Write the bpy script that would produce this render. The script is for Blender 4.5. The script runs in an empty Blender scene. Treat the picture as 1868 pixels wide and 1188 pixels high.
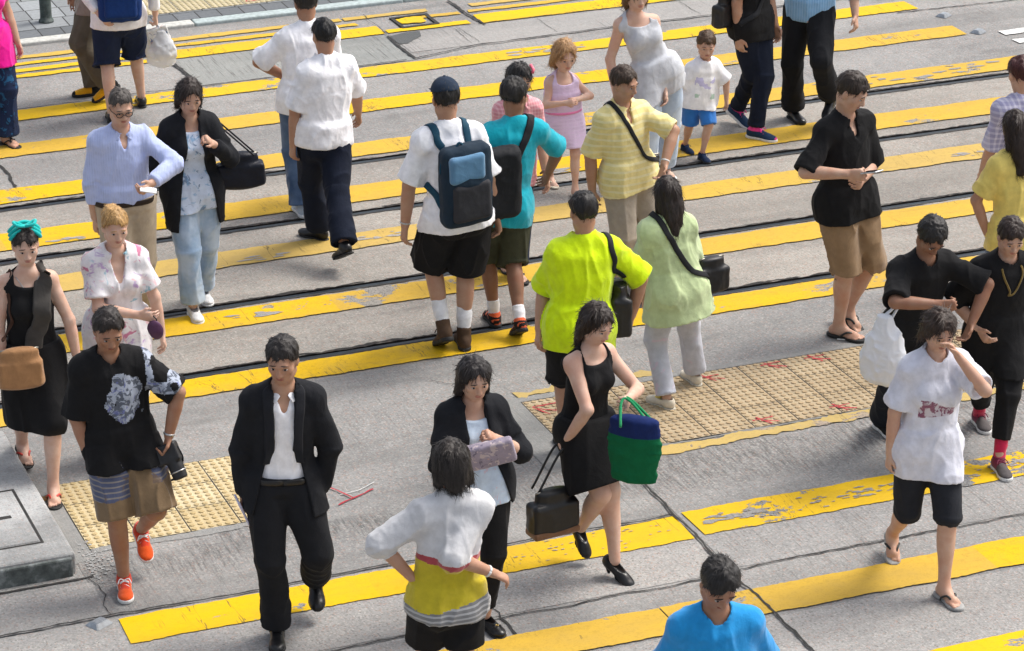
import bpy, bmesh, math, random
import numpy as np
from math import sin, cos, pi, radians

# ------------------------------------------------------------------ camera, sky, sun, exposure
SC = bpy.context.scene
COL = SC.collection
AZ = 0.3801269                       # street axis (rails) against the world X axis
cd = bpy.data.cameras.new('camera')
cam = bpy.data.objects.new('camera', cd)
COL.objects.link(cam)
cd.sensor_fit = 'HORIZONTAL'; cd.sensor_width = 36.0
cd.lens = 36.0 * 5481.97 / 1868.0
cd.clip_start = 0.5; cd.clip_end = 600
cam.location = (0, 0, 7.80596)
cam.rotation_mode = 'QUATERNION'
from mathutils import Matrix, Vector, Euler
_pit, _rol = 0.39499776, -0.00304295
_rt = Vector((1, 0, 0)); _up = Vector((0, sin(_pit), cos(_pit))); _fw = Vector((0, cos(_pit), -sin(_pit)))
_r2 = cos(_rol) * _rt + sin(_rol) * _up; _u2 = -sin(_rol) * _rt + cos(_rol) * _up
cam.rotation_quaternion = Matrix((_r2, _u2, -_fw)).transposed().to_quaternion()
SC.camera = cam

SUN_EL, SUN_AZ = radians(56), radians(62)      # azimuth measured from +Y towards +X
wd = bpy.data.worlds.new('World'); SC.world = wd; wd.use_nodes = True
wn = wd.node_tree.nodes; wl = wd.node_tree.links
sky = wn.new('ShaderNodeTexSky'); sky.sky_type = 'NISHITA'; sky.sun_disc = False
sky.sun_elevation = SUN_EL; sky.sun_rotation = SUN_AZ; sky.air_density = 1.0; sky.dust_density = 5.0; sky.ozone_density = 0.6
bg = wn.get('Background') or wn.new('ShaderNodeBackground')
hs = wn.new('ShaderNodeHueSaturation'); hs.inputs['Saturation'].default_value = 0.5
wl.new(sky.outputs[0], hs.inputs['Color']); wl.new(hs.outputs[0], bg.inputs['Color'])
bg.inputs['Strength'].default_value = 0.13
sl = bpy.data.lights.new('sun', 'SUN'); sl.energy = 1.35; sl.angle = radians(20); sl.color = (1, 0.955, 0.89)
so = bpy.data.objects.new('sun', sl); COL.objects.link(so)
sd = Vector((sin(SUN_AZ) * cos(SUN_EL), cos(SUN_AZ) * cos(SUN_EL), sin(SUN_EL)))
so.rotation_euler = sd.to_track_quat('Z', 'Y').to_euler()
SC.view_settings.view_transform = 'Standard'; SC.view_settings.look = 'None'
SC.view_settings.exposure = 0.80; SC.view_settings.gamma = 1.0

# ------------------------------------------------------------------ node helper
class NT:
    def __init__(self, name):
        self.m = bpy.data.materials.new(name); self.m.use_nodes = True
        self.t = self.m.node_tree; self.n = self.t.nodes; self.l = self.t.links
        self.b = self.n.get('Principled BSDF')
    def put(self, sock, v):
        if hasattr(v, 'is_linked'): self.l.new(v, sock)
        else:
            if isinstance(v, (tuple, list)) and len(v) == 3 and sock.type == 'RGBA': v = (*v, 1)
            sock.default_value = v
    def node(self, t, **k):
        n = self.n.new(t)
        for a, b in k.items(): setattr(n, a, b)
        return n
    def coord(self, scale=(1, 1, 1), rot=(0, 0, 0), kind='Object'):
        c = self.node('ShaderNodeTexCoord'); mp = self.node('ShaderNodeMapping')
        mp.inputs['Scale'].default_value = scale; mp.inputs['Rotation'].default_value = rot
        self.l.new(c.outputs[kind], mp.inputs['Vector']); return mp.outputs[0]
    def noise(self, vec, scale, detail=3, rough=0.55, dist=0.0):
        n = self.node('ShaderNodeTexNoise'); self.l.new(vec, n.inputs['Vector'])
        n.inputs['Scale'].default_value = scale; n.inputs['Detail'].default_value = detail
        n.inputs['Roughness'].default_value = rough; n.inputs['Distortion'].default_value = dist
        return n.outputs['Fac']
    def vor(self, vec, scale, feature='F1', out='Distance', rnd=1.0):
        n = self.node('ShaderNodeTexVoronoi', feature=feature); self.l.new(vec, n.inputs['Vector'])
        n.inputs['Scale'].default_value = scale; n.inputs['Randomness'].default_value = rnd
        return n.outputs[out]
    def math(self, op, a, b=0.0, c=None, clamp=False):
        n = self.node('ShaderNodeMath', operation=op, use_clamp=clamp)
        self.put(n.inputs[0], a); self.put(n.inputs[1], b)
        if c is not None: self.put(n.inputs[2], c)
        return n.outputs[0]
    def ramp(self, v, a, b, x=0.0, y=1.0):
        n = self.node('ShaderNodeMapRange'); n.clamp = True
        self.put(n.inputs[0], v)
        for i, q in enumerate((a, b, x, y)): n.inputs[1 + i].default_value = q
        return n.outputs[0]
    def mix(self, f, a, b, mode='MIX'):
        n = self.node('ShaderNodeMix', data_type='RGBA', blend_type=mode)
        self.put(n.inputs[0], f); self.put(n.inputs[6], a); self.put(n.inputs[7], b)
        return n.outputs[2]
    def sep(self, v):
        n = self.node('ShaderNodeSeparateXYZ'); self.l.new(v, n.inputs[0]); return n.outputs
    def comb(self, x, y, z):
        n = self.node('ShaderNodeCombineXYZ')
        for i, q in enumerate((x, y, z)): self.put(n.inputs[i], q)
        return n.outputs[0]
    def white(self, v, dim='3D'):
        n = self.node('ShaderNodeTexWhiteNoise', noise_dimensions=dim)
        if dim == '1D': self.put(n.inputs['W'], v)
        else: self.put(n.inputs['Vector'], v)
        return n.outputs['Value']
    def bump(self, h, strength=0.3, dist=0.01):
        n = self.node('ShaderNodeBump'); n.inputs['Strength'].default_value = strength; n.inputs['Distance'].default_value = dist
        self.put(n.inputs['Height'], h); self.l.new(n.outputs[0], self.b.inputs['Normal'])
    def out(self, col, rough=0.85, metal=0.0, spec=0.4):
        self.put(self.b.inputs['Base Color'], col); self.put(self.b.inputs['Roughness'], rough)
        self.b.inputs['Metallic'].default_value = metal
        self.b.inputs['Specular IOR Level'].default_value = spec
        return self.m

def concrete(name, base, warm, dark=0.5, lines=0.35, spec=1.0, stain=0.5, band=None):
    """worn aggregate concrete: u runs along the street, v across it (object space)"""
    t = NT(name); c = t.coord()
    big = t.noise(c, 0.55, 4, 0.6); mid = t.noise(c, 3.2, 4, 0.65); sm = t.noise(c, 14, 4, 0.7)
    col = t.mix(t.ramp(big, 0.38, 0.62), base, warm)
    col = t.mix(t.math('MULTIPLY', t.ramp(mid, 0.50, 0.78), 0.45 * stain), col, tuple(x * 0.5 for x in base))
    col = t.mix(t.math('MULTIPLY', t.ramp(sm, 0.5, 0.75), 0.35), col, tuple(min(1, x * 1.35) for x in warm))
    # brushed lines running across the street
    cl = t.coord((1, 0.035, 1)); ln = t.noise(cl, 75, 2, 0.6)
    lm = t.math('MULTIPLY', t.ramp(ln, 0.54, 0.70), t.ramp(t.noise(c, 0.9, 3, 0.6), 0.44, 0.62))
    col = t.mix(t.math('MULTIPLY', lm, lines), col, (0.075, 0.075, 0.073))
    if band:                                                        # heavily brushed, dirt-filled strip beside the kerb line
        vv = t.math('ADD', t.sep(c)[1], t.math('MULTIPLY', t.math('SUBTRACT', t.noise(c, 2.2, 4, 0.65), 0.5), 0.55))
        bm_ = t.math('MULTIPLY', t.ramp(vv, band[0] - 0.10, band[0] + 0.12), t.ramp(vv, band[1] - 0.02, band[1] + 0.10, 1.0, 0.0))
        l2 = t.noise(t.coord((1, 0.10, 1)), 62, 3, 0.65)
        col = t.mix(t.math('MULTIPLY', bm_, 0.35), col, (0.15, 0.15, 0.148))
        col = t.mix(t.math('MULTIPLY', t.math('MULTIPLY', t.ramp(l2, 0.47, 0.62), bm_), 0.6), col, (0.05, 0.05, 0.05))
        col = t.mix(t.math('MULTIPLY', t.math('MULTIPLY', t.ramp(l2, 0.42, 0.30), bm_), 0.5), col, (0.42, 0.42, 0.41))
    # aggregate: light, dark and reddish grains
    v1 = t.vor(c, 95, out='Color'); s = t.sep(v1)
    col = t.mix(t.math('MULTIPLY', t.ramp(s[0], 0.55, 1.0), 0.32 * spec), col, (0.58, 0.54, 0.49))
    col = t.mix(t.math('MULTIPLY', t.ramp(s[1], 0.62, 1.0), 0.42 * spec), col, (0.11, 0.10, 0.095))
    col = t.mix(t.math('MULTIPLY', t.ramp(s[2], 0.86, 1.0), 0.45 * spec), col, (0.42, 0.21, 0.14))
    v2 = t.sep(t.vor(c, 58, out='Color')); d2 = t.vor(c, 58)
    col = t.mix(t.math('MULTIPLY', t.math('MULTIPLY', t.ramp(v2[1], 0.70, 0.9), t.ramp(d2, 0.42, 0.25)), 0.55 * spec), col, (0.085, 0.08, 0.078))
    col = t.mix(t.math('MULTIPLY', t.math('MULTIPLY', t.ramp(v2[0], 0.78, 0.95), t.ramp(d2, 0.42, 0.25)), 0.45 * spec), col, (0.60, 0.57, 0.53))
    fine = t.noise(c, 210, 2, 0.7)
    col = t.mix(t.math('MULTIPLY', t.ramp(fine, 0.52, 0.72), 0.34 * spec), col, (0.14, 0.135, 0.13))
    tk = t.noise(t.coord((0.10, 1.0, 1)), 1.5, 4, 0.6); col = t.mix(t.math('MULTIPLY', t.ramp(tk, 0.46, 0.66), 0.38), col, tuple(x * 0.52 for x in base))
    # dark tyre and oil staining, spots of old gum
    st = t.noise(t.coord((0.35, 1, 1)), 2.3, 5, 0.7, 0.4)
    col = t.mix(t.math('MULTIPLY', t.ramp(st, 0.56, 0.74), dark), col, (0.10, 0.098, 0.095))
    wob = t.node('ShaderNodeVectorMath', operation='ADD')
    t.l.new(c, wob.inputs[0])
    nc = t.node('ShaderNodeTexNoise'); t.l.new(c, nc.inputs['Vector']); nc.inputs['Scale'].default_value = 40
    sc = t.node('ShaderNodeVectorMath', operation='SCALE'); t.l.new(nc.outputs['Color'], sc.inputs[0]); sc.inputs['Scale'].default_value = 0.03
    t.l.new(sc.outputs[0], wob.inputs[1])
    gd = t.vor(wob.outputs[0], 2.6); gc = t.sep(t.vor(wob.outputs[0], 2.6, out='Color'))
    rad = t.math('MULTIPLY', t.ramp(gc[0], 0.15, 1.0), 0.046)
    gum = t.math('MULTIPLY', t.math('LESS_THAN', gd, rad), 0.75)
    col = t.mix(gum, col, (0.045, 0.045, 0.047))
    h = t.math('ADD', t.math('MULTIPLY', s[1], 0.6), t.math('ADD', t.math('MULTIPLY', fine, 0.8), t.math('MULTIPLY', ln, 0.9)))
    t.bump(h, 0.45, 0.006)
    return t.out(col, 0.88, 0, 0.3)

def paint(name, fresh, worn, under, wear=0.5, seed=0.0, chips=0.5):
    t = NT(name); c = t.coord(); s = t.sep(c)
    row = t.math('FLOOR', t.math('ADD', s[1], 0.2))
    cell = t.math('FLOOR', t.math('MULTIPLY', t.math('ADD', s[0], t.math('MULTIPLY', row, 1.73)), 0.62))
    w = t.white(t.comb(cell, row, seed))
    col = t.mix(t.ramp(w, 0.40, 0.46), fresh, worn)
    big = t.noise(c, 4.0, 5, 0.7); fine = t.noise(c, 120, 3, 0.7); mid = t.noise(c, 22, 4, 0.7)
    col = t.mix(t.math('MULTIPLY', t.ramp(big, 0.48, 0.72), 0.40 * wear), col, tuple(0.72 * x + 0.05 for x in worn))
    col = t.mix(t.math('MULTIPLY', t.ramp(mid, 0.52, 0.75), 0.45 * wear), col, tuple(0.5 * x for x in worn))
    grain = t.sep(t.vor(c, 110, out='Color'))
    col = t.mix(t.math('MULTIPLY', t.ramp(grain[0], 0.72, 1.0), 0.35 * wear), col, tuple(0.62 * x for x in worn))
    gm = t.noise(t.coord((0.35, 1, 1)), 1.7, 5, 0.7); col = t.mix(t.math('MULTIPLY', t.ramp(gm, 0.45, 0.72), 0.42), col, tuple(0.50 * x + 0.05 for x in worn))
    # scuffs running along the stripe, hairline cracks across it
    sc = t.noise(t.coord((0.25, 1.6, 1)), 9, 5, 0.75)
    col = t.mix(t.math('MULTIPLY', t.ramp(sc, 0.60, 0.70), 0.4 * wear), col, tuple(0.42 * x + 0.03 for x in worn))
    cr = t.noise(t.coord((0.75, 0.10, 1)), 2.6, 6, 0.7, 0.5)
    ce = t.math('LESS_THAN', t.math('ABSOLUTE', t.math('SUBTRACT', cr, 0.5)), 0.0035)
    ce = t.math('MULTIPLY', ce, t.math('MULTIPLY', t.ramp(t.noise(c, 1.1, 2, 0.5), 0.5, 0.56), 0.7))
    col = t.mix(ce, col, (0.10, 0.08, 0.04))
    # chips where the concrete shows through
    ch = t.noise(t.coord((0.6, 1.0, 1)), 5.2, 8, 0.72, 0.3)
    pm = t.noise(c, 0.8, 2, 0.5)
    thr = t.math('ADD', t.ramp(pm, 0.46 - 0.14 * (chips - 0.6), 0.66 - 0.14 * (chips - 0.6), 0.82, 0.80 - 0.26 * min(chips, 1.0)), 0.0)
    hole = t.math('GREATER_THAN', ch, thr)
    uc = t.mix(t.ramp(grain[1], 0.5, 1.0), under, tuple(0.45 * x for x in under))
    col = t.mix(hole, col, uc)
    t.bump(t.math('ADD', t.math('MULTIPLY', fine, 0.5), t.math('MULTIPLY', t.math('SUBTRACT', 1.0, hole), 0.6)), 0.35, 0.005)
    return t.out(col, 0.72, 0, 0.15)

def simple(name, col, rough=0.7, var=0.25, scale=30, bump=0.15, metal=0.0, spec=0.4, dirt=None):
    t = NT(name); c = t.coord(); n = t.noise(c, scale, 4, 0.65)
    k = t.mix(t.ramp(n, 0.35, 0.7), tuple(x * (1 - var) for x in col), tuple(min(1, x * (1 + var)) for x in col))
    if dirt: k = t.mix(t.math('MULTIPLY', t.ramp(t.noise(c, 7, 5, 0.7), 0.48, 0.68), 0.8), k, dirt)
    t.bump(t.noise(c, scale * 4, 3, 0.6), bump, 0.004)
    return t.out(k, rough, metal, spec)

GR = (0.335, 0.33, 0.32)
M_road = concrete('road_concrete', (0.2205, 0.2222, 0.2195), (0.2897, 0.2870, 0.2783), 0.55, 0.5, 0.85, 0.8)
M_tram = concrete('tram_lane_concrete', (0.2463, 0.2334, 0.2118), (0.3328, 0.3112, 0.2766), 0.45, 0.35, 0.85, 0.9)
M_green = concrete('brushed_slab', (0.2334, 0.2463, 0.2378), (0.2680, 0.2766, 0.2637), 0.2, 1.0, 0.35, 0.3)
M_slab = concrete('plain_slab', (0.2853, 0.2810, 0.2724), (0.3112, 0.3026, 0.2897), 0.2, 0.55, 0.5, 0.3)
M_pink = concrete('aggregate_slab', (0.2983, 0.2956, 0.2870), (0.3458, 0.3372, 0.3241), 0.25, 0.15, 1.05, 0.4)
M_brushed = concrete('worn_brushed_concrete', (0.2594, 0.2507, 0.2334), (0.3199, 0.3069, 0.2853), 0.75, 1.0, 0.6, 0.9)
M_band = concrete('kerbside_concrete', (0.2507, 0.2507, 0.2463), (0.2983, 0.2956, 0.2897), 0.3, 0.5, 0.9, 0.6, (14.62, 15.10))
M_bandl = concrete('crossing_concrete', (0.2205, 0.2222, 0.2195), (0.2897, 0.2870, 0.2783), 0.55, 0.5, 0.85, 0.8, (14.74, 15.02))
M_grey = concrete('grey_mortar', (0.2161, 0.2205, 0.2161), (0.2594, 0.2594, 0.2507), 0.15, 0.0, 0.35, 0.5)
M_white_c = concrete('limewashed_concrete', (0.2594, 0.2680, 0.2680), (0.4322, 0.4409, 0.4409), 0.6, 0.05, 0.6, 1.5)
M_yel = paint('yellow_road_paint', (0.66, 0.405, 0.006), (0.57, 0.36, 0.045), (0.2821, 0.2651, 0.2394), 0.8, 0.0, 0.95)
M_yel_new = paint('fresh_yellow_paint', (0.70, 0.440, 0.003), (0.66, 0.415, 0.010), (0.2565, 0.2565, 0.2480), 0.45, 3.0, 0.95)
M_yel_old = paint('old_yellow_paint', (0.56, 0.37, 0.06), (0.51, 0.35, 0.095), (0.3249, 0.2907, 0.2480), 0.8, 7.0, 0.9)
M_yel_chip = paint('chipped_yellow_paint', (0.70, 0.440, 0.003), (0.66, 0.415, 0.010), (0.2223, 0.2223, 0.2223), 0.40, 3.0, 1.5)
M_wht = paint('white_road_paint', (0.7011, 0.7011, 0.6840), (0.6327, 0.6327, 0.6156), (0.2821, 0.2736, 0.2565), 0.4, 2.0, 0.4)
M_yel_edge = paint('edge_line_paint', (0.5643, 0.3847, 0.0855), (0.4788, 0.3505, 0.1283), (0.3420, 0.2821, 0.2223), 0.7, 5.0, 1.3)
M_joint = simple('joint_sealant', (0.028, 0.027, 0.026), 0.8, 0.4, 40)
M_tar = simple('tar_patch', (0.085, 0.09, 0.092), 0.9, 0.35, 120, 0.6)
M_groove = simple('rail_groove', (0.020, 0.018, 0.017), 0.85, 0.6, 25, 0.4, dirt=(0.06, 0.045, 0.035))
M_rail = simple('rail_steel', (0.014, 0.022, 0.030), 0.5, 0.4, 12, 0.15, 0.1, 0.3)
M_red = simple('red_spray_paint', (0.42, 0.03, 0.045), 0.8, 0.4, 60)
M_curb = simple('kerb_stone', (0.36, 0.42, 0.42), 0.85, 0.22, 25, 0.3)
M_curbw = simple('kerb_stone_pale', (0.48, 0.48, 0.45), 0.85, 0.22, 25, 0.3)
M_curbd = simple('kerb_face', (0.11, 0.125, 0.12), 0.85, 0.4, 14, 0.5, dirt=(0.30, 0.32, 0.32))

def tile_mat(name, a, b, dot, dirty, zt=0.004):
    t = NT(name); c = t.coord(); s = t.sep(c)
    cell = t.comb(t.math('FLOOR', t.math('DIVIDE', t.math('SUBTRACT', s[0], 3.463), 0.304)), t.math('FLOOR', t.math('DIVIDE', t.math('SUBTRACT', s[1], 15.2), 0.303)), 0.0)
    col = t.mix(t.white(cell), a, b)
    n = t.noise(c, 5, 6, 0.7); n2 = t.noise(c, 38, 4, 0.7)
    col = t.mix(t.math('MULTIPLY', t.ramp(n, 0.45, 0.72), dirty), col, tuple(x * 0.45 for x in a))
    col = t.mix(t.math('MULTIPLY', t.ramp(n2, 0.50, 0.75), dirty * 0.6), col, tuple(x * 0.5 for x in a))
    col = t.mix(t.math('MULTIPLY', t.math('GREATER_THAN', s[2], zt + 0.0035), 0.75), col, dot)
    t.bump(t.noise(c, 150, 3, 0.7), 0.3, 0.004)
    return t.out(col, 0.75, 0, 0.35)
M_tileL = tile_mat('pale_tactile_tile', (0.49, 0.39, 0.215), (0.60, 0.515, 0.335), (0.42, 0.31, 0.145), 0.4)
M_tileM = tile_mat('tan_tactile_tile', (0.41, 0.325, 0.21), (0.46, 0.375, 0.25), (0.385, 0.275, 0.155), 0.6, 0.006)
M_tileT = tile_mat('cream_tactile_tile', (0.4446, 0.3847, 0.2480), (0.4959, 0.4360, 0.2992), (0.4275, 0.3591, 0.2052), 0.25, 0.034)

# ------------------------------------------------------------------ setting helpers, all in street coordinates (u along, v across)
def mesh_obj(name, verts, faces, mat, parent=None, uv=True, smooth=False):
    me = bpy.data.meshes.new(name); me.from_pydata([tuple(v) for v in verts], [], faces); me.update()
    o = bpy.data.objects.new(name, me); COL.objects.link(o)
    me.materials.append(mat)
    if uv: o.rotation_euler = (0, 0, AZ)
    if parent: o.parent = parent
    if smooth:
        for p in me.polygons: p.use_smooth = True
    return o
def structure(o): o['kind'] = 'structure'; return o
rng = random.Random(7)

def ragged(u0, u1, v0, v1, z, amp=0.008, step=0.025, end=0.01, skew=0.0):
    n = max(2, int((u1 - u0) / step)); vs = []; fs = []
    def wob():
        w = 0.0; out = []
        for i in range(n + 1):
            w = w * 0.82 + rng.uniform(-1, 1) * amp * 0.7
            out.append(w + rng.uniform(-1, 1) * amp * 0.35)
        return out
    a, b = wob(), wob()
    e0, e1 = [rng.uniform(-end, end) for _ in range(2)], [rng.uniform(-end, end) for _ in range(2)]
    for i in range(n + 1):
        u = u0 + (u1 - u0) * i / n
        ua = u + (e0[0] if i == 0 else e1[0] if i == n else 0); ub = u + (e0[1] if i == 0 else e1[1] if i == n else 0)
        vs += [(ua, v0 + a[i] + skew * (u - u0), z), (ub, v1 + b[i] + skew * (u - u0), z)]
    for i in range(n): fs.append((2 * i, 2 * i + 2, 2 * i + 3, 2 * i + 1))
    return vs, fs
def sheet(name, mat, u0, u1, v0, v1, z, **k):
    vs, fs = ragged(u0, u1, v0, v1, z, **k); return structure(mesh_obj(name, vs, fs, mat))
def crack(name, pts, w=0.02, z=0.0075, jit=0.012, mat=None):
    """dark ragged line through street-coordinate points"""
    P = []
    for (a, b) in zip(pts[:-1], pts[1:]):
        L = math.hypot(b[0] - a[0], b[1] - a[1]); n = max(1, int(L / 0.035))
        for i in range(n): P.append((a[0] + (b[0] - a[0]) * i / n, a[1] + (b[1] - a[1]) * i / n))
    P.append(pts[-1]); vs = []; fs = []; jx = jy = 0
    for i, p in enumerate(P):
        q = P[min(i + 1, len(P) - 1)]; r = P[max(i - 1, 0)]
        dx, dy = q[0] - r[0], q[1] - r[1]; L = math.hypot(dx, dy) or 1
        nx, ny = -dy / L, dx / L
        jx = jx * 0.8 + rng.uniform(-jit, jit) * 0.6
        ww = w * (0.28 + rng.uniform(0.1, 0.5))
        vs += [(p[0] + nx * (jx + ww), p[1] + ny * (jx + ww), z), (p[0] + nx * (jx - ww), p[1] + ny * (jx - ww), z)]
    for i in range(len(P) - 1): fs.append((2 * i, 2 * i + 1, 2 * i + 3, 2 * i + 2))
    return structure(mesh_obj(name, vs, fs, mat or M_joint))

# ground: one sheet with slots for the four rails
RAILS = [17.390, 18.457, 19.835, 20.902]
def ground():
    vs = []; fs = []; mats = []
    us = [-70, 160]
    edges = [-70, 17.20]
    bands = []; prev = -70
    for r in RAILS: bands.append((prev, r - 0.046)); prev = r + 0.046
    bands.append((prev, 24.86)); 
    for a, b in bands:
        # the tram lanes are cast in warmer concrete than the carriageway beside them
        cuts = [a] + [c for c in (17.02, 21.0) if a < c < b] + [b]
        for c0, c1 in zip(cuts[:-1], cuts[1:]):
            k = len(vs); vs += [(us[0], c0, 0), (us[1], c0, 0), (us[1], c1, 0), (us[0], c1, 0)]
            fs.append((k, k + 1, k + 2, k + 3)); mats.append(1 if 17.0 < (c0 + c1) / 2 < 21.0 else 0)
    k = len(vs); vs += [(-70, 24.86, 0), (160, 24.86, 0), (160, 160, 0), (-70, 160, 0)]; fs.append((k, k + 1, k + 2, k + 3)); mats.append(0)
    o = structure(mesh_obj('road', vs, fs, M_road)); o.data.materials.append(M_tram)
    for p, m in zip(o.data.polygons, mats): p.material_index = m
ground()
# slabs of different pours
sheet('road_slab', M_green, 6.47, 8.39, 23.19, 23.97, 0.003, amp=0.004)
sheet('road_slab', M_slab, 8.42, 14.5, 23.40, 23.95, 0.003, amp=0.004)
sheet('road_slab', M_pink, 0.5, 6.735, 13.57, 14.345, 0.003, amp=0.004)
sheet('road_slab', M_pink, -2, 3.37, 14.36, 14.80, 0.003, amp=0.004)
sheet('road_slab', M_band, 6.765, 16, 13.60, 15.14, 0.003, amp=0.004)
sheet('road_slab', M_pink, -2, 5.32, 11.0, 13.53, 0.003, amp=0.004)
sheet('road_slab', M_pink, 5.36, 20, 9.0, 13.0, 0.003, amp=0.004)
sheet('road_slab', M_bandl, 3.36, 6.74, 14.37, 15.16, 0.0022, amp=0.0)

# rails: steel head beside a dirty groove, set into the slots
def rail(v):
    prof = [(-0.048, -0.002), (-0.040, 0.001), (-0.040, -0.035), (-0.004, -0.035), (-0.004, 0.0025), (0.0, 0.004), (0.030, 0.004), (0.034, 0.001), (0.048, 0.0)]
    # groove on the side away from the camera, head towards it for the near rail of each pair
    vs = []; fs = []
    us = [-70, 0, 4, 8, 12, 16, 30, 160]
    for u in us: vs += [(u, v - a, z) for a, z in prof]
    n = len(prof)
    for i in range(len(us) - 1):
        for j in range(n - 1): fs.append((i * n + j, i * n + j + 1, (i + 1) * n + j + 1, (i + 1) * n + j))
    o = structure(mesh_obj('tram_rail', vs, fs, M_rail)); o.data.materials.append(M_groove)
    for i, p in enumerate(o.data.polygons):
        if i % (n - 1) in (0, 1, 2, 3, 7): p.material_index = 1
    sheet('rail_sealant', M_groove, -3, 18, v + 0.044, v + 0.060, 0.003, amp=0.014, step=0.03)
    sheet('rail_sealant', M_groove, -3, 18, v - 0.054, v - 0.046, 0.003, amp=0.007, step=0.03)
for r in RAILS: rail(r)

# zebra stripes
def stripe(v0, v1, mat, segs, z=0.009): 
    for (a, b) in segs: sheet('crossing_stripe', mat, a, b, v0, v1, z, amp=0.007)
stripe(12.03, 12.33, M_yel_new, [(3.4, 9.6)])
stripe(13.025, 13.325, M_yel, [(3.4, 6.18), (6.185, 9.7)])
stripe(14.015, 14.315, M_yel_new, [(3.39, 6.73)]); stripe(14.03, 14.345, M_yel_chip, [(6.80, 10.6)])
stripe(17.045, 17.318, M_yel, [(2.2, 12.9)])
stripe(18.06, 18.362, M_yel, [(2.2, 13.05)])
stripe(19.135, 19.43, M_yel_old, [(2.2, 13.05)])
stripe(20.045, 20.385, M_yel, [(2.2, 13.1)])
stripe(21.012, 21.31, M_yel, [(2.6, 13.26)])
stripe(22.02, 22.31, M_yel, [(3.0, 13.11)])
stripe(22.875, 23.13, M_yel_new, [(3.0, 13.09)])
stripe(23.965, 24.05, M_yel_new, [(3.0, 6.42)]); stripe(24.12, 24.21, M_yel_new, [(3.0, 6.42)])
stripe(23.985, 24.225, M_yel_new, [(6.47, 8.40)]); stripe(23.99, 24.09, M_yel_new, [(8.42, 9.20)])
stripe(23.96, 24.225, M_yel_new, [(9.30, 13.0)])
stripe(24.31, 24.385, M_yel, [(3.0, 8.25), (9.31, 16.0)]); stripe(24.30, 24.37, M_yel, [(8.86, 9.22)])
stripe(24.48, 24.57, M_yel_old, [(3.0, 8.17), (8.19, 8.98), (9.40, 16.0)])
for k in range(2):
    sheet('lane_marking', M_wht, 13.40, 13.95, 21.62 + 0.26 * k, 21.74 + 0.26 * k, 0.009, amp=0.006)
sheet('lane_marking', M_yel_edge, 6.48, 10.6, 15.135, 15.235, 0.009, amp=0.018)
for a, b in ((6.53, 6.88), (7.28, 7.62), (9.2, 9.35)): sheet('old_paint', M_yel_edge, a, b, 16.26, 16.34, 0.006, amp=0.035)

def worn(u0, u1, v0, v1, n, r0, r1, z):
    vs, fs = [], []
    for k in range(n):
        cu, cv = rng.uniform(u0, u1), v0 + (v1 - v0) * min(max(rng.gauss(.5, .22), 0), 1); r = rng.uniform(r0, r1); m = 9; i = len(vs)
        vs += [(cu + r * rng.uniform(.8, 3.0) * cos(2 * pi * t / m), cv + r * rng.uniform(.35, .9) * sin(2 * pi * t / m), z + 2e-5 * k) for t in range(m)]; fs.append(tuple(range(i, i + m)))
    structure(mesh_obj('worn_paint', vs, fs, M_slab))
worn(6.86, 7.28, 14.12, 14.24, 26, .010, .030, .0122); worn(7.0, 9.2, 14.08, 14.28, 70, .004, .014, .0122); worn(7.75, 8.3, 14.14, 14.24, 26, .006, .020, .0122); worn(8.9, 9.5, 14.12, 14.3, 40, .006, .024, .0122)
worn(5.0, 6.7, 14.04, 14.30, 60, .003, .009, .0122); worn(11.2, 12.9, 21.05, 21.27, 26, .010, .035, .0122); worn(9.2, 9.9, 22.9, 23.1, 14, .010, .04, .0122)
for uu_, vv_ in ((5.6, 19.2), (6.5, 19.3), (7.9, 18.3), (10.3, 17.2), (4.4, 20.1), (8.3, 20.1), (11.4, 19.25), (5.2, 18.2)): worn(uu_, uu_ + .35, vv_ - .05, vv_ + .05, 10, .008, .03, .0122)

# joints and cracks
crack('road_joint', [(6.77, 15.12), (6.75, 14.77), (6.747, 14.31), (6.74, 13.99), (6.745, 13.6), (6.75, 12.2)], 0.013, 0.0135)
crack('road_joint', [(0.5, 14.355), (2.75, 14.352), (3.4, 14.361), (5.1, 14.35), (6.735, 14.335)], 0.012, 0.0135)
crack('road_joint', [(0.5, 13.55), (5.34, 13.535), (6.52, 13.543), (7.1, 13.585), (8.65, 13.575), (14, 13.58)], 0.0085)
crack('road_joint', [(5.34, 13.53), (5.33, 12.2)], 0.011)
crack('road_joint', [(3.0, 23.11), (4.85, 23.15), (6.86, 23.165), (8.3, 23.18)], 0.012, 0.0135)
crack('road_joint', [(8.38, 23.20), (9.03, 23.37), (10.7, 23.40), (13.0, 23.42)], 0.014, 0.0135)
crack('road_joint', [(3.0, 24.085), (5.1, 24.09), (6.4, 24.085)], 0.008, 0.0135)
crack('road_joint', [(9.25, 23.94), (10.5, 23.945), (13.0, 23.94)], 0.007, 0.0135)
crack('road_joint', [(9.255, 24.72), (9.262, 24.63), (9.27, 24.25), (9.294, 23.9)], 0.022, 0.0135)
crack('road_joint', [(8.40, 24.60), (8.385, 23.94)], 0.006, 0.0135)
crack('road_joint', [(8.39, 23.90), (8.385, 23.55), (8.387, 23.21)], 0.022, 0.0135)
crack('road_joint', [(6.425, 24.06), (6.45, 23.6), (6.479, 23.2)], 0.026, 0.0135)
crack('road_joint', [(4.470, 21.87), (4.49, 21.6), (4.478, 21.34)], 0.018)
crack('road_joint', [(12.86, 22.84), (13.2, 22.82), (14.6, 22.77)], 0.012)
crack('road_crack', [(3.36, 14.85), (3.40, 14.62), (3.36, 14.50), (3.37, 14.38)], 0.004)
crack('road_crack', [(5.33, 13.68), (5.36, 13.60), (5.34, 13.54)], 0.006)
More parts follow.
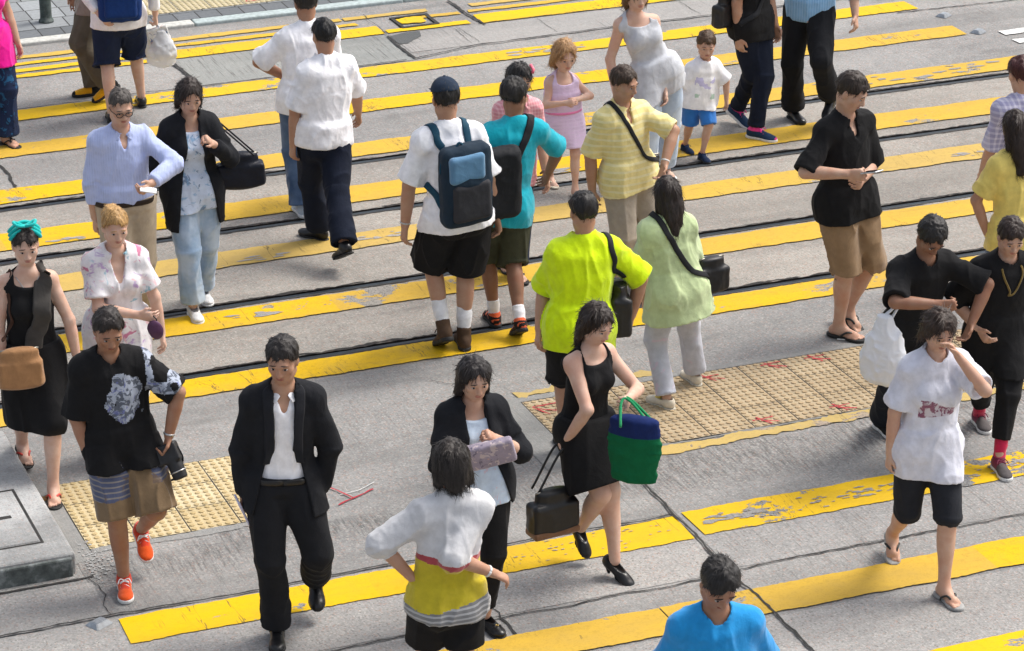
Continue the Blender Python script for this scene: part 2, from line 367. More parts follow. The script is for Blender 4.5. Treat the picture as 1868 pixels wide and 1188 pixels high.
crack('road_joint', [(2.0, 14.85), (3.40, 14.862)], 0.018, 0.006, 0.004)
for u, v0, v1 in ((9.0, 23.9, 23.45), (9.06, 23.9, 23.45), (9.8, 23.9, 23.46), (10.6, 23.9, 23.46), (11.2, 23.9, 23.46)):
    crack('road_crack', [(u, v0), (u + 0.01, v1)], 0.0035)
crack('road_crack', [(6.12, 16.72), (6.2, 16.62), (6.35, 16.6), (6.45, 16.66)], 0.004)
# tar patch and the broken manhole frame at the far kerb
def poly(name, pts, z, mat): return structure(mesh_obj(name, [(a, b, z) for a, b in pts], [tuple(range(len(pts)))], mat))
poly('tar_patch', [(8.40, 23.90), (8.40, 23.66), (8.48, 23.64), (8.56, 23.72), (8.66, 23.80), (8.70, 23.95), (8.58, 23.96)], 0.007, M_tar)
mc = mesh_obj('manhole_cover', [], [], M_joint)
def frame_mesh(o, u0, u1, v0, v1, w, z0, z1):
    vs = []; fs = []
    for (a0, a1, b0, b1) in ((u0, u1, v0, v0 + w), (u0, u1, v1 - w, v1), (u0, u0 + w, v0 + w, v1 - w), (u1 - w, u1, v0 + w, v1 - w)):
        k = len(vs)
        for z in (z0, z1): vs += [(a0 + rng.uniform(-.008, .008), b0 + rng.uniform(-.008, .008), z), (a1 + rng.uniform(-.008, .008), b0, z), (a1, b1 + rng.uniform(-.008, .008), z), (a0, b1, z)]
        fs += [(k, k + 3, k + 2, k + 1), (k + 4, k + 5, k + 6, k + 7)] + [(k + i, k + (i + 1) % 4, k + 4 + (i + 1) % 4, k + 4 + i) for i in range(4)]
    o.data.from_pydata(vs, [], fs); o.data.update()
frame_mesh(mc, 8.58, 8.94, 24.07, 24.41, 0.035, -0.01, 0.014)
mc['label'] = 'broken square manhole cover with dark frame and yellow paint scraps near the far kerb'; mc['category'] = 'manhole cover'
vs, fs = ragged(8.62, 8.86, 24.20, 24.34, 0.012, amp=0.02); mesh_obj('paint_scrap', vs, fs, M_yel_new, mc).rotation_euler = (0, 0, 0)

# tactile paving with real domes
def tactile(name, u0, v0, nu, nv, size, mat, z=0.004, n=6, dr=0.017, flat=False):
    vs = []; fs = []; g = 0.0025
    for i in range(nu):
        for j in range(nv):
            a, b = u0 + i * size, v0 + j * size; k = len(vs); tz = z + rng.uniform(-.0004, .0004); g = .0042
            vs += [(a + g, b + g, tz), (a + size - g, b + g, tz), (a + size - g, b + size - g, tz), (a + g, b + size - g, tz)]
            fs.append((k, k + 1, k + 2, k + 3))
            for p in range(n):
                for q in range(n):
                    cx, cy = a + (p + .5) * size / n, b + (q + .5) * size / n; k = len(vs); m = 10
                    for (r, h) in ((dr, 0.0), (dr * 0.94, 0.0052), (dr * 0.80, 0.0066)):
                        vs += [(cx + r * cos(2 * pi * t / m), cy + r * sin(2 * pi * t / m), tz + h) for t in range(m)]
                    for s in range(2):
                        for t in range(m): fs.append((k + s * m + t, k + s * m + (t + 1) % m, k + (s + 1) * m + (t + 1) % m, k + (s + 1) * m + t))
                    fs.append(tuple(k + 2 * m + t for t in range(m)))
    o = structure(mesh_obj(name, vs, fs, mat)); return o
sheet('mortar_bed', M_joint, 3.455, 4.69, 15.195, 16.115, 0.002, amp=0.002)
tactile('tactile_paving', 3.463, 15.2, 4, 3, 0.303, M_tileL, dr=0.0175)
sheet('mortar_bed', M_joint, 6.515, 11.1, 15.26, 16.175, 0.004, amp=0.002)
tactile('tactile_paving', 6.522, 15.262, 15, 3, 0.303, M_tileM, 0.006, dr=0.0178)
poly('mortar_border', [(6.30, 16.27), (6.30, 15.14), (6.52, 15.14), (6.52, 16.18), (11.2, 16.18), (11.2, 16.245), (6.46, 16.25)], 0.005, M_grey)
sheet('mortar_border', M_grey, 6.522, 11.2, 15.235, 15.26, 0.005, amp=0.008)
sheet('mortar_border', M_grey, 3.34, 3.46, 15.05, 16.15, 0.004, amp=0.02)
sheet('mortar_border', M_grey, 3.46, 4.75, 15.14, 15.197, 0.0055, amp=0.012)
# red spray marks on the tiles
_sz = [0]
def spray(*pts, w=0.010, z=0.0125):
    _sz[0] += 1
    return crack('spray_mark', list(pts), w, z + 0.0003 * (_sz[0] % 9), 0.008, M_red)
spray((6.56, 16.07), (6.83, 16.08)); spray((6.56, 16.07), (6.63, 15.93)); spray((6.58, 16.03), (6.68, 15.96)); spray((6.80, 16.05), (6.80, 15.88))
for (cu, cv) in ((7.79, 16.06), (8.25, 16.09), (8.57, 16.09), (8.36, 15.33), (7.82, 15.33), (8.80, 15.42), (9.25, 16.02)):
    spray((cu - 0.07, cv + 0.02), (cu + 0.08, cv + 0.03)); spray((cu - 0.03, cv + 0.06), (cu + 0.03, cv - 0.06)); spray((cu - 0.02, cv), (cu + 0.09, cv - 0.05))
spray((4.99, 15.46), (5.08, 15.25), z=0.008); spray((4.97, 15.20), (5.23, 15.34), z=0.008)
crack('spray_mark', [(5.02, 15.33), (5.15, 15.35), (5.27, 15.42)], 0.006, 0.008, 0.003, M_wht)

# far pavement, 3 cm up behind a dropped kerb
def box(name, mat, u0, u1, v0, v1, z0, z1, bev=0.0, seg=2, parent=None):
    bm = bmesh.new(); bmesh.ops.create_cube(bm, size=1)
    for v in bm.verts: v.co = Vector(((u0 + u1) / 2 + v.co.x * (u1 - u0), (v0 + v1) / 2 + v.co.y * (v1 - v0), (z0 + z1) / 2 + v.co.z * (z1 - z0)))
    if bev: bmesh.ops.bevel(bm, geom=bm.edges[:], offset=bev, segments=seg, profile=0.5, affect='EDGES')
    me = bpy.data.meshes.new(name); bm.to_mesh(me); bm.free(); me.materials.append(mat)
    o = bpy.data.objects.new(name, me); COL.objects.link(o); o.rotation_euler = (0, 0, AZ if parent is None else 0)
    if parent: o.parent = parent
    return o
u = 1.0; kk = 0
while u < 16:
    L = 0.92 if kk % 2 else 1.05
    structure(box('kerb', M_curbw if u < 6.0 else M_curb, u + .004, u + L - .004, 24.845, 24.985, -0.03, 0.032, 0.012)); u += L; kk += 1
def pav_mat(name, col, sz, var=0.2):
    t = NT(name); c = t.coord(); s = t.sep(c)
    jr = t.white(t.math('FLOOR', t.math('DIVIDE', s[1], sz[1])), '1D')
    uu = t.math('ADD', t.math('DIVIDE', s[0], sz[0]), t.math('MULTIPLY', jr, 0.9)); vv = t.math('DIVIDE', s[1], sz[1])
    cell = t.comb(t.math('FLOOR', uu), t.math('FLOOR', vv), 0.0)
    k = t.mix(t.white(cell), tuple(x * (1 - var) for x in col), tuple(x * (1 + var) for x in col))
    k = t.mix(t.math('MULTIPLY', t.ramp(t.noise(c, 30, 4, 0.7), 0.45, 0.75), 0.5), k, tuple(x * 0.5 for x in col))
    fu = t.math('FRACT', uu); fv = t.math('FRACT', vv)
    eu = t.math('MINIMUM', fu, t.math('SUBTRACT', 1.0, fu)); ev = t.math('MINIMUM', fv, t.math('SUBTRACT', 1.0, fv))
    e = t.math('LESS_THAN', t.math('MINIMUM', t.math('MULTIPLY', eu, sz[0]), t.math('MULTIPLY', ev, sz[1])), 0.006)
    k = t.mix(e, k, (0.03, 0.03, 0.03)); t.bump(t.noise(c, 150, 3, 0.7), 0.3, 0.004)
    return t.out(k, 0.85, 0, 0.3)
structure(box('pavement', pav_mat('grey_paver', (0.24, 0.255, 0.265), (0.305, 0.30)), -70, 160, 25.215, 60, -0.05, 0.03))
structure(box('pavement', pav_mat('dark_paver', (0.125, 0.135, 0.145), (0.205, 0.40)), -70, 160, 24.987, 25.213, -0.05, 0.03))
tactile('tactile_paving', 6.585, 25.232, 14, 4, 0.30, M_tileT, 0.034, dr=0.0175)
def topspray(*p): crack('spray_mark', list(p), 0.010, 0.0405, 0.006, M_red)
topspray((7.62, 25.50), (7.52, 25.30), (7.75, 25.30)); topspray((7.62, 25.35), (7.85, 25.47)); topspray((8.0, 25.42), (8.05, 25.27), (8.25, 25.27))

# raised refuge on the near left with its cover slab
isl = structure(box('traffic_island', M_white_c, -3.0, 3.325, 14.945, 16.75, -0.05, 0.13, 0.022, 3))
structure(box('kerb', M_curbd, -3.0, 3.30, 14.915, 14.943, -0.04, 0.115, 0.012))
dc = box('drain_cover', M_white_c, 2.55, 3.17, 15.16, 15.86, 0.10, 0.136, 0.006)
dc['label'] = 'square pale concrete drain cover with lifting slot set in the raised island'; dc['category'] = 'drain cover'
for q in ((2.53, 3.19, 15.135, 15.15), (2.53, 3.19, 15.87, 15.885), (3.175, 3.19, 15.15, 15.87)):
    box('cover_gap', M_joint, *q, 0.128, 0.1325, parent=dc)
box('lifting_slot', M_joint, 2.98, 3.09, 15.50, 15.535, 0.13, 0.1385, parent=dc)
# lime splash beside the island
for k in range(150):
    cu, cv = 3.40 + abs(rng.gauss(0, 0.09)), 15.02 + rng.gauss(0, 0.12); r = rng.uniform(0.003, 0.012)
    if k == 0: sv, sf = [], []
    n0 = len(sv); m = 7
    sv += [(cu + r * rng.uniform(.6, 1.4) * cos(2 * pi * t / m), cv + r * rng.uniform(.5, 1.2) * sin(2 * pi * t / m), 0.0064 + k * 1e-5) for t in range(m)]; sf.append(tuple(range(n0, n0 + m)))
structure(mesh_obj('lime_splash', sv, sf, M_white_c))

# bollard on the far pavement
M_post = simple('weathered_post_paint', (0.055, 0.075, 0.07), 0.7, 0.45, 18, 0.4, dirt=(0.17, 0.18, 0.17))
def lathe(prof, m=28):
    vs = []; fs = []
    for r, z in prof: vs += [(r * cos(2 * pi * t / m), r * sin(2 * pi * t / m), z) for t in range(m)]
    for i in range(len(prof) - 1):
        for t in range(m): fs.append((i * m + t, i * m + (t + 1) % m, (i + 1) * m + (t + 1) % m, (i + 1) * m + t))
    fs.append(tuple(range(m))[::-1]); fs.append(tuple((len(prof) - 1) * m + t for t in range(m)))
    return vs, fs
def UV(u, v, z=0.0):
    return Vector((u * cos(AZ) - v * sin(AZ), u * sin(AZ) + v * cos(AZ), z))
vs, fs = lathe([(0.066, 0), (0.066, 0.02), (0.054, 0.03), (0.052, 0.06), (0.052, 2.4), (0.048, 2.45), (0.0, 2.46)])
post = mesh_obj('sign_post', vs, fs, M_post, uv=False, smooth=True); post.location = UV(5.70, 25.40, 0.03)
post['label'] = 'dark weathered round steel post standing on the grey pavement at top left'; post['category'] = 'post'
# road studs
M_stud = simple('stud_metal', (0.33, 0.36, 0.39), 0.4, 0.25, 30, 0.2, 0.6)
M_lens = simple('stud_face', (0.18, 0.20, 0.22), 0.3, 0.25, 30, 0.1)
for (su, sv_, lab) in ((3.285, 14.30, 'flat grey road stud in the joint near the raised island, bottom left'), (13.20, 22.60, 'grey square road stud at the far right of the crossing, nearer the joint'), (13.235, 22.05, 'grey square road stud level with a yellow stripe end at upper right')):
    bm = bmesh.new(); bmesh.ops.create_cube(bm, size=1)
    for v in bm.verts:
        top = v.co.z > 0; v.co = Vector((v.co.x * (0.075 if top else 0.125), v.co.y * (0.05 if top else 0.11), 0.024 if top else -0.004))
    bmesh.ops.bevel(bm, geom=bm.edges[:], offset=0.004, segments=2, affect='EDGES')
    me = bpy.data.meshes.new('road_stud'); bm.to_mesh(me); bm.free(); me.materials.append(M_stud); me.materials.append(M_lens)
    for p in me.polygons:
        if p.normal.y < -0.4: p.material_index = 1
    o = bpy.data.objects.new('road_stud', me); COL.objects.link(o); o.location = UV(su, sv_, 0.006); o.rotation_euler = (0, 0, AZ + 0.5)
    o['label'] = lab; o['category'] = 'road stud'; o['group'] = 'road studs at the crossing ends'
# litter
M_leaf = simple('dry_leaf', (0.36, 0.20, 0.07), 0.7, 0.3, 30); M_butt = simple('cigarette_paper', (0.75, 0.73, 0.68), 0.8, 0.05, 60)
n = 9; lv = [(0.055 * (t / (n - 1) - .5) * 2, 0.03 * sin(pi * t / (n - 1)), 0.006 * sin(3 * t)) for t in range(n)] + [(0.055 * (t / (n - 1) - .5) * 2, -0.03 * sin(pi * t / (n - 1)), 0.004 * cos(2 * t)) for t in range(n)]
lf = mesh_obj('fallen_leaf', lv, [(t, t + 1, n + t + 1, n + t) for t in range(n - 1)], M_leaf, uv=False); lf.location = UV(3.39, 15.93, 0.014); lf.rotation_euler = (0.1, 0.15, 0.7)
lf['label'] = 'small dry brown leaf on the ground beside the island edge'; lf['category'] = 'leaf'
vs, fs = lathe([(0.004, 0), (0.004, 0.055), (0.0035, 0.056)], 10)
cb = mesh_obj('cigarette_butt', vs, fs, M_butt, uv=False); cb.location = UV(8.86, 16.33, 0.009); cb.rotation_euler = (pi / 2, 0, 1.3)
cb['label'] = 'white cigarette butt lying beside a black flip-flop near the tactile tiles'; cb['category'] = 'cigarette butt'

# ---- joints of every pedestrian in metres, relative to a root on the ground
POSE = {
'magenta': {"sh_il":[-0.07,-0.105,1.298],"el_il":[-0.061,-0.174,1.035],"wr_il":[0.005,-0.249,0.814],"hip_il":[-0.058,-0.057,0.859],"kn_il":[0.001,-0.116,0.47],"an_il":[-0.109,0.039,0.12],"sh_ir":[0.106,0.07,1.298],"el_ir":[0.172,0.102,1.036],"wr_ir":[0.236,0.07,0.804],"hip_ir":[0.058,0.058,0.859],"kn_ir":[0.135,-0.03,0.479],"an_ir":[0.109,-0.038,0.082],"pel":[0.0,0.0,0.859],"neck":[0.02,-0.019,1.345],"head":[0.041,-0.041,1.531],"hfwd":[0.685,-0.685,-0.247],"fwd":[0.707,-0.707,0.0],"fws":[0.706,-0.706,-0.057],"side":[-0.707,-0.707,-0.0],"up":[0.04,-0.04,0.998],"ff_il":[0.621,-0.621,-0.479],"ff_ir":[0.707,-0.707,-0.0],"root":[-4.101,22.509,0.0],"H":1.62,"ils":-1},
'khaki': {"sh_il":[-0.072,0.136,1.395],"el_il":[-0.167,0.136,1.118],"wr_il":[-0.19,0.136,0.858],"hip_il":[-0.027,0.083,0.922],"kn_il":[-0.134,0.069,0.51],"an_il":[-0.067,0.09,0.088],"sh_ir":[0.022,-0.153,1.395],"el_ir":[0.127,-0.187,1.124],"wr_ir":[0.075,-0.188,0.868],"hip_ir":[0.027,-0.083,0.922],"kn_ir":[-0.126,-0.168,0.534],"an_ir":[0.068,-0.09,0.16],"pel":[0.0,-0.0,0.922],"neck":[-0.028,-0.009,1.444],"head":[-0.057,-0.019,1.644],"hfwd":[-0.921,-0.299,-0.247],"fwd":[-0.951,-0.309,0.0],"fws":[-0.95,-0.309,-0.057],"side":[-0.309,0.951,-0.0],"up":[-0.054,-0.018,0.998],"ff_il":[-0.951,-0.309,-0.0],"ff_ir":[-0.835,-0.271,-0.479],"root":[-3.382,23.624,0.0],"H":1.74,"ils":-1},
'bluepack': {"sh_il":[-0.149,-0.042,1.306],"el_il":[-0.278,-0.159,1.088],"wr_il":[-0.133,-0.262,0.914],"hip_il":[-0.101,-0.058,0.856],"kn_il":[-0.135,-0.029,0.452],"an_il":[-0.098,-0.203,0.084],"sh_ir":[0.099,0.011,1.306],"el_ir":[0.27,-0.07,1.101],"wr_ir":[0.275,-0.039,0.854],"hip_ir":[0.062,-0.023,0.856],"kn_ir":[0.074,0.15,0.488],"an_ir":[0.099,0.203,0.084],"pel":[-0.02,-0.041,0.856],"neck":[-0.025,-0.013,1.354],"head":[-0.032,0.016,1.545],"hfwd":[-0.201,0.948,-0.247],"fwd":[-0.208,0.978,0.0],"fws":[-0.208,0.977,-0.057],"side":[-0.978,-0.208,0.0],"up":[-0.012,0.056,0.998],"ff_il":[-0.208,0.978,-0.0],"ff_ir":[-0.208,0.978,-0.0],"root":[-3.125,23.216,0.0],"H":1.66,"ils":1},
'white_back': {"sh_il":[-0.171,-0.096,1.349],"el_il":[-0.393,-0.061,1.165],"wr_il":[-0.197,0.024,1.017],"hip_il":[-0.131,-0.103,0.917],"kn_il":[-0.153,-0.047,0.497],"an_il":[-0.098,-0.146,0.087],"sh_ir":[0.114,0.007,1.349],"el_ir":[0.135,0.074,1.067],"wr_ir":[0.106,0.17,0.828],"hip_ir":[0.033,-0.043,0.917],"kn_ir":[-0.007,0.306,0.68],"an_ir":[0.098,0.147,0.3],"pel":[-0.049,-0.073,0.917],"neck":[-0.026,-0.042,1.398],"head":[-0.043,-0.008,1.596],"hfwd":[-0.331,0.91,-0.247],"fwd":[-0.342,0.94,0.0],"fws":[-0.344,0.938,-0.045],"side":[-0.94,-0.342,0.0],"up":[0.047,0.065,0.997],"ff_il":[-0.342,0.94,-0.0],"ff_ir":[-0.3,0.825,-0.479],"root":[-1.447,20.989,0.0],"H":1.73,"ils":1},
'white_front': {"sh_il":[-0.143,0.08,1.35],"el_il":[-0.235,0.069,1.084],"wr_il":[-0.258,0.06,0.833],"hip_il":[-0.115,0.092,0.86],"kn_il":[-0.153,0.263,0.488],"an_il":[-0.108,0.342,0.085],"sh_ir":[0.106,0.235,1.35],"el_ir":[0.178,0.378,1.118],"wr_ir":[0.181,0.516,0.907],"hip_ir":[0.028,0.182,0.86],"kn_ir":[0.048,-0.045,0.517],"an_ir":[0.105,-0.327,0.22],"pel":[-0.043,0.137,0.86],"neck":[-0.016,0.16,1.398],"head":[-0.028,0.182,1.592],"hfwd":[-0.513,0.822,-0.247],"fwd":[-0.53,0.848,0.0],"fws":[-0.53,0.848,-0.009],"side":[-0.848,-0.53,0.0],"up":[0.051,0.042,0.998],"ff_il":[-0.819,0.574,-0.0],"ff_ir":[-0.465,0.744,-0.479],"root":[-1.283,20.015,0.0],"H":1.68,"ils":1},
'backpacker': {"sh_il":[-0.173,-0.037,1.473],"el_il":[-0.278,-0.037,1.179],"wr_il":[-0.308,-0.037,0.901],"hip_il":[-0.045,-0.032,0.986],"kn_il":[-0.147,0.149,0.58],"an_il":[-0.064,-0.035,0.17],"sh_ir":[0.132,0.075,1.473],"el_ir":[0.247,0.095,1.183],"wr_ir":[0.286,0.113,0.907],"hip_ir":[0.131,0.032,0.986],"kn_ir":[0.077,0.122,0.542],"an_ir":[0.065,0.034,0.093],"pel":[0.043,-0.0,0.986],"neck":[-0.027,0.021,1.526],"head":[-0.04,0.058,1.738],"hfwd":[-0.338,0.929,-0.149],"fwd":[-0.342,0.94,0.0],"fws":[-0.333,0.94,-0.081],"side":[-0.94,-0.342,0.0],"up":[-0.129,0.039,0.991],"ff_il":[-0.3,0.825,-0.479],"ff_ir":[-0.174,0.985,-0.0],"root":[-0.384,18.298,0.0],"H":1.86,"ils":1},
'teal': {"sh_il":[-0.092,0.046,1.389],"el_il":[-0.15,0.088,1.112],"wr_il":[-0.185,0.184,0.878],"hip_il":[-0.124,0.04,0.901],"kn_il":[-0.135,0.152,0.5],"an_il":[-0.085,0.129,0.086],"sh_ir":[0.192,0.133,1.389],"el_ir":[0.348,0.289,1.207],"wr_ir":[0.283,0.413,0.994],"hip_ir":[0.039,0.09,0.901],"kn_ir":[0.04,0.104,0.485],"an_ir":[0.084,-0.128,0.14],"pel":[-0.043,0.065,0.901],"neck":[0.059,0.092,1.436],"head":[0.052,0.12,1.632],"hfwd":[0.484,0.839,-0.247],"fwd":[-0.292,0.956,0.0],"fws":[-0.291,0.957,0.006],"side":[-0.956,-0.292,0.0],"up":[0.187,0.05,0.981],"ff_il":[-0.292,0.956,-0.0],"ff_ir":[-0.257,0.839,-0.479],"root":[-0.033,18.601,0.0],"H":1.7,"ils":1},
'pink': {"sh_il":[-0.048,-0.07,1.225],"el_il":[-0.099,-0.079,0.965],"wr_il":[-0.073,-0.144,0.738],"hip_il":[-0.074,-0.03,0.836],"kn_il":[-0.047,-0.024,0.45],"an_il":[-0.052,0.095,0.08],"sh_ir":[0.177,0.021,1.225],"el_ir":[0.227,0.008,0.965],"wr_ir":[0.261,-0.061,0.741],"hip_ir":[0.074,0.03,0.836],"kn_ir":[0.092,-0.084,0.466],"an_ir":[0.052,-0.095,0.08],"pel":[-0.0,0.0,0.836],"neck":[0.072,-0.027,1.27],"head":[0.079,-0.059,1.451],"hfwd":[0.363,-0.898,-0.247],"fwd":[0.375,-0.927,0.0],"fws":[0.358,-0.926,-0.117],"side":[-0.927,-0.375,-0.0],"up":[0.163,-0.062,0.985],"ff_il":[0.375,-0.927,-0.0],"ff_ir":[0.375,-0.927,-0.0],"root":[-0.02,19.685,0.0],"H":1.58,"ils":-1},
'girl': {"sh_il":[-0.083,-0.031,0.873],"el_il":[-0.131,-0.126,0.721],"wr_il":[0.019,-0.191,0.759],"hip_il":[-0.056,-0.023,0.569],"kn_il":[-0.064,0.021,0.303],"an_il":[-0.093,0.14,0.063],"sh_ir":[0.07,0.031,0.873],"el_ir":[0.206,0.012,0.747],"wr_ir":[0.102,-0.119,0.761],"hip_ir":[0.056,0.022,0.569],"kn_ir":[0.094,-0.093,0.329],"an_ir":[0.093,-0.141,0.063],"pel":[-0.0,-0.0,0.569],"neck":[-0.007,0.0,0.907],"head":[0.012,-0.046,1.083],"hfwd":[0.352,-0.871,-0.343],"fwd":[0.375,-0.927,0.0],"fws":[0.374,-0.927,0.009],"side":[-0.927,-0.375,-0.0],"up":[-0.02,0.001,1.0],"ff_il":[0.375,-0.927,-0.0],"ff_ir":[0.375,-0.927,-0.0],"root":[0.384,21.375,0.0],"H":1.2,"ils":-1},
'tank': {"sh_il":[-0.282,-0.069,1.273],"el_il":[-0.357,-0.047,1.001],"wr_il":[-0.316,-0.124,0.765],"hip_il":[-0.079,-0.029,0.885],"kn_il":[-0.063,-0.168,0.497],"an_il":[-0.075,-0.185,0.085],"sh_ir":[-0.04,0.019,1.273],"el_ir":[0.02,0.013,0.997],"wr_ir":[0.051,-0.097,0.772],"hip_ir":[0.079,0.029,0.885],"kn_ir":[0.106,0.051,0.475],"an_ir":[0.075,0.184,0.085],"pel":[-0.0,-0.0,0.885],"neck":[-0.179,-0.028,1.317],"head":[-0.162,-0.058,1.509],"hfwd":[0.331,-0.91,-0.247],"fwd":[0.342,-0.94,0.0],"fws":[0.314,-0.947,0.069],"side":[-0.94,-0.342,-0.0],"up":[-0.382,-0.06,0.922],"ff_il":[0.342,-0.94,-0.0],"ff_ir":[0.342,-0.94,-0.0],"root":[1.096,21.535,0.0],"H":1.68,"ils":-1},
'boy': {"sh_il":[-0.017,-0.087,0.738],"el_il":[-0.129,-0.112,0.618],"wr_il":[-0.141,-0.137,0.47],"hip_il":[-0.03,-0.057,0.503],"kn_il":[-0.032,-0.009,0.267],"an_il":[-0.061,0.104,0.056],"sh_ir":[0.131,-0.007,0.738],"el_ir":[0.239,-0.007,0.612],"wr_ir":[0.244,-0.007,0.462],"hip_ir":[0.065,-0.006,0.503],"kn_ir":[0.106,-0.115,0.292],"an_ir":[0.06,-0.104,0.056],"pel":[0.018,-0.031,0.503],"neck":[0.062,-0.049,0.768],"head":[0.074,-0.078,0.928],"hfwd":[0.084,-0.965,-0.247],"fwd":[0.469,-0.883,0.0],"fws":[0.451,-0.882,-0.134],"side":[-0.883,-0.469,-0.0],"up":[0.165,-0.065,0.984],"ff_il":[0.469,-0.883,-0.0],"ff_ir":[0.423,-0.906,-0.0],"root":[1.421,22.154,0.0],"H":1.07,"ils":-1},
'pinklace': {"sh_il":[-0.067,-0.174,1.409],"el_il":[-0.114,-0.182,1.113],"wr_il":[-0.092,-0.19,0.847],"hip_il":[-0.046,-0.105,0.925],"kn_il":[0.036,-0.044,0.501],"an_il":[-0.059,0.184,0.14],"sh_ir":[0.133,0.065,1.409],"el_ir":[0.151,0.128,1.117],"wr_ir":[0.211,0.065,0.865],"hip_ir":[0.069,0.032,0.925],"kn_ir":[0.121,-0.111,0.517],"an_ir":[0.059,-0.184,0.089],"pel":[0.012,-0.037,0.925],"neck":[0.035,-0.056,1.459],"head":[0.058,-0.076,1.664],"hfwd":[0.742,-0.623,-0.247],"fwd":[0.766,-0.643,0.0],"fws":[0.765,-0.642,-0.057],"side":[-0.643,-0.766,-0.0],"up":[0.044,-0.037,0.998],"ff_il":[0.672,-0.564,-0.479],"ff_ir":[0.848,-0.53,-0.0],"root":[1.872,22.737,0.0],"H":1.78,"ils":-1},
'lightblue': {"sh_il":[-0.196,0.054,1.411],"el_il":[-0.176,0.072,1.116],"wr_il":[-0.078,-0.046,0.901],"hip_il":[-0.125,0.058,0.933],"kn_il":[-0.172,-0.006,0.509],"an_il":[-0.138,0.091,0.088],"sh_ir":[0.094,-0.051,1.411],"el_ir":[0.282,-0.053,1.182],"wr_ir":[0.298,-0.171,0.947],"hip_ir":[0.041,-0.003,0.933],"kn_ir":[0.028,-0.295,0.616],"an_ir":[0.138,-0.091,0.25],"pel":[-0.042,0.027,0.933],"neck":[-0.052,-0.001,1.461],"head":[-0.062,-0.029,1.663],"hfwd":[-0.331,-0.91,-0.247],"fwd":[-0.342,-0.94,0.0],"fws":[-0.341,-0.938,-0.057],"side":[-0.94,0.342,-0.0],"up":[-0.02,-0.054,0.998],"ff_il":[0.342,-0.94,-0.0],"ff_ir":[-0.3,-0.825,-0.479],"root":[2.412,22.952,0.0],"H":1.76,"ils":-1},
'yellow': {"sh_il":[-0.171,-0.111,1.299],"el_il":[-0.263,-0.081,1.036],"wr_il":[-0.25,-0.061,0.787],"hip_il":[-0.066,-0.052,0.885],"kn_il":[-0.04,-0.141,0.487],"an_il":[-0.102,-0.086,0.084],"sh_ir":[0.06,0.069,1.299],"el_ir":[0.298,-0.037,1.196],"wr_ir":[0.233,-0.191,1.009],"hip_ir":[0.066,0.052,0.885],"kn_ir":[0.143,0.009,0.486],"an_ir":[0.102,0.086,0.084],"pel":[-0.0,0.0,0.885],"neck":[-0.062,-0.023,1.346],"head":[-0.04,-0.048,1.538],"hfwd":[0.794,-0.556,-0.247],"fwd":[0.616,-0.788,0.0],"fws":[0.611,-0.791,0.042],"side":[-0.788,-0.616,-0.0],"up":[-0.132,-0.05,0.99],"ff_il":[0.616,-0.788,-0.0],"ff_ir":[0.616,-0.788,-0.0],"root":[0.798,19.309,0.0],"H":1.67,"ils":-1},
'lime': {"sh_il":[-0.117,0.006,1.33],"el_il":[-0.213,0.114,1.082],"wr_il":[-0.243,-0.014,0.862],"hip_il":[-0.082,-0.027,0.906],"kn_il":[-0.104,0.094,0.505],"an_il":[-0.07,0.099,0.086],"sh_ir":[0.168,0.099,1.33],"el_ir":[0.368,0.131,1.127],"wr_ir":[0.315,0.159,0.877],"hip_ir":[0.081,0.026,0.906],"kn_ir":[0.062,0.026,0.487],"an_ir":[0.069,-0.1,0.086],"pel":[-0.0,-0.0,0.906],"neck":[0.028,0.058,1.378],"head":[0.016,0.087,1.575],"hfwd":[-0.299,0.921,-0.247],"fwd":[-0.309,0.951,0.0],"fws":[-0.316,0.944,-0.098],"side":[-0.951,-0.309,0.0],"up":[0.06,0.123,0.991],"ff_il":[-0.309,0.951,-0.0],"ff_ir":[-0.309,0.951,-0.0],"root":[0.407,16.618,0.0],"H":1.71,"ils":1},
'palegreen': {"sh_il":[-0.212,-0.1,1.155],"el_il":[-0.259,-0.059,0.906],"wr_il":[-0.243,-0.022,0.68],"hip_il":[-0.11,-0.108,0.778],"kn_il":[-0.174,-0.04,0.415],"an_il":[-0.101,-0.19,0.077],"sh_ir":[0.0,-0.001,1.155],"el_ir":[0.059,0.061,0.912],"wr_ir":[0.052,0.122,0.691],"hip_ir":[0.029,-0.043,0.778],"kn_ir":[0.045,0.126,0.444],"an_ir":[0.101,0.191,0.077],"pel":[-0.041,-0.076,0.778],"neck":[-0.113,-0.047,1.198],"head":[-0.114,-0.01,1.373],"hfwd":[-0.409,0.878,-0.247],"fwd":[-0.423,0.906,0.0],"fws":[-0.404,0.905,-0.131],"side":[-0.906,-0.423,0.0],"up":[-0.17,0.067,0.983],"ff_il":[-0.707,0.707,-0.0],"ff_ir":[-0.423,0.906,-0.0],"root":[1.077,17.549,0.0],"H":1.53,"ils":1},
'blackdress': {"sh_il":[-0.149,0.015,1.263],"el_il":[-0.07,-0.142,1.056],"wr_il":[-0.173,-0.065,0.85],"hip_il":[-0.143,0.045,0.859],"kn_il":[0.01,-0.121,0.533],"an_il":[-0.093,0.103,0.22],"sh_ir":[0.041,0.175,1.263],"el_ir":[0.216,0.125,1.061],"wr_ir":[0.155,-0.105,1.105],"hip_ir":[-0.018,0.15,0.859],"kn_ir":[0.066,0.0,0.501],"an_ir":[0.092,-0.101,0.116],"pel":[-0.081,0.098,0.859],"neck":[-0.051,0.094,1.31],"head":[-0.014,0.048,1.489],"hfwd":[0.592,-0.706,-0.389],"fwd":[0.643,-0.766,0.0],"fws":[0.64,-0.767,-0.047],"side":[-0.766,-0.643,-0.0],"up":[0.066,-0.007,0.998],"ff_il":[0.4,-0.476,-0.783],"ff_ir":[0.69,-0.579,-0.435],"root":[0.48,15.128,0.0],"H":1.62,"ils":-1},
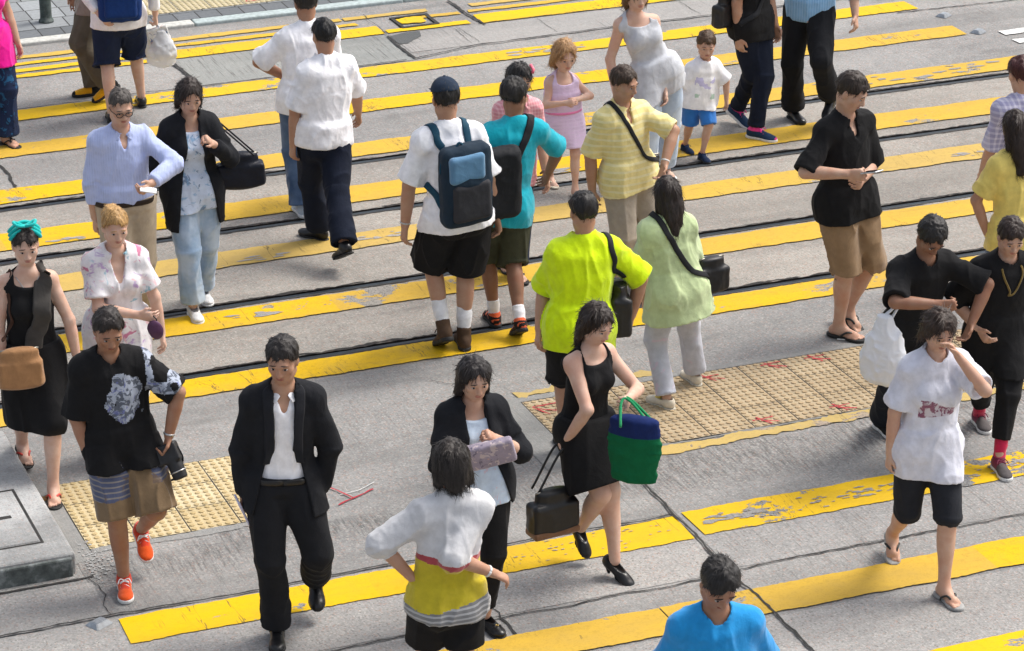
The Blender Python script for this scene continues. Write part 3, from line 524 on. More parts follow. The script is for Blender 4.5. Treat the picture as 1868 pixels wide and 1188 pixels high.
'colorblock': {"sh_il":[-0.088,-0.024,1.348],"el_il":[-0.317,-0.05,1.197],"wr_il":[-0.164,-0.044,1.004],"hip_il":[-0.079,-0.021,0.869],"kn_il":[-0.104,0.094,0.485],"an_il":[-0.077,0.082,0.083],"sh_ir":[0.155,0.041,1.348],"el_ir":[0.042,-0.123,1.157],"wr_ir":[0.233,-0.039,1.027],"hip_ir":[0.08,0.022,0.869],"kn_ir":[0.069,0.039,0.468],"an_ir":[0.078,-0.081,0.083],"pel":[0.0,0.0,0.869],"neck":[0.037,0.009,1.394],"head":[0.031,0.044,1.582],"hfwd":[-0.247,0.923,-0.296],"fwd":[-0.259,0.966,0.0],"fws":[-0.259,0.966,0.002],"side":[-0.966,-0.259,0.0],"up":[0.069,0.017,0.997],"ff_il":[-0.259,0.966,-0.0],"ff_ir":[-0.259,0.966,-0.0],"root":[-0.328,13.149,0.0],"H":1.64,"ils":1},
'blackjacket': {"sh_il":[-0.121,-0.073,1.256],"el_il":[-0.174,-0.224,1.038],"wr_il":[0.031,-0.293,1.144],"hip_il":[-0.059,-0.051,0.853],"kn_il":[-0.025,-0.154,0.474],"an_il":[-0.06,0.085,0.16],"sh_ir":[0.114,0.003,1.256],"el_ir":[0.261,-0.058,1.037],"wr_ir":[0.126,-0.197,1.181],"hip_ir":[0.095,-0.001,0.853],"kn_ir":[0.108,-0.108,0.474],"an_ir":[0.06,-0.086,0.081],"pel":[0.018,-0.026,0.853],"neck":[-0.006,-0.036,1.302],"head":[0.015,-0.092,1.48],"hfwd":[0.295,-0.909,-0.296],"fwd":[0.309,-0.951,0.0],"fws":[0.309,-0.951,-0.005],"side":[-0.951,-0.309,-0.0],"up":[-0.053,-0.022,0.998],"ff_il":[0.271,-0.835,-0.479],"ff_ir":[0.574,-0.819,-0.0],"root":[-0.211,14.546,0.0],"H":1.61,"ils":-1},
'suit': {"sh_il":[-0.178,-0.102,1.387],"el_il":[-0.252,-0.093,1.105],"wr_il":[-0.255,-0.085,0.844],"hip_il":[-0.135,-0.082,0.922],"kn_il":[-0.115,-0.195,0.512],"an_il":[-0.097,-0.14,0.088],"sh_ir":[0.123,-0.06,1.387],"el_ir":[0.21,-0.048,1.108],"wr_ir":[0.169,-0.04,0.851],"hip_ir":[0.038,-0.058,0.922],"kn_ir":[0.135,-0.177,0.524],"an_ir":[0.097,0.141,0.24],"pel":[-0.049,-0.07,0.922],"neck":[-0.025,-0.082,1.437],"head":[-0.019,-0.129,1.634],"hfwd":[-0.133,-0.946,-0.296],"fwd":[0.139,-0.99,0.0],"fws":[0.138,-0.99,-0.029],"side":[-0.99,-0.139,-0.0],"up":[0.045,-0.023,0.999],"ff_il":[0.07,-0.998,-0.0],"ff_ir":[0.122,-0.869,-0.479],"root":[-1.176,14.484,0.0],"H":1.74,"ils":-1},
'cameraman': {"sh_il":[-0.198,-0.112,1.337],"el_il":[-0.247,-0.125,1.059],"wr_il":[-0.182,-0.142,0.816],"hip_il":[-0.099,-0.089,0.89],"kn_il":[-0.051,-0.184,0.493],"an_il":[-0.04,-0.121,0.085],"sh_ir":[0.078,-0.012,1.337],"el_ir":[0.306,-0.056,1.176],"wr_ir":[0.247,-0.092,0.933],"hip_ir":[0.059,-0.031,0.89],"kn_ir":[0.166,-0.175,0.52],"an_ir":[0.039,0.121,0.26],"pel":[-0.02,-0.06,0.89],"neck":[-0.064,-0.062,1.384],"head":[-0.045,-0.114,1.572],"hfwd":[0.308,-0.846,-0.435],"fwd":[0.342,-0.94,0.0],"fws":[0.34,-0.94,0.027],"side":[-0.94,-0.342,-0.0],"up":[-0.089,-0.003,0.996],"ff_il":[0.174,-0.985,-0.0],"ff_ir":[0.3,-0.825,-0.479],"root":[-2.125,15.026,0.0],"H":1.68,"ils":-1},
'sash': {"sh_il":[-0.089,-0.106,1.317],"el_il":[-0.148,-0.122,1.05],"wr_il":[-0.136,-0.136,0.807],"hip_il":[-0.053,-0.072,0.841],"kn_il":[-0.077,-0.003,0.449],"an_il":[-0.127,0.248,0.14],"sh_ir":[0.151,-0.037,1.317],"el_ir":[0.254,-0.05,1.064],"wr_ir":[0.287,-0.057,0.822],"hip_ir":[0.105,-0.027,0.841],"kn_ir":[0.141,-0.191,0.479],"an_ir":[0.128,-0.247,0.082],"pel":[0.026,-0.049,0.841],"neck":[0.032,-0.073,1.364],"head":[0.038,-0.098,1.552],"hfwd":[0.267,-0.931,-0.247],"fwd":[0.276,-0.961,0.0],"fws":[0.275,-0.96,-0.048],"side":[-0.961,-0.276,-0.0],"up":[0.011,-0.046,0.999],"ff_il":[0.331,-0.91,-0.247],"ff_ir":[0.174,-0.985,-0.0],"root":[-2.851,16.329,0.0],"H":1.63,"ils":-1},
'floral': {"sh_il":[-0.104,-0.055,1.295],"el_il":[-0.081,-0.161,1.044],"wr_il":[0.158,-0.205,1.021],"hip_il":[-0.076,-0.031,0.864],"kn_il":[-0.05,-0.031,0.465],"an_il":[-0.057,0.088,0.082],"sh_ir":[0.127,0.038,1.295],"el_ir":[0.229,0.038,1.041],"wr_ir":[0.261,0.038,0.799],"hip_ir":[0.076,0.031,0.864],"kn_ir":[0.097,-0.082,0.481],"an_ir":[0.057,-0.088,0.082],"pel":[0.0,-0.0,0.864],"neck":[0.013,-0.009,1.342],"head":[0.03,-0.053,1.526],"hfwd":[0.358,-0.886,-0.296],"fwd":[0.375,-0.927,0.0],"fws":[0.374,-0.927,-0.028],"side":[-0.927,-0.375,-0.0],"up":[0.027,-0.019,0.999],"ff_il":[0.375,-0.927,-0.0],"ff_ir":[0.375,-0.927,-0.0],"root":[-2.372,16.658,0.0],"H":1.63,"ils":-1},
'bluestripe': {"sh_il":[-0.141,-0.065,1.327],"el_il":[-0.204,-0.055,1.048],"wr_il":[-0.198,-0.048,0.793],"hip_il":[-0.08,-0.032,0.901],"kn_il":[-0.045,-0.146,0.502],"an_il":[-0.051,-0.106,0.086],"sh_ir":[0.134,0.046,1.327],"el_ir":[0.351,-0.068,1.18],"wr_ir":[0.217,-0.274,1.112],"hip_ir":[0.079,0.032,0.901],"kn_ir":[0.103,-0.0,0.486],"an_ir":[0.05,0.107,0.086],"pel":[-0.0,0.0,0.901],"neck":[-0.004,-0.01,1.375],"head":[0.014,-0.055,1.567],"hfwd":[0.358,-0.886,-0.296],"fwd":[0.375,-0.927,0.0],"fws":[0.375,-0.927,-0.017],"side":[-0.927,-0.375,-0.0],"up":[-0.008,-0.022,1.0],"ff_il":[0.375,-0.927,-0.0],"ff_ir":[0.375,-0.927,-0.0],"root":[-2.571,18.76,0.0],"H":1.7,"ils":-1},
'cardigan': {"sh_il":[-0.122,-0.049,1.303],"el_il":[-0.255,-0.062,1.063],"wr_il":[-0.118,-0.069,0.858],"hip_il":[-0.077,-0.028,0.865],"kn_il":[-0.034,-0.154,0.486],"an_il":[-0.018,-0.16,0.083],"sh_ir":[0.114,0.037,1.303],"el_ir":[0.269,-0.01,1.08],"wr_ir":[0.164,-0.163,1.241],"hip_ir":[0.078,0.028,0.865],"kn_ir":[0.076,0.039,0.463],"an_ir":[0.019,0.159,0.083],"pel":[0.0,-0.0,0.865],"neck":[-0.004,-0.007,1.35],"head":[0.013,-0.054,1.534],"hfwd":[0.321,-0.883,-0.343],"fwd":[0.342,-0.94,0.0],"fws":[0.342,-0.94,-0.01],"side":[-0.94,-0.342,-0.0],"up":[-0.009,-0.014,1.0],"ff_il":[0.342,-0.94,-0.0],"ff_ir":[0.342,-0.94,-0.0],"root":[-2.15,19.07,0.0],"H":1.64,"ils":-1},
'blackpolo': {"sh_il":[-0.183,-0.158,1.47],"el_il":[-0.327,-0.324,1.252],"wr_il":[-0.068,-0.418,1.271],"hip_il":[-0.099,-0.115,0.975],"kn_il":[-0.024,-0.184,0.536],"an_il":[-0.042,-0.096,0.092],"sh_ir":[0.07,0.04,1.47],"el_ir":[0.157,0.059,1.174],"wr_ir":[0.062,-0.2,1.162],"hip_ir":[0.047,-0.001,0.975],"kn_ir":[0.161,-0.069,0.544],"an_ir":[0.041,0.095,0.14],"pel":[-0.026,-0.058,0.975],"neck":[-0.06,-0.059,1.522],"head":[-0.024,-0.105,1.728],"hfwd":[0.775,-0.412,-0.479],"fwd":[0.616,-0.788,0.0],"fws":[0.614,-0.789,0.036],"side":[-0.788,-0.616,-0.0],"up":[-0.062,-0.002,0.998],"ff_il":[0.848,-0.53,-0.0],"ff_ir":[0.54,-0.692,-0.479],"root":[2.222,18.6,0.0],"H":1.84,"ils":-1},
'headdown': {"sh_il":[-0.09,-0.14,1.247],"el_il":[-0.148,-0.4,1.153],"wr_il":[0.103,-0.42,1.145],"hip_il":[-0.078,-0.032,0.819],"kn_il":[-0.071,0.089,0.426],"an_il":[-0.099,0.32,0.085],"sh_ir":[0.182,-0.03,1.247],"el_ir":[0.431,-0.125,1.154],"wr_ir":[0.334,-0.23,0.947],"hip_ir":[0.078,0.031,0.819],"kn_ir":[0.121,-0.193,0.477],"an_ir":[0.099,-0.32,0.085],"pel":[-0.0,-0.0,0.819],"neck":[0.051,-0.095,1.294],"head":[0.078,-0.163,1.476],"hfwd":[0.261,-0.646,-0.717],"fwd":[0.375,-0.927,0.0],"fws":[0.361,-0.907,-0.219],"side":[-0.927,-0.375,-0.0],"up":[0.104,-0.194,0.975],"ff_il":[0.375,-0.927,-0.0],"ff_ir":[0.375,-0.927,-0.0],"root":[2.393,16.695,0.0],"H":1.68,"ils":-1},
'maroon': {"sh_il":[-0.096,-0.056,1.308],"el_il":[-0.181,-0.067,1.048],"wr_il":[-0.197,-0.076,0.804],"hip_il":[-0.069,-0.045,0.832],"kn_il":[-0.076,-0.024,0.433],"an_il":[-0.114,0.258,0.15],"sh_ir":[0.146,0.004,1.308],"el_ir":[0.279,-0.227,1.245],"wr_ir":[0.127,-0.196,1.434],"hip_ir":[0.09,-0.005,0.832],"kn_ir":[0.124,-0.185,0.477],"an_ir":[0.113,-0.257,0.082],"pel":[0.011,-0.025,0.832],"neck":[0.026,-0.026,1.355],"head":[0.038,-0.073,1.538],"hfwd":[0.218,-0.874,-0.435],"fwd":[0.242,-0.97,0.0],"fws":[0.242,-0.97,-0.009],"side":[-0.97,-0.242,-0.0],"up":[0.029,-0.002,1.0],"ff_il":[0.0,-0.878,-0.479],"ff_ir":[0.423,-0.906,-0.0],"root":[2.27,15.032,0.0],"H":1.63,"ils":-1},
'blacktee': {"sh_il":[-0.106,-0.026,1.185],"el_il":[-0.262,0.04,0.972],"wr_il":[-0.127,-0.106,0.831],"hip_il":[-0.08,-0.014,0.781],"kn_il":[-0.039,0.106,0.405],"an_il":[-0.011,0.338,0.082],"sh_ir":[0.173,0.024,1.185],"el_ir":[0.3,0.15,0.981],"wr_ir":[0.266,0.024,0.776],"hip_ir":[0.08,0.014,0.781],"kn_ir":[0.067,-0.214,0.456],"an_ir":[0.011,-0.338,0.082],"pel":[-0.0,-0.0,0.781],"neck":[0.037,-0.001,1.231],"head":[0.045,-0.066,1.408],"hfwd":[0.156,-0.887,-0.435],"fwd":[0.174,-0.985,0.0],"fws":[0.172,-0.985,-0.016],"side":[-0.985,-0.174,-0.0],"up":[0.082,-0.002,0.997],"ff_il":[0.174,-0.985,-0.0],"ff_ir":[0.208,-0.978,-0.0],"root":[2.924,16.762,0.0],"H":1.62,"ils":-1},
'yellowtee': {"sh_il":[-0.147,-0.018,1.304],"el_il":[-0.281,-0.018,1.072],"wr_il":[-0.199,-0.018,0.846],"hip_il":[-0.076,-0.027,0.848],"kn_il":[-0.096,0.084,0.473],"an_il":[-0.059,0.084,0.081],"sh_ir":[0.084,0.066,1.304],"el_ir":[0.113,0.109,1.041],"wr_ir":[0.093,0.185,0.814],"hip_ir":[0.075,0.028,0.848],"kn_ir":[0.053,0.033,0.457],"an_ir":[0.059,-0.084,0.081],"pel":[-0.0,0.0,0.848],"neck":[-0.035,0.026,1.35],"head":[-0.045,0.054,1.534],"hfwd":[-0.331,0.91,-0.247],"fwd":[-0.342,0.94,0.0],"fws":[-0.338,0.938,-0.071],"side":[-0.94,-0.342,0.0],"up":[-0.068,0.051,0.996],"ff_il":[-0.342,0.94,-0.0],"ff_ir":[-0.342,0.94,-0.0],"root":[3.282,18.25,0.0],"H":1.6,"ils":1},
'plaid': {"sh_il":[-0.212,-0.025,1.306],"el_il":[-0.269,0.011,1.035],"wr_il":[-0.306,0.102,0.806],"hip_il":[-0.079,-0.028,0.88],"kn_il":[-0.106,0.083,0.49],"an_il":[-0.066,0.063,0.084],"sh_ir":[0.061,0.074,1.306],"el_ir":[0.117,0.078,1.032],"wr_ir":[0.089,0.148,0.795],"hip_ir":[0.078,0.029,0.88],"kn_ir":[0.055,0.056,0.475],"an_ir":[0.066,-0.062,0.084],"pel":[-0.0,0.0,0.88],"neck":[-0.083,0.027,1.352],"head":[-0.094,0.055,1.543],"hfwd":[-0.331,0.91,-0.247],"fwd":[-0.342,0.94,0.0],"fws":[-0.325,0.939,-0.11],"side":[-0.94,-0.342,0.0],"up":[-0.173,0.056,0.983],"ff_il":[-0.342,0.94,-0.0],"ff_ir":[-0.342,0.94,-0.0],"root":[3.541,19.364,0.0],"H":1.66,"ils":1},
'bluetee': {"sh_il":[-0.207,-0.018,1.358],"el_il":[-0.304,0.056,1.096],"wr_il":[-0.134,-0.018,0.916],"hip_il":[-0.085,-0.015,0.912],"kn_il":[-0.071,-0.068,0.494],"an_il":[-0.067,0.047,0.087],"sh_ir":[0.089,0.035,1.358],"el_ir":[0.189,0.143,1.109],"wr_ir":[0.12,0.035,0.885],"hip_ir":[0.085,0.015,0.912],"kn_ir":[0.101,-0.096,0.505],"an_ir":[0.067,-0.047,0.087],"pel":[0.0,0.0,0.912],"neck":[-0.065,0.009,1.407],"head":[-0.054,-0.055,1.595],"hfwd":[0.246,-0.757,-0.605],"fwd":[0.174,-0.985,0.0],"fws":[0.168,-0.985,0.041],"side":[-0.985,-0.174,-0.0],"up":[-0.131,0.019,0.991],"ff_il":[0.174,-0.985,-0.0],"ff_ir":[0.174,-0.985,-0.0],"root":[0.972,11.96,0.0],"H":1.72,"ils":-1},
}

# ------------------------------------------------------------------ figures: signed-distance modelling with numpy, meshed by surface nets
F32 = np.float32
_lat = np.random.RandomState(3).rand(32, 32, 32).astype(F32)
def vnoise(q):
    i = np.floor(q).astype(np.int32); f = (q - i).astype(F32); f = f * f * (3 - 2 * f); i &= 31; j = (i + 1) & 31
    x0, y0, z0 = i.T; x1, y1, z1 = j.T; fx, fy, fz = f.T
    def L(a, b, t): return a + (b - a) * t
    return L(L(L(_lat[x0, y0, z0], _lat[x1, y0, z0], fx), L(_lat[x0, y1, z0], _lat[x1, y1, z0], fx), fy),
             L(L(_lat[x0, y0, z1], _lat[x1, y0, z1], fx), L(_lat[x0, y1, z1], _lat[x1, y1, z1], fx), fy), fz)
def V(*a): return np.array(a, dtype=float)
def nrm(v): return v / (np.linalg.norm(v) + 1e-12)
def lerp(a, b, t): return a + (b - a) * t

class Loft:
    """tapered limb a->b with a radius profile, optionally flattened along axis e by factor f; c squashes the round ends"""
    def __init__(s, a, b, rs, e=None, f=1.0, c=1.0, k=0.03):
        s.a, s.b, s.rs, s.e, s.f, s.c, s.k = a, b, np.array(rs, float), e, f, c, k
        r = s.rs.max(); s.lo = np.minimum(a, b) - r - .01; s.hi = np.maximum(a, b) + r + .01
    def grow(s, g): return Loft(s.a, s.b, s.rs + g, s.e, s.f, s.c, s.k)
    def __call__(s, X, Y, Z):
        ba = s.b - s.a; L = np.linalg.norm(ba); t3 = ba / L
        px, py, pz = X - s.a[0], Y - s.a[1], Z - s.a[2]
        ax = px * t3[0] + py * t3[1] + pz * t3[2]
        t = np.clip(ax / L, 0, 1)
        ex = (ax - t * L) * s.c
        cx, cy, cz = px - ax * t3[0], py - ax * t3[1], pz - ax * t3[2]
        d2 = cx * cx + cy * cy + cz * cz
        if s.e is not None:
            e = nrm(s.e - t3 * (s.e @ t3)); q = cx * e[0] + cy * e[1] + cz * e[2]
            d2 = d2 + q * q * (1 / s.f ** 2 - 1)
        r = np.interp(t, np.linspace(0, 1, len(s.rs)), s.rs) if len(s.rs) > 1 else s.rs[0]
        if len(s.rs) > 2: pass
        return (np.sqrt(d2 + ex * ex) - r) * (0.85 if s.e is not None else 1.0)
class Ell:
    def __init__(s, c, axes, r, k=0.03):
        s.c, s.ax, s.r, s.k = c, axes, r, k; m = max(r) + .01; s.lo, s.hi = c - m, c + m
    def grow(s, g): return Ell(s.c, s.ax, tuple(x + g for x in s.r), s.k)
    def __call__(s, X, Y, Z):
        px, py, pz = X - s.c[0], Y - s.c[1], Z - s.c[2]; k0 = 0; k1 = 0
        for a, r in zip(s.ax, s.r):
            q = px * a[0] + py * a[1] + pz * a[2]; k0 = k0 + (q / r) ** 2; k1 = k1 + (q / r ** 2) ** 2
        k0 = np.sqrt(k0); return k0 * (k0 - 1) / np.maximum(np.sqrt(k1), 1e-6)
class Box:
    def __init__(s, c, axes, h, r=0.01, k=0.005):
        s.c, s.ax, s.h, s.r, s.k = c, axes, h, r, k; m = np.linalg.norm(h) + .01; s.lo, s.hi = c - m, c + m
    def grow(s, g): return Box(s.c, s.ax, tuple(x + g for x in s.h), s.r, s.k)
    def __call__(s, X, Y, Z):
        px, py, pz = X - s.c[0], Y - s.c[1], Z - s.c[2]; o = 0; m = None
        for a, h in zip(s.ax, s.h):
            q = np.abs(px * a[0] + py * a[1] + pz * a[2]) - (h - s.r); o = o + np.maximum(q, 0) ** 2; m = q if m is None else np.maximum(m, q)
        return np.sqrt(o) + np.minimum(m, 0) - s.r
class Half:      # half space: inside where (p-c).n < 0
    def __init__(s, c, n, k=0): s.c, s.n, s.k = c, nrm(n), k
    def __call__(s, X, Y, Z): return (X - s.c[0]) * s.n[0] + (Y - s.c[1]) * s.n[1] + (Z - s.c[2]) * s.n[2]

class Field:
    def __init__(s, prims, h, pad=0.03):
        lo = np.min([p.lo for p in prims], 0) - pad; hi = np.max([p.hi for p in prims], 0) + pad
        s.lo, s.h = lo, h; s.n = np.ceil((hi - lo) / h).astype(int) + 1
        s.a = np.full(s.n, 0.5, F32)
        for p in prims: s.add(p)
    def win(s, lo, hi):
        i = np.clip(np.floor((lo - s.lo) / s.h).astype(int), 0, s.n - 1); j = np.clip(np.ceil((hi - s.lo) / s.h).astype(int) + 1, 1, s.n)
        sl = tuple(slice(a, b) for a, b in zip(i, j))
        g = [(s.lo[d] + s.h * np.arange(i[d], j[d])).astype(F32) for d in range(3)]
        return sl, (g[0][:, None, None], g[1][None, :, None], g[2][None, None, :])
    def add(s, p):
        m = p.k + 2 * s.h; sl, g = s.win(p.lo - m, p.hi + m); d = p(*g).astype(F32); c = s.a[sl]
        k = max(p.k, 1e-4); q = np.maximum(k - np.abs(c - d), 0) / k
        s.a[sl] = np.minimum(c, d) - q * q * k * 0.25
    def cut(s, p, k=0.0):          # subtract p
        if hasattr(p, 'lo'): sl, g = s.win(p.lo - .04, p.hi + .04)
        else: sl, g = s.win(s.lo, s.lo + s.n * s.h)
        d = -p(*g).astype(F32); c = s.a[sl]
        if k: q = np.maximum(k - np.abs(c - d), 0) / k; s.a[sl] = np.maximum(c, d) + q * q * k * 0.25
        else: s.a[sl] = np.maximum(c, d)
    def keep(s, p):                # intersect with p
        sl, g = s.win(s.lo, s.lo + s.n * s.h); s.a = np.maximum(s.a, p(*g).astype(F32))
    def displace(s, fn, band=0.035, guard=()):
        g = np.nonzero(np.abs(s.a + .01) < .022) if guard else None
        idx = np.nonzero(np.abs(s.a) < band); P = s.lo + np.stack(idx, 1) * s.h
        s.a[idx] += fn(P.astype(F32))
        if guard:                                                  # cloth never sinks below what it covers
            X, Y, Z = (s.lo + np.stack(g, 1) * s.h).T; v = s.a[g]
            for p in guard: v = np.minimum(v, p(X, Y, Z))
            s.a[g] = v
    def sample(s, P):
        q = np.clip((P - s.lo) / s.h, 0, np.array(s.n) - 1.001); i = q.astype(int); f = q - i; r = 0
        for dx in (0, 1):
            for dy in (0, 1):
                for dz in (0, 1):
                    w = (f[:, 0] if dx else 1 - f[:, 0]) * (f[:, 1] if dy else 1 - f[:, 1]) * (f[:, 2] if dz else 1 - f[:, 2])
                    r = r + w * s.a[i[:, 0] + dx, i[:, 1] + dy, i[:, 2] + dz]
        return r
    def grad(s, P, e=0.012):
        g = np.stack([s.sample(P + e * np.eye(3)[d]) - s.sample(P - e * np.eye(3)[d]) for d in range(3)], 1)
        return g / (np.linalg.norm(g, axis=1, keepdims=True) + 1e-9)
    def mesh(s):
        a = s.a; a[0] = a[-1] = .5; a[:, 0] = a[:, -1] = .5; a[:, :, 0] = a[:, :, -1] = .5
        ins = a < 0; nx, ny, nz = a.shape
        c = np.zeros((nx - 1, ny - 1, nz - 1), np.uint8)
        for dx in (0, 1):
            for dy in (0, 1):
                for dz in (0, 1): c += ins[dx:nx - 1 + dx, dy:ny - 1 + dy, dz:nz - 1 + dz]
        ci = np.nonzero((c > 0) & (c < 8)); N = len(ci[0]); ids = np.full(c.shape, -1, np.int32); ids[ci] = np.arange(N)
        off = [(x, y, z) for x in (0, 1) for y in (0, 1) for z in (0, 1)]
        val = np.stack([a[ci[0] + o[0], ci[1] + o[1], ci[2] + o[2]] for o in off], 1)
        acc = np.zeros((N, 3), F32); cnt = np.zeros((N, 1), F32)
        for p in range(8):
            for q in range(p + 1, 8):
                if sum(abs(off[p][d] - off[q][d]) for d in range(3)) != 1: continue
                m = (val[:, p] < 0) != (val[:, q] < 0); den = val[:, p] - val[:, q]; den = np.where(np.abs(den) < 1e-9, 1e-9, den)
                t = (val[:, p] / den)[:, None]; po, qo = np.array(off[p], F32), np.array(off[q], F32)
                acc += np.where(m[:, None], po + (qo - po) * t, 0); cnt += m[:, None]
        vs = s.lo + (np.stack(ci, 1) + acc / cnt) * s.h
        fs = []
        for ax in range(3):
            sa = [slice(None)] * 3; sb = [slice(None)] * 3; sa[ax] = slice(0, -1); sb[ax] = slice(1, None)
            A, B = ins[tuple(sa)], ins[tuple(sb)]; u, w = [(1, 2), (2, 0), (0, 1)][ax]
            for sign, m in ((0, A & ~B), (1, ~A & B)):
                e = np.nonzero(m)
                if not len(e[0]): continue
                def g(du, dw):
                    k = [x.copy() for x in e]; k[u] -= du; k[w] -= dw; return ids[tuple(k)]
                q = np.stack([g(1, 1), g(0, 1), g(0, 0), g(1, 0)], 1)
                fs.append(q[:, ::-1] if sign else q)
        return vs, np.concatenate(fs)

def np_mesh(name, vs, fs, mats, midx=None, parent=None, loc=None):
    me = bpy.data.meshes.new(name); nf = len(fs); k = fs.shape[1]
    me.vertices.add(len(vs)); me.vertices.foreach_set('co', np.ascontiguousarray(vs, F32).ravel())
    me.loops.add(nf * k); me.loops.foreach_set('vertex_index', np.ascontiguousarray(fs, np.int32).ravel())
    me.polygons.add(nf); me.polygons.foreach_set('loop_start', np.arange(0, nf * k, k, dtype=np.int32))
    me.polygons.foreach_set('use_smooth', np.ones(nf, bool))
    for m in (mats if isinstance(mats, (list, tuple)) else [mats]): me.materials.append(m)
    if midx is not None: me.polygons.foreach_set('material_index', midx.astype(np.int32))
    me.update(calc_edges=True)
    o = bpy.data.objects.new(name, me); COL.objects.link(o)
    if parent is not None: o.parent = parent
    if loc is not None: o.location = loc
    return o
def tube(pts, r, m=8, flat=None):
    """swept tube; flat=(normals, w, t) gives a ribbon of width w and thickness t facing the normals"""
    P = np.array(pts, float); n = len(P); T = np.gradient(P, axis=0); T /= np.linalg.norm(T, axis=1, keepdims=True) + 1e-9
    if flat is None:
        ref = V(0, 0, 1) if abs(T[0][2]) < .9 else V(1, 0, 0); N = []
        for t in T: ref = nrm(ref - t * (ref @ t)); N.append(ref)
        N = np.array(N); w = t_ = None
        rr = np.interp(np.linspace(0, 1, n), np.linspace(0, 1, len(r)), r) if hasattr(r, '__len__') else np.full(n, r)
        wa, ta = rr, rr
    else:
        N = np.array(flat[0]); N -= T * np.sum(N * T, 1, keepdims=True); N /= np.linalg.norm(N, axis=1, keepdims=True) + 1e-9
        wa, ta = np.full(n, flat[1] / 2), np.full(n, flat[2] / 2)
    B = np.cross(T, N); an = np.linspace(0, 2 * pi, m, endpoint=False)
    vs = (P[:, None] + N[:, None] * (np.sin(an)[None, :, None] * ta[:, None, None]) + B[:, None] * (np.cos(an)[None, :, None] * wa[:, None, None])).reshape(-1, 3)
    fs = [(i * m + j, i * m + (j + 1) % m, (i + 1) * m + (j + 1) % m, (i + 1) * m + j) for i in range(n - 1) for j in range(m)]
    k = len(vs); vs = np.vstack([vs, P[0], P[-1]])
    fs += [(k, (j + 1) % m, j, j) for j in range(m)] + [(k + 1, (n - 1) * m + j, (n - 1) * m + (j + 1) % m, (n - 1) * m + (j + 1) % m) for j in range(m)]
    return vs, fs
def tubes(name, lst, mat, parent=None, loc=None):
    vs = []; fs = []; k = 0
    for v, f in lst:
        vs.append(v); fs += [tuple(dict.fromkeys(x + k for x in q)) for q in f]; k += len(v)
    me = bpy.data.meshes.new(name); me.from_pydata(np.vstack(vs).tolist(), [], fs); me.update()
    for p in me.polygons: p.use_smooth = True
    me.materials.append(mat); o = bpy.data.objects.new(name, me); COL.objects.link(o)
    if parent is not None: o.parent = parent
    if loc is not None: o.location = loc
    return o
def smooth_path(pts, n=24):
    P = np.array(pts, float); Q = np.vstack([2 * P[0] - P[1], P, 2 * P[-1] - P[-2]]); out = []
    for i in range(1, len(Q) - 2):
        for t in np.linspace(0, 1, n, endpoint=False):
            a, b, c, d = Q[i - 1], Q[i], Q[i + 1], Q[i + 2]
            out.append(.5 * (2 * b + (c - a) * t + (2 * a - 5 * b + 4 * c - d) * t * t + (3 * b - a - 3 * c + d) * t ** 3))
    out.append(P[-1]); return np.array(out)

# ------------------------------------------------------------------ materials of people and what they carry
_mc = {}
def cloth(name, col, rough=0.9, var=0.12, weave=260, stripe=None, check=None, sheen=0.25, worn=None, flor=None):
    key = (name, col)
    if key in _mc: return _mc[key]
    t = NT(name); c = t.coord(); n = t.noise(c, 18, 4, 0.6)
    k = t.mix(t.ramp(n, 0.3, 0.7), tuple(x * (1 - var) for x in col), tuple(min(1, x * (1 + var)) for x in col))
    if worn: k = t.mix(t.math('MULTIPLY', t.ramp(t.noise(c, 5, 3, 0.6), 0.42, 0.62), 0.8), k, worn)
    if stripe:                       # (colour, bands per metre, axis, share)
        sx = t.sep(c); ax = {'x': sx[0], 'y': sx[1], 'z': sx[2]}[stripe[2]]
        w = t.math('ADD', ax, t.math('MULTIPLY', t.noise(c, 4, 2, 0.5), 0.03))
        k = t.mix(t.math('LESS_THAN', t.math('FRACT', t.math('MULTIPLY', w, stripe[1])), stripe[3]), k, stripe[0])
    if check:
        sx = t.sep(c)
        h1 = t.math('LESS_THAN', t.math('FRACT', t.math('MULTIPLY', sx[2], check[1])), 0.4)
        h2 = t.math('LESS_THAN', t.math('FRACT', t.math('MULTIPLY', t.math('ADD', sx[0], t.math('MULTIPLY', sx[1], 0.6)), check[1])), 0.4)
        k = t.mix(t.math('MULTIPLY', t.math('ADD', h1, h2), 0.5), k, check[0])
    if flor:
        for i, (cc, sc_, th) in enumerate(flor):
            v = t.noise(t.coord((1, 1, 1), (0.3 * i, 0.7 * i, 1.1 * i)), sc_, 3, 0.6, 1.0)
            k = t.mix(t.math('MULTIPLY', t.ramp(v, th, th + 0.05), 0.85), k, cc)
    cr = t.noise(t.coord((1, 1, .7), (.35, .5, .2)), 8, 2, 0.5, 0.9); cr = t.math('POWER', t.math('SUBTRACT', 1.0, t.math('ABSOLUTE', t.math('MULTIPLY_ADD', cr, 2.0, -1.0))), 4.0)
    t.bump(t.math('ADD', t.math('MULTIPLY', cr, 0.7), t.math('ADD', t.math('MULTIPLY', t.noise(c, weave, 2, 0.5), 0.4), t.noise(c, 45, 3, 0.6))), 0.45, 0.004)
    m = t.out(k, rough, 0, 0.16)
    t.b.inputs['Sheen Weight'].default_value = sheen if max(col) > .15 else 0.02; t.b.inputs['Sheen Roughness'].default_value = 0.5
    _mc[key] = m; return m
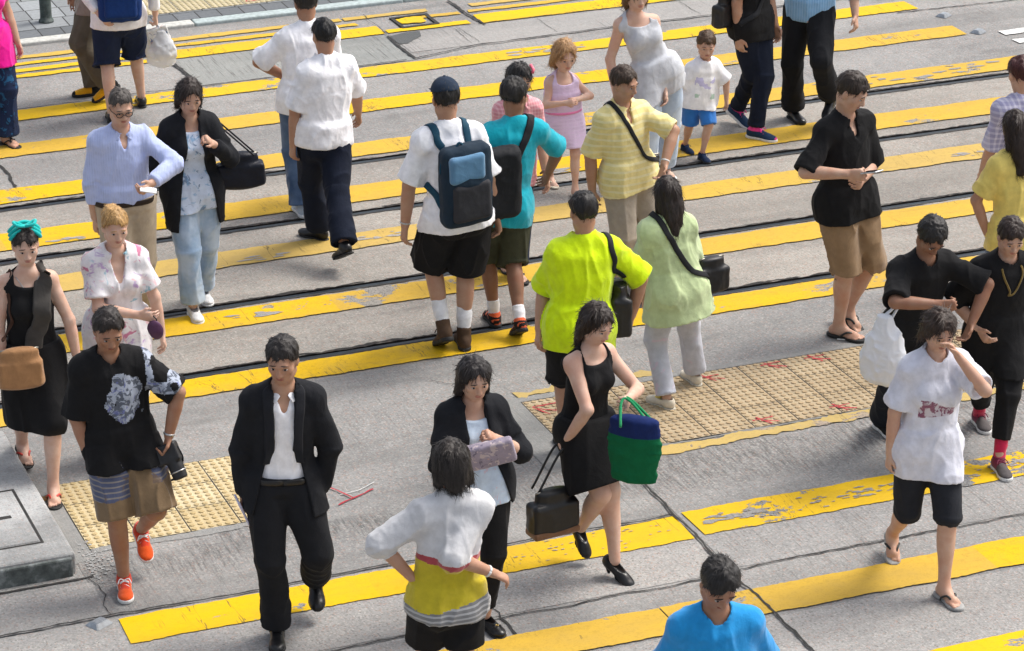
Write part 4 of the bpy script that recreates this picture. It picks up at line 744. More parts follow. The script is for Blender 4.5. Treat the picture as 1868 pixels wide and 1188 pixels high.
def skin_mat(col):
    if ('skin', col) in _mc: return _mc[('skin', col)]
    t = NT('skin'); c = t.coord(); n = t.noise(c, 14, 4, 0.6); n2 = t.noise(c, 90, 3, 0.6)
    k = t.mix(t.ramp(n, 0.35, 0.7), col, (col[0] * 0.9, col[1] * 0.76, col[2] * 0.70))
    k = t.mix(t.math('MULTIPLY', t.ramp(n2, 0.5, 0.8), 0.25), k, tuple(x * 0.75 for x in col))
    n3 = t.noise(c, 6, 3, 0.6); k = t.mix(t.math('MULTIPLY', t.ramp(n3, 0.48, 0.70), 0.45), k, (col[0] * 0.95, col[1] * 0.72, col[2] * 0.66))
    t.bump(n2, 0.12, 0.002); m = t.out(k, 0.52, 0, 0.4)
    t.b.inputs['Subsurface Weight'].default_value = 0.08; t.b.inputs['Subsurface Radius'].default_value = (0.01, 0.004, 0.002)
    _mc[('skin', col)] = m; return m
def hair_mat(col):
    if ('hair', col) in _mc: return _mc[('hair', col)]
    t = NT('hair'); c = t.coord((1, 1, 0.12)); n = t.noise(c, 130, 3, 0.7)
    k = t.mix(t.ramp(n, 0.3, 0.7), tuple(x * 0.5 for x in col), tuple(min(1, x * 1.8 + 0.004) for x in col))
    t.bump(n, 0.6, 0.004); m = t.out(k, 0.5, 0, 0.35); _mc[('hair', col)] = m; return m
def solid(name, col, rough=0.5, metal=0.0, bump=0.1):
    if (name, col) in _mc: return _mc[(name, col)]
    m = simple(name, col, rough, 0.18, 40, bump, metal); _mc[(name, col)] = m; return m
M_eye = solid('eye_white', (0.40, 0.36, 0.33), 0.4); M_iris = solid('iris', (0.02, 0.013, 0.01), 0.25)
TAN, LIGHT, FAIR, BROWN, DEEP = (0.46, 0.275, 0.185), (0.55, 0.355, 0.26), (0.64, 0.44, 0.345), (0.37, 0.205, 0.13), (0.28, 0.15, 0.095)

# ------------------------------------------------------------------ the figure
class Person:
    def __init__(s, key, label, skin=TAN, sex='m', girth=1.0, kid=False, feet=('bare', 'bare'), smile=0.0):
        J = POSE[key]; s.key = key; s.sex, s.kid, s.girth = sex, kid, girth
        for k, v in J.items(): setattr(s, k, np.array(v, float) if isinstance(v, list) else v)
        s.s = s.H / 1.75; s.seed = abs(hash(key)) % 97 if False else sum(map(ord, key)) % 97
        s.hs = s.s * (1.0 if not kid else 1.38)                       # head scale
        f = nrm(s.hfwd); s.hr = nrm(np.cross(f, V(0, 0, 1))); s.hu = nrm(np.cross(s.hr, f)); s.hf = f
        s.skin = skin_mat(skin); s.skincol = skin; s.feet = feet; s.fields = {}
        s.build_body(label)
    def off(s, c, f=0, u=0, r=0, k=1): return c + (s.hf * f + s.hu * u + s.hr * r) * s.hs * k
    # --- primitive sets shared by skin and clothing
    def torso(s, g=0.0, front=1.0):
        q = s.s * s.girth * .91; up, side, fw = s.up, s.side, s.fws; W = 1.0
        wide = [.160, .146, .142, .160, .172, .160] if s.sex == 'm' else [.160, .138, .120, .130, .146, .138]
        if s.kid: wide = [.125, .125, .122, .125, .128, .120]; q = s.H / 1.20
        P = [Loft(s.pel, s.neck - up * .085 * s.s, [w * q + g for w in wide], fw, .66, 2.2, .05)]
        P.append(Loft(s.pel + up * .05, s.pel - V(0, 0, .085 * s.s), [(.150 if not s.kid else .115) * q + g, (.165 if not s.kid else .122) * q + g, (.150 if not s.kid else .11) * q + g], s.fwd, .70, 2.0, .05))
        r = (.050 if s.sex == 'm' else .043) * s.s * (1 if not s.kid else .95)
        P.append(Loft(s.sh_il, s.sh_ir, [r + g, r * 1.12 + g, r + g], None, 1, 1, .05))
        for k in ('il', 'ir'):
            sg = 1 if k == 'il' else -1
            P.append(Loft(s.neck + up * .015 * s.s, getattr(s, 'sh_' + k), [.050 * s.s + g * .8, .046 * s.s + g], None, 1, 1, .04))
            P.append(Ell(s.pel - s.fwd * .055 * q + side * sg * .07 * q - V(0, 0, .035 * s.s), (side, s.fwd, V(0, 0, 1)), (.085 * q + g, .085 * q + g, .095 * q + g), .05))
            if s.sex == 'f' and not s.kid:
                P.append(Ell(lerp(s.pel, s.neck, .64) + fw * .075 * q + side * sg * .066 * q, (side, fw, up), (.062 * q + g, .060 * q + g, .066 * q + g), .05))
        return P
    def arm(s, k, g=0.0, a=0.0, b=2.0):
        q = s.s * (.5 + .5 * s.girth) * (.92 if s.sex == 'f' else 1); S, E, Wr = (getattr(s, n + k) for n in ('sh_', 'el_', 'wr_'))
        return [Loft(S, E, [.052 * q + g, .049 * q + g, .045 * q + g, .039 * q + g], None, 1, 1, .03), Loft(E, Wr, [.040 * q + g, .043 * q + g, .036 * q + g, .028 * q + g], None, 1, 1, .02)]
    def leg(s, k, g=0.0):
        q = s.s * (.5 + .5 * s.girth) * (1 if not s.kid else .88); Hp, K, A = (getattr(s, n + k) for n in ('hip_', 'kn_', 'an_')); sh = nrm(A - K); bk = nrm(-s.fwd - sh * (-s.fwd @ sh))
        return [Loft(Hp, K, [.092 * q + g, .086 * q + g, .072 * q + g, .058 * q + g], None, 1, 1, .04),
                Loft(K, A, [.056 * q + g, .052 * q + g, .050 * q + g, .040 * q + g, .035 * q + g], None, 1, 1, .025),
                Ell(lerp(K, A, .30) + bk * .022 * q, (nrm(np.cross(sh, bk)), bk, sh), (.046 * q + g, .046 * q + g, .12 * q + g), .03)]
    def hand(s, k, curl=0.5):
        E, Wr = getattr(s, 'el_' + k), getattr(s, 'wr_' + k); q = s.s * (.92 if s.sex == 'f' else 1); d = nrm(Wr - E)
        hand_dir = getattr(s, 'hd_' + k, None)
        if hand_dir is not None: d = nrm(d + hand_dir)
        inn = -s.side * (1 if k == 'il' else -1)                      # palm faces the thigh
        pn = nrm(inn - d * (inn @ d)); w = np.cross(d, pn); 
        if w @ s.fws < 0: w = -w                                      # thumb side points forward
        P = [Loft(Wr - d * .01, Wr + d * .085 * q, [.027 * q, .037 * q, .040 * q], pn, .48, 1.6, .015)]
        for i, (o, L) in enumerate(((.033, .074), (.0115, .082), (-.0105, .077), (-.0315, .060))):
            b = Wr + d * (.082 - abs(o) * .12) * q + w * o * q; c1, c2 = curl * .75 + .1 * i * curl, curl * 1.5 + .15
            m = b + (d * cos(c1) + pn * sin(c1)) * L * .52 * q; e = m + (d * cos(c1 + c2) + pn * sin(c1 + c2)) * L * .5 * q
            P += [Loft(b, m, [.0092 * q, .0082 * q], None, 1, 1, .003), Loft(m, e, [.0082 * q, .0070 * q], None, 1, 1, .002)]
        tb = Wr + d * .025 * q + w * .026 * q; tm = tb + (d * .65 + w * .6 + pn * .25) * .042 * q; te = tm + (d * .9 + w * .1 + pn * .4) * .034 * q
        P += [Loft(tb, tm, [.014 * q, .0105 * q], None, 1, 1, .01), Loft(tm, te, [.0105 * q, .008 * q], None, 1, 1, .004)]
        return P
    def foot_frame(s, k):
        f = getattr(s, 'ff_' + k); r = nrm(np.cross(f, V(0, 0, 1))); return f, r, nrm(np.cross(r, f)), getattr(s, 'an_' + k), s.s * (1 if not s.kid else 1.02)
    def bare_foot(s, k):
        f, r, u, A, q = s.foot_frame(k); d = A - u * .0
        P = [Ell(A - u * .042 * q - f * .032 * q, (r, f, u), (.030 * q, .036 * q, .036 * q), .02), Loft(A + u * .01 * q, A - u * .03 * q + f * .03 * q, [.034 * q, .036 * q], None, 1, 1, .02),
             Loft(A - u * .035 * q, A + f * .11 * q - u * .056 * q, [.036 * q, .033 * q, .030 * q], None, 1, 1, .02), Ell(A + f * .10 * q - u * .060 * q, (r, f, u), (.043 * q, .045 * q, .018 * q), .015)]
        sg = 1 if (r @ s.side) * (1 if k == 'il' else -1) < 0 else -1  # big toe on the inner side
        for i, (o, L, rr) in enumerate(((.028, .050, .0135), (.009, .050, .0095), (-.007, .044, .009), (-.021, .037, .0085), (-.033, .028, .008))):
            b = A + f * .125 * q + r * sg * o * q - u * .061 * q - f * (.012 * q if i > 2 else 0); P.append(Loft(b, b + f * L * .7 * q - u * .004 * q, [rr * q, rr * q * .95], None, 1, 1, .004))
        return P
    def head_prims(s):
        C, q, o = s.head, s.hs, s.off; ax = (s.hr, s.hf, s.hu); E = lambda c, r, k=.02: Ell(c, ax, tuple(x * q for x in r), k * q)
        L = lambda a, b, rs, k=.015: Loft(a, b, [x * q for x in rs], None, 1, 1, k * q)
        P = [E(o(C, -.012, .032), (.073, .092, .084)), E(o(C, .024, -.030), (.060, .066, .082), .03), E(o(C, .040, -.082), (.034, .036, .030), .04),
             L(o(C, -.005, -.07, .05), o(C, .045, -.088, .018), (.018, .016), .03), L(o(C, -.005, -.07, -.05), o(C, .045, -.088, -.018), (.018, .016), .03),
             L(o(C, .080, .020, -.032), o(C, .080, .020, .032), (.012, .012), .02),
             L(o(C, .086, .008), o(C, .104, -.030), (.009, .0125), .010), E(o(C, .094, -.036, .011), (.010, .010, .008), .008), E(o(C, .094, -.036, -.011), (.010, .010, .008), .008),
             E(o(C, .078, -.058), (.024, .014, .011), .012), E(o(C, .055, -.022, .040), (.022, .02, .02), .03), E(o(C, .055, -.022, -.040), (.022, .02, .02), .03)]
        for sg in (1, -1): P.append(Ell(o(C, -.006, -.010, .074 * sg), (nrm(s.hr * sg * .8 + s.hf * .35), nrm(s.hf - s.hr * sg * .3), s.hu), (.010 * q, .020 * q, .033 * q), .008))
        nb = s.neck - s.up * .02 * s.s; nr = (.056 if s.sex == 'm' else .046) * s.s * (1 if not s.kid else 1)
        P.append(Loft(nb, s.off(C, -.014, -.055), [nr * 1.08, nr * .98, nr], None, 1, 1, .03))
        return P
    def build_body(s, label):
        P = s.torso() + s.leg('il') + s.leg('ir') + s.arm('il') + s.arm('ir')
        for i, k in enumerate(('il', 'ir')):
            P += s.hand(k, getattr(s, 'curl_' + k, None) or CURL.get((s.key, k), .45))
            if s.feet[i] == 'bare': P += s.bare_foot(k)
        P += s.head_prims()
        F = Field(P, .0064)
        for sg in (1, -1): F.cut(Ell(s.off(s.head, .098, .001, .032 * sg), (s.hr, s.hf, s.hu), (.016 * s.hs, .0165 * s.hs, .008 * s.hs)), .012 * s.hs)
        F.cut(Loft(s.off(s.head, .096, -.0585, -.020), s.off(s.head, .096, -.0585, .020), [.0035 * s.hs] * 2, None, 1, 1), .006)
        s.body_field = F
        vs, fs = F.mesh(); s.root_o = np_mesh('person', vs, fs, s.skin, loc=tuple(s.root))
        s.root_o['label'] = label; s.root_o['category'] = 'person'; s.root_o['group'] = 'pedestrians on the zebra crossing'
        # eyes, brows, lips
        for sg in (1, -1):
            e = Field([Ell(s.off(s.head, .0790, .000, .032 * sg), (s.hr, s.hf, s.hu), (.0130 * s.hs, .0115 * s.hs, .0062 * s.hs), .001)], .0028, .01); v, f = e.mesh()
            cf = v[f].mean(1) - s.off(s.head, .0790, .0, .032 * sg); dd = np.abs(cf @ s.hr); np_mesh('eye', v, f, [M_eye, M_iris], (dd < .0050 * s.hs), s.root_o)
        M_lip = solid('lips', (s.skincol[0] * .75, s.skincol[1] * .48, s.skincol[2] * .48), .45)
        pts = [s.off(s.head, .0915 - 9 * x * x, -.0565 + 1.5 * x * x, x) for x in np.linspace(-.022, .022, 9)]; p2 = [s.off(s.head, .091 - 9 * x * x, -.066 + 3.5 * x * x, x) for x in np.linspace(-.018, .018, 9)]
        w = [.002 * s.hs, .0045 * s.hs, .0055 * s.hs, .0045 * s.hs, .002 * s.hs]; tubes('lips', [tube(pts, w), tube(p2, w)], M_lip, s.root_o)
    def brows(s, mat):
        for sg in (1, -1): tubes('eyebrow', [tube([s.off(s.head, .093 - 6 * (x - .03) ** 2 - .25 * max(0, x - .03), .031 - .04 * x - 14 * max(0, x - .034) ** 2, x * sg) for x in np.linspace(.014, .052, 8)], [.0015 * s.hs, .0036 * s.hs, .002 * s.hs])], mat, s.root_o)
    # --- hair
    def hair(s, style='short', col=(.012, .010, .009), t=.014, length=.2, cut=0.0):
        t *= .72
        C, q = s.head, s.hs; ax = (s.hr, s.hf, s.hu); m = hair_mat(col)
        cap = Ell(s.off(C, -.014, .034), ax, ((.074 + t) * q, (.093 + t) * q, (.085 + t * 1.2) * q), .02)
        F = Field([cap] + ([Loft(s.off(C, -.07, .03), s.off(C, -.07, .03) - s.hu * length * q, [.075 * q, .085 * q, .075 * q, .05 * q], s.hf, .6, 1.5, .03)] if style in ('long', 'bob') else []) +
                  ([Loft(s.off(C, -.02, .03, .062 * g), s.off(C, -.03, -.09 - .25 * max(0, length - .2), .078 * g), [.036 * q, .034 * q, .026 * q], None, 1, 1, .03) for g in (1, -1)] if style in ('long', 'bob') else []) +
                  ([Ell(s.off(C, -.10, .06), ax, (.042 * q, .04 * q, .042 * q), .02)] if style == 'bun' else []) +
                  ([Loft(s.off(C, -.10, .04), s.off(C, -.13, -.05), [.03 * q, .04 * q, .035 * q], None, 1, 1, .02), Loft(s.off(C, -.13, -.05), s.off(C, -.12, -.16), [.035 * q, .012 * q], None, 1, 1, .02)] if style == 'tail' else []), .0065, .03)
        hl = .066 + cut                                             # hairline
        a = s.off(C, .078, hl); n = s.hu * .78 - s.hf * .62
        if style in ('short', 'tail', 'bun'):
            hp = Half(a, -n)
            def line(X, Y, Z):
                Pq = np.stack(np.broadcast_arrays(X, Y, Z), -1).reshape(-1, 3); L = Pq - C; x, y = L @ s.hr, L @ s.hf
                return hp(X, Y, Z) + ((vnoise(np.stack([x * 48 + s.seed, y * 30, x * 0], 1)) - .5) * .034 + (vnoise(np.stack([x * 130, y * 90 + s.seed, x * 0], 1)) - .5) * .014).reshape(np.broadcast(X, Y, Z).shape) * (s.hs)
            F.keep(line)
        else:
            face = Ell(s.off(C, .085, -.012), ax, (.066 * q, .085 * q, .088 * q)); F.cut(face, .012)
            F.cut(Ell(s.off(C, .03, -.13), ax, (.075 * q, .075 * q, .09 * q)), .01)
        if style == 'short':                                        # fringe and cropped sides
            for g in (1, -1): F.cut(Ell(s.off(C, .0, -.035, .095 * g), ax, (.03 * q, .05 * q, .05 * q)), .01)
        sd = s.seed
        def dis(P):
            L = P - C; x, y, z = L @ s.hr, L @ s.hf, L @ s.hu
            a1 = vnoise(np.stack([x * 85 + sd, y * 85, z * 18], 1)); a2 = vnoise(np.stack([x * 26, y * 26 + sd, z * 12 + 5], 1))
            return (a1 - .5) * .014 + (a2 - .5) * .014
        F.displace(dis, .03)
        vs, fs = F.mesh()
        r = np.random.RandomState(sd + 5); nb = 1500 if style in ('long', 'bob') else 1000   # loose locks over the mass
        pk = vs[fs[r.randint(0, len(fs), nb)]].mean(1); nr = F.grad(pk); L = pk - C; up_ = (L @ s.hu)[:, None]; fr = (L @ s.hf)[:, None]
        flow = -s.hu[None] * 1.0 + s.hf[None] * np.clip(up_ * 9, 0, .8) * np.sign(fr + .02) + s.hr[None] * np.sign(L @ s.hr)[:, None] * np.clip(up_ * 6, 0, .6) + r.normal(0, .33, (nb, 3))
        flow -= nr * np.sum(flow * nr, 1, keepdims=True); flow /= np.linalg.norm(flow, axis=1, keepdims=True) + 1e-9
        ln = (r.uniform(.018, .040, (nb, 1)) if style in ('short', 'bun', 'tail') else r.uniform(.03, .085, (nb, 1))) * q; lift = r.uniform(.000, .008, (nb, 1)) * q
        w = np.cross(flow, nr) * r.uniform(.0012, .0030, (nb, 1)) * q; V_ = []
        for t in (0, .4, .75, 1.0):
            c_ = pk - nr * .003 + flow * ln * t + nr * (lift * 2.0 * t - lift * 1.1 * t * t); V_ += [c_ - w * (1 - .8 * t), c_ + w * (1 - .8 * t)]
        V_ = np.stack(V_, 1).reshape(-1, 3); b0 = len(vs) + np.arange(nb)[:, None] * 8
        fs = np.concatenate([fs] + [b0 + np.array([[2 * i, 2 * i + 1, 2 * i + 3, 2 * i + 2]]) for i in range(3)]); vs = np.vstack([vs, V_])
        np_mesh('hair', vs, fs, m, None, s.root_o)
        s.hair_field = F; s.brows(m); return s
    # --- clothing
    def folds(s, F, amp, zs=(9, 9, 4.5), band=.035, amp2=.32, guard=()):
        amp = amp * 1.15
        sd = s.seed * 1.7; c = s.pel
        def dis(P):
            L = P - c; x, y, z = L @ s.side, L @ s.fws, L @ s.up
            w = vnoise(np.stack([x * 4 + sd, y * 4, z * 4 + 9], 1)) * 1.6
            a = vnoise(np.stack([x * zs[0] + w + sd, y * zs[1] + w, z * zs[2] + w + x * 5], 1)); b = vnoise(np.stack([x * zs[0] * 2.3 + w, y * zs[1] * 2.3 + sd, z * zs[2] * 2.1 - x * 9 + w], 1))
            r = 1 - np.abs(2 * a - 1); r2 = 1 - np.abs(2 * b - 1)
            return (-amp * (r ** 3 - .25) - amp * amp2 * (r2 ** 3 - .25)).astype(F32)
        F.displace(dis, band, guard)
    def local(s, vs, fs):
        c = vs[fs].mean(1) - s.pel; return c @ s.side, c @ s.fws, c @ s.up
    def top(s, mat, name='shirt', ease=.014, hem=-.12, sleeve=.7, flare=.012, neck='crew', amp=.008, loose=0.012, open_front=None, paint=None, mats=None, sl_ease=None, tuck=None, shoulder_strap=None, cuff=True, hemcurve=0.0, blouson=0.0):
        q = s.s * s.girth; g = ease; P = s.torso(g); up = s.up
        if tuck is not None: hem = tuck
        wb = (.142 if s.sex == 'm' else .130) * q if not s.kid else .125 * s.H / 1.2
        P.append(Loft(lerp(s.pel, s.neck, .60), s.pel + up * hem, [wb * .98 + g, wb * .98 + g + loose * .5, wb + g + (flare + loose) * .6, wb * 1.02 + g + flare + loose * .6], s.fws, .70, 3, .03))
        if tuck is None and getattr(s, 'leg_prims', None): P += [p.grow(.016) for p in s.leg_prims if not (isinstance(p, Loft) and p.b[2] < s.pel[2] - .55 * s.H / 1.75)]
        if open_front: P += [p.grow(.007) for p in s.top_prims if p.hi[2] > s.pel[2] + .12]
        if blouson: P.append(Loft(s.pel + up * .10, s.pel + up * (hem + .03), [wb + g + blouson, wb + g + blouson], s.fws, .8, 3, .04))
        se = sl_ease if sl_ease is not None else g + .008; ends = []
        if sleeve > 0:
            for k in ('il', 'ir'):
                S, E, Wr = (getattr(s, n + k) for n in ('sh_', 'el_', 'wr_')); r0 = .044 * s.s * (.93 if s.sex == 'f' else 1)
                if sleeve <= 1:
                    se *= .72; e = lerp(S, E, sleeve); P.append(Loft(S, e, [r0 + se * .7, r0 + se, r0 + se * 1.25], None, 1, 5, .035)); ends.append((e, nrm(E - S), r0 + se * 1.25, S)); se /= .72
                else:
                    e = lerp(E, Wr, sleeve - 1)
                    P += [Loft(S, E, [r0 + se * .55, r0 + se * .7, r0 * .95 + se * .8], None, 1, 1, .035), Loft(E, e, [r0 * .9 + se * .8, r0 * .8 + se * .8, r0 * .55 + se * .9], None, 1, 4, .03)]; ends.append((e, nrm(Wr - E), r0 * .55 + se, E))
        F = Field(P, .0078)
        s.top_prims = P
        s.folds(F, amp, guard=s.torso(.005) + (s.arm('il', .005) + s.arm('ir', .005) if sleeve > 0 else []))
        F.keep(Half(s.pel + up * hem + (s.fws * 0), -up + s.fws * hemcurve))
        if 0 < sleeve <= 1:
            for e, d, r, S in ends: F.cut(Loft(e - d * .004, e + d * .05, [max(r - .017, .02)] * 2, None, 1, 12))
        elif sleeve == 0:
            for k, sg in (('il', 1), ('ir', -1)):
                S, E = getattr(s, 'sh_' + k), getattr(s, 'el_' + k); F.cut(Loft(S + s.side * sg * .022 + up * .075, lerp(S, E, .45) + s.side * sg * .02, [.066 * s.s, .058 * s.s], None, 1, 1), .01)
        nk = s.neck
        if neck == 'crew': F.cut(Loft(nk + s.fws * .018 + up * .005, s.head, [.066 * s.s, .068 * s.s], None, 1, 3), .006)
        elif neck == 'v': F.cut(Loft(nk + s.fws * .02, s.head, [.066 * s.s, .07 * s.s], None, 1, 3), .006); F.cut(Loft(nk + s.fws * .05 * s.s - up * .02, lerp(s.pel, nk, .62) + s.fws * .15 * s.s, [.062 * s.s, .012], s.side, .85, 1), .004)
        elif neck == 'scoop': F.cut(Loft(nk + s.fws * .05 - up * .03, s.head, [.092 * s.s, .085 * s.s], None, 1, 3), .006); F.cut(Ell(nk - s.fws * .06 + up * .0, (s.side, s.fws, up), (.075 * s.s, .06 * s.s, .05 * s.s)), .006)
        elif neck == 'collar': F.cut(Loft(nk + s.fws * .02 + up * .01, s.head, [.060 * s.s, .066 * s.s], None, 1, 3), .006); F.cut(Loft(nk + s.fws * .06 * s.s - up * .01, lerp(s.pel, nk, .80) + s.fws * .13 * s.s, [.040 * s.s, .008], s.side, .85, 1), .004)
        if open_front:                                               # (half width at the top, half width at the hem)
            a, b = open_front; F.cut(Loft(nk + s.fws * .14, lerp(s.pel, nk, .45) + s.fws * .16, [a, a * .9, b], s.fws, 2.2, 1), .004)
            F.cut(Loft(lerp(s.pel, nk, .45) + s.fws * .16, s.pel + up * (hem - .05) + s.fws * .17, [b, b * 1.6, b * 2.2], s.fws, 2.2, 1), .004)
        vs, fs = F.mesh(); s.fields[name] = F; s.topF = F
        mi = None
        if paint: mi = paint(*s.local(vs, fs))
        o = np_mesh(name, vs, fs, mats or mat, mi, s.root_o)
        if neck == 'collar': s.collar(mats[0] if mats else mat, o)
        return o
    def collar(s, mat, parent, h=.035):
        up, nk = s.up, s.neck + s.fws * .012; q = s.s; L = []
        for sg in (1, -1):
            pts = [nk + s.fws * (-cos(t) * .062 * q) * -1 * -1 + s.side * sg * sin(t) * .068 * q + up * (.022 - .030 * (t / pi) ** 2) * q for t in np.linspace(0.0, pi * .82, 14)]
            pts.append(pts[-1] + s.fws * .018 * q - up * .028 * q + s.side * sg * .022 * q)
            nn = [nrm(p - nk - up * ((p - nk) @ up)) + up * .6 for p in pts]; L.append(tube(pts, 0, 10, (nn, .040 * q, .009 * q)))
        return tubes('collar', L, mat, parent)
    def trousers(s, mat, name='trousers', length=1.0, ease=.016, r_knee=None, hem=.015, amp=.007, waist=.10, paint=None, mats=None, slim=0.0):
        """length counts thigh as 0..1 and shin as 1..2"""
        q = s.s * (.5 + .5 * s.girth) * (1 if not s.kid else .9); g = ease; P = [Loft(s.pel + s.up * waist, s.pel - V(0, 0, .03), [(.150 if not s.kid else .118) * s.s * s.girth * (1 if not s.kid else s.H / 1.2 / s.s) + g, (.158 if not s.kid else .122) * s.s * s.girth * (1 if not s.kid else s.H / 1.2 / s.s) + g], s.fwd, .70, 4, .04)]
        P += [p.grow(g) for p in s.torso()[1:2]] + [p for p in s.torso(g) if isinstance(p, Ell) and p.c[2] < s.pel[2]]
        ends = []
        for k in ('il', 'ir'):
            Hp, K, A = (getattr(s, n + k) for n in ('hip_', 'kn_', 'an_')); th = [.094 * q + g, .090 * q + g, .078 * q + g, .066 * q + g]
            if length <= 1:
                e = lerp(Hp, K, length); P.append(Loft(Hp, e, [.096 * q + g, .092 * q + g + hem * .5, .080 * q + g + hem], None, 1, 6, .016)); ends.append((e, nrm(K - Hp), .080 * q + g + hem, .058 * q))
            else:
                e = lerp(K, A, length - 1); r1 = .060 * q + g; r2 = (.052 - .014 * slim) * q + g + hem
                P += [Loft(Hp, K, th, None, 1, 1, .035), Loft(K, e, [r1, r1 - .004 * slim, (r1 + r2) / 2, r2], None, 1, 6, .03)]; ends.append((e, nrm(A - K), r2, .04 * q))
        F = Field(P, .0078); s.leg_prims = P; gd = s.torso(.005)[1:2]
        for k in ('il', 'ir'):                                       # skin the garment has to cover, down to just above its hem
            th, shn, calf = s.leg(k, .006)
            if length <= 1: gd.append(Loft(th.a, lerp(th.a, th.b, length - .06), np.interp(np.linspace(0, length - .06, 4), np.linspace(0, 1, 4), th.rs), None, 1, 8))
            else:
                t1 = max(length - 1.05, .02); gd += [th, Loft(shn.a, lerp(shn.a, shn.b, t1), np.interp(np.linspace(0, t1, 5), np.linspace(0, 1, 5), shn.rs), None, 1, 8)]
                if length > 1.6: gd.append(calf)
        sd = s.seed * 2.3
        def dis(Pp):
            L = Pp - s.pel; low = np.clip((-L[:, 2] - .45) * 2, 0, 1)
            a = vnoise(np.stack([L @ s.side * 11 + sd, L @ s.fwd * 11, L[:, 2] * (4 + 0 * low) + (L @ s.fwd) * 7], 1)); b = vnoise(np.stack([L @ s.side * 7, L @ s.fwd * 7 + sd, L[:, 2] * 22], 1))
            return (-amp * 1.6 * ((1 - np.abs(2 * a - 1)) ** 3 - .25) - amp * 1.2 * low * ((1 - np.abs(2 * b - 1)) ** 2 - .35)).astype(F32)
        F.displace(dis, guard=gd)
        for e, d, r, ri in ends: F.cut(Loft(e - d * .004, e + d * .06, [max(r - .018, .025)] * 2, None, 1, 12))
        F.keep(Half(s.pel + s.up * waist, s.up))
        vs, fs = F.mesh(); s.fields[name] = F; s.legF = F
        mi = paint(*s.local(vs, fs)) if paint else None
        return np_mesh(name, vs, fs, mats or mat, mi, s.root_o)
    def skirt(s, mat, name='skirt', length=.95, top=.10, ease=.014, hemr=.21, amp=.010, paint=None, mats=None, lift=0.0):
        q = s.s * s.girth * (1 if not s.kid else s.H / 1.2 / s.s * .78); g = ease; mids = [lerp(lerp(getattr(s, 'hip_' + k), getattr(s, 'kn_' + k), min(length, 1)), getattr(s, 'an_' + k), max(0, length - 1)) for k in ('il', 'ir')]
        bot = (mids[0] + mids[1]) / 2; bot[2] += lift; d = nrm(s.pel - bot)
        P = [Loft(s.pel + s.up * top, bot, [.142 * q + g, .168 * q + g, lerp(.17 * q, hemr * s.s, .5) + g, hemr * s.s], s.fwd, .78, 5, .04)]
        for k, m in zip(('il', 'ir'), mids):
            Hp = getattr(s, 'hip_' + k); K = getattr(s, 'kn_' + k); P.append(Loft(Hp, lerp(Hp, K, min(length, 1)), [.098 * s.s * s.girth + g, .092 * s.s + g, .085 * s.s + g] if not s.kid else [.08 * s.s * 1.2 + g] * 2, None, 1, 1, .08))
        P += [p for p in s.torso(g) if isinstance(p, Ell) and p.c[2] < s.pel[2]]
        F = Field(P, .0085); sd = s.seed; s.leg_prims = []
        def dis(Pp):
            L = Pp - s.pel; lo = np.clip(-L[:, 2] * 2.2 + .2, .15, 1); an = np.arctan2(L @ s.side, L @ s.fwd)
            a = vnoise(np.stack([np.cos(an) * 2.6 + sd, np.sin(an) * 2.6, L[:, 2] * 2.0], 1)); b = vnoise(np.stack([L @ s.side * 16 + sd, L @ s.fwd * 16, L[:, 2] * 3], 1))
            return (-amp * lo * 2 * ((1 - np.abs(2 * a - 1)) ** 2 - .35) - amp * .6 * lo * ((1 - np.abs(2 * b - 1)) ** 2 - .35)).astype(F32)
        F.displace(dis, .05); F.keep(Half(bot + V(0, 0, .01), -d)); F.keep(Half(s.pel + s.up * top, s.up))
        F.cut(Loft(bot - d * .05, bot + d * .02, [hemr * s.s - .03] * 2, s.fwd, .7, 8))
        vs, fs = F.mesh(); s.fields[name] = F; s.legF = F
        mi = paint(*s.local(vs, fs)) if paint else None
        return np_mesh(name, vs, fs, mats or mat, mi, s.root_o)
    def shoe(s, k, mat, sole, kind='sneaker', lace=None, sock=None, sockh=.10, accent=None, tongue=None):
        f, r, u, A, q = s.foot_frame(k); ax = (r, f, u); K = getattr(s, 'kn_' + k); sh = nrm(K - A); base = -.085 * q
        hi = .03 if kind == 'boot' else 0
        P = [Ell(A - u * .040 * q - f * .030 * q, ax, (.037 * q, .045 * q, .050 * q), .03), Loft(A - u * .035 * q, A + f * .105 * q - u * .056 * q, [.041 * q, .039 * q, .034 * q], None, 1, 1, .025), Ell(A + f * .128 * q - u * .060 * q, ax, (.045 * q, .062 * q, .028 * q), .02)]
        if kind in ('sneaker', 'dress'): P.append(Loft(A - u * .03 * q, A + u * .012 * q, [.040 * q, .041 * q], None, 1, 3, .02))
        if kind == 'boot': P.append(Loft(A - u * .03 * q, A + sh * .05 * q, [.044 * q, .046 * q], None, 1, 3, .02))
        if kind == 'dress': P.append(Ell(A + f * .165 * q - u * .064 * q, ax, (.030 * q, .035 * q, .020 * q), .03))
        F = Field(P, .006); F.keep(Half(A + u * (base + .014 * q), -u))
        if kind in ('pump', 'flat'): F.cut(Ell(A + f * .025 * q + u * .012 * q, ax, (.034 * q, .085 * q, .060 * q)), .006)
        else: F.cut(Loft(A + u * .0 * q, A + sh * .08 * q, [.034 * q, .037 * q], None, 1, 1), .004)
        vs, fs = F.mesh(); mi = None; mats = [mat]
        if accent:
            c = vs[fs].mean(1) - A; x, y = c @ f, c @ u; nn = vnoise(np.stack([x * 60 + 3, y * 60, c @ r * 25], 1)); mats = [mat, accent[0]]; mi = accent[1](x / q, c @ r / q, y / q, nn)
        o = np_mesh('shoe', vs, fs, mats, mi, s.root_o)
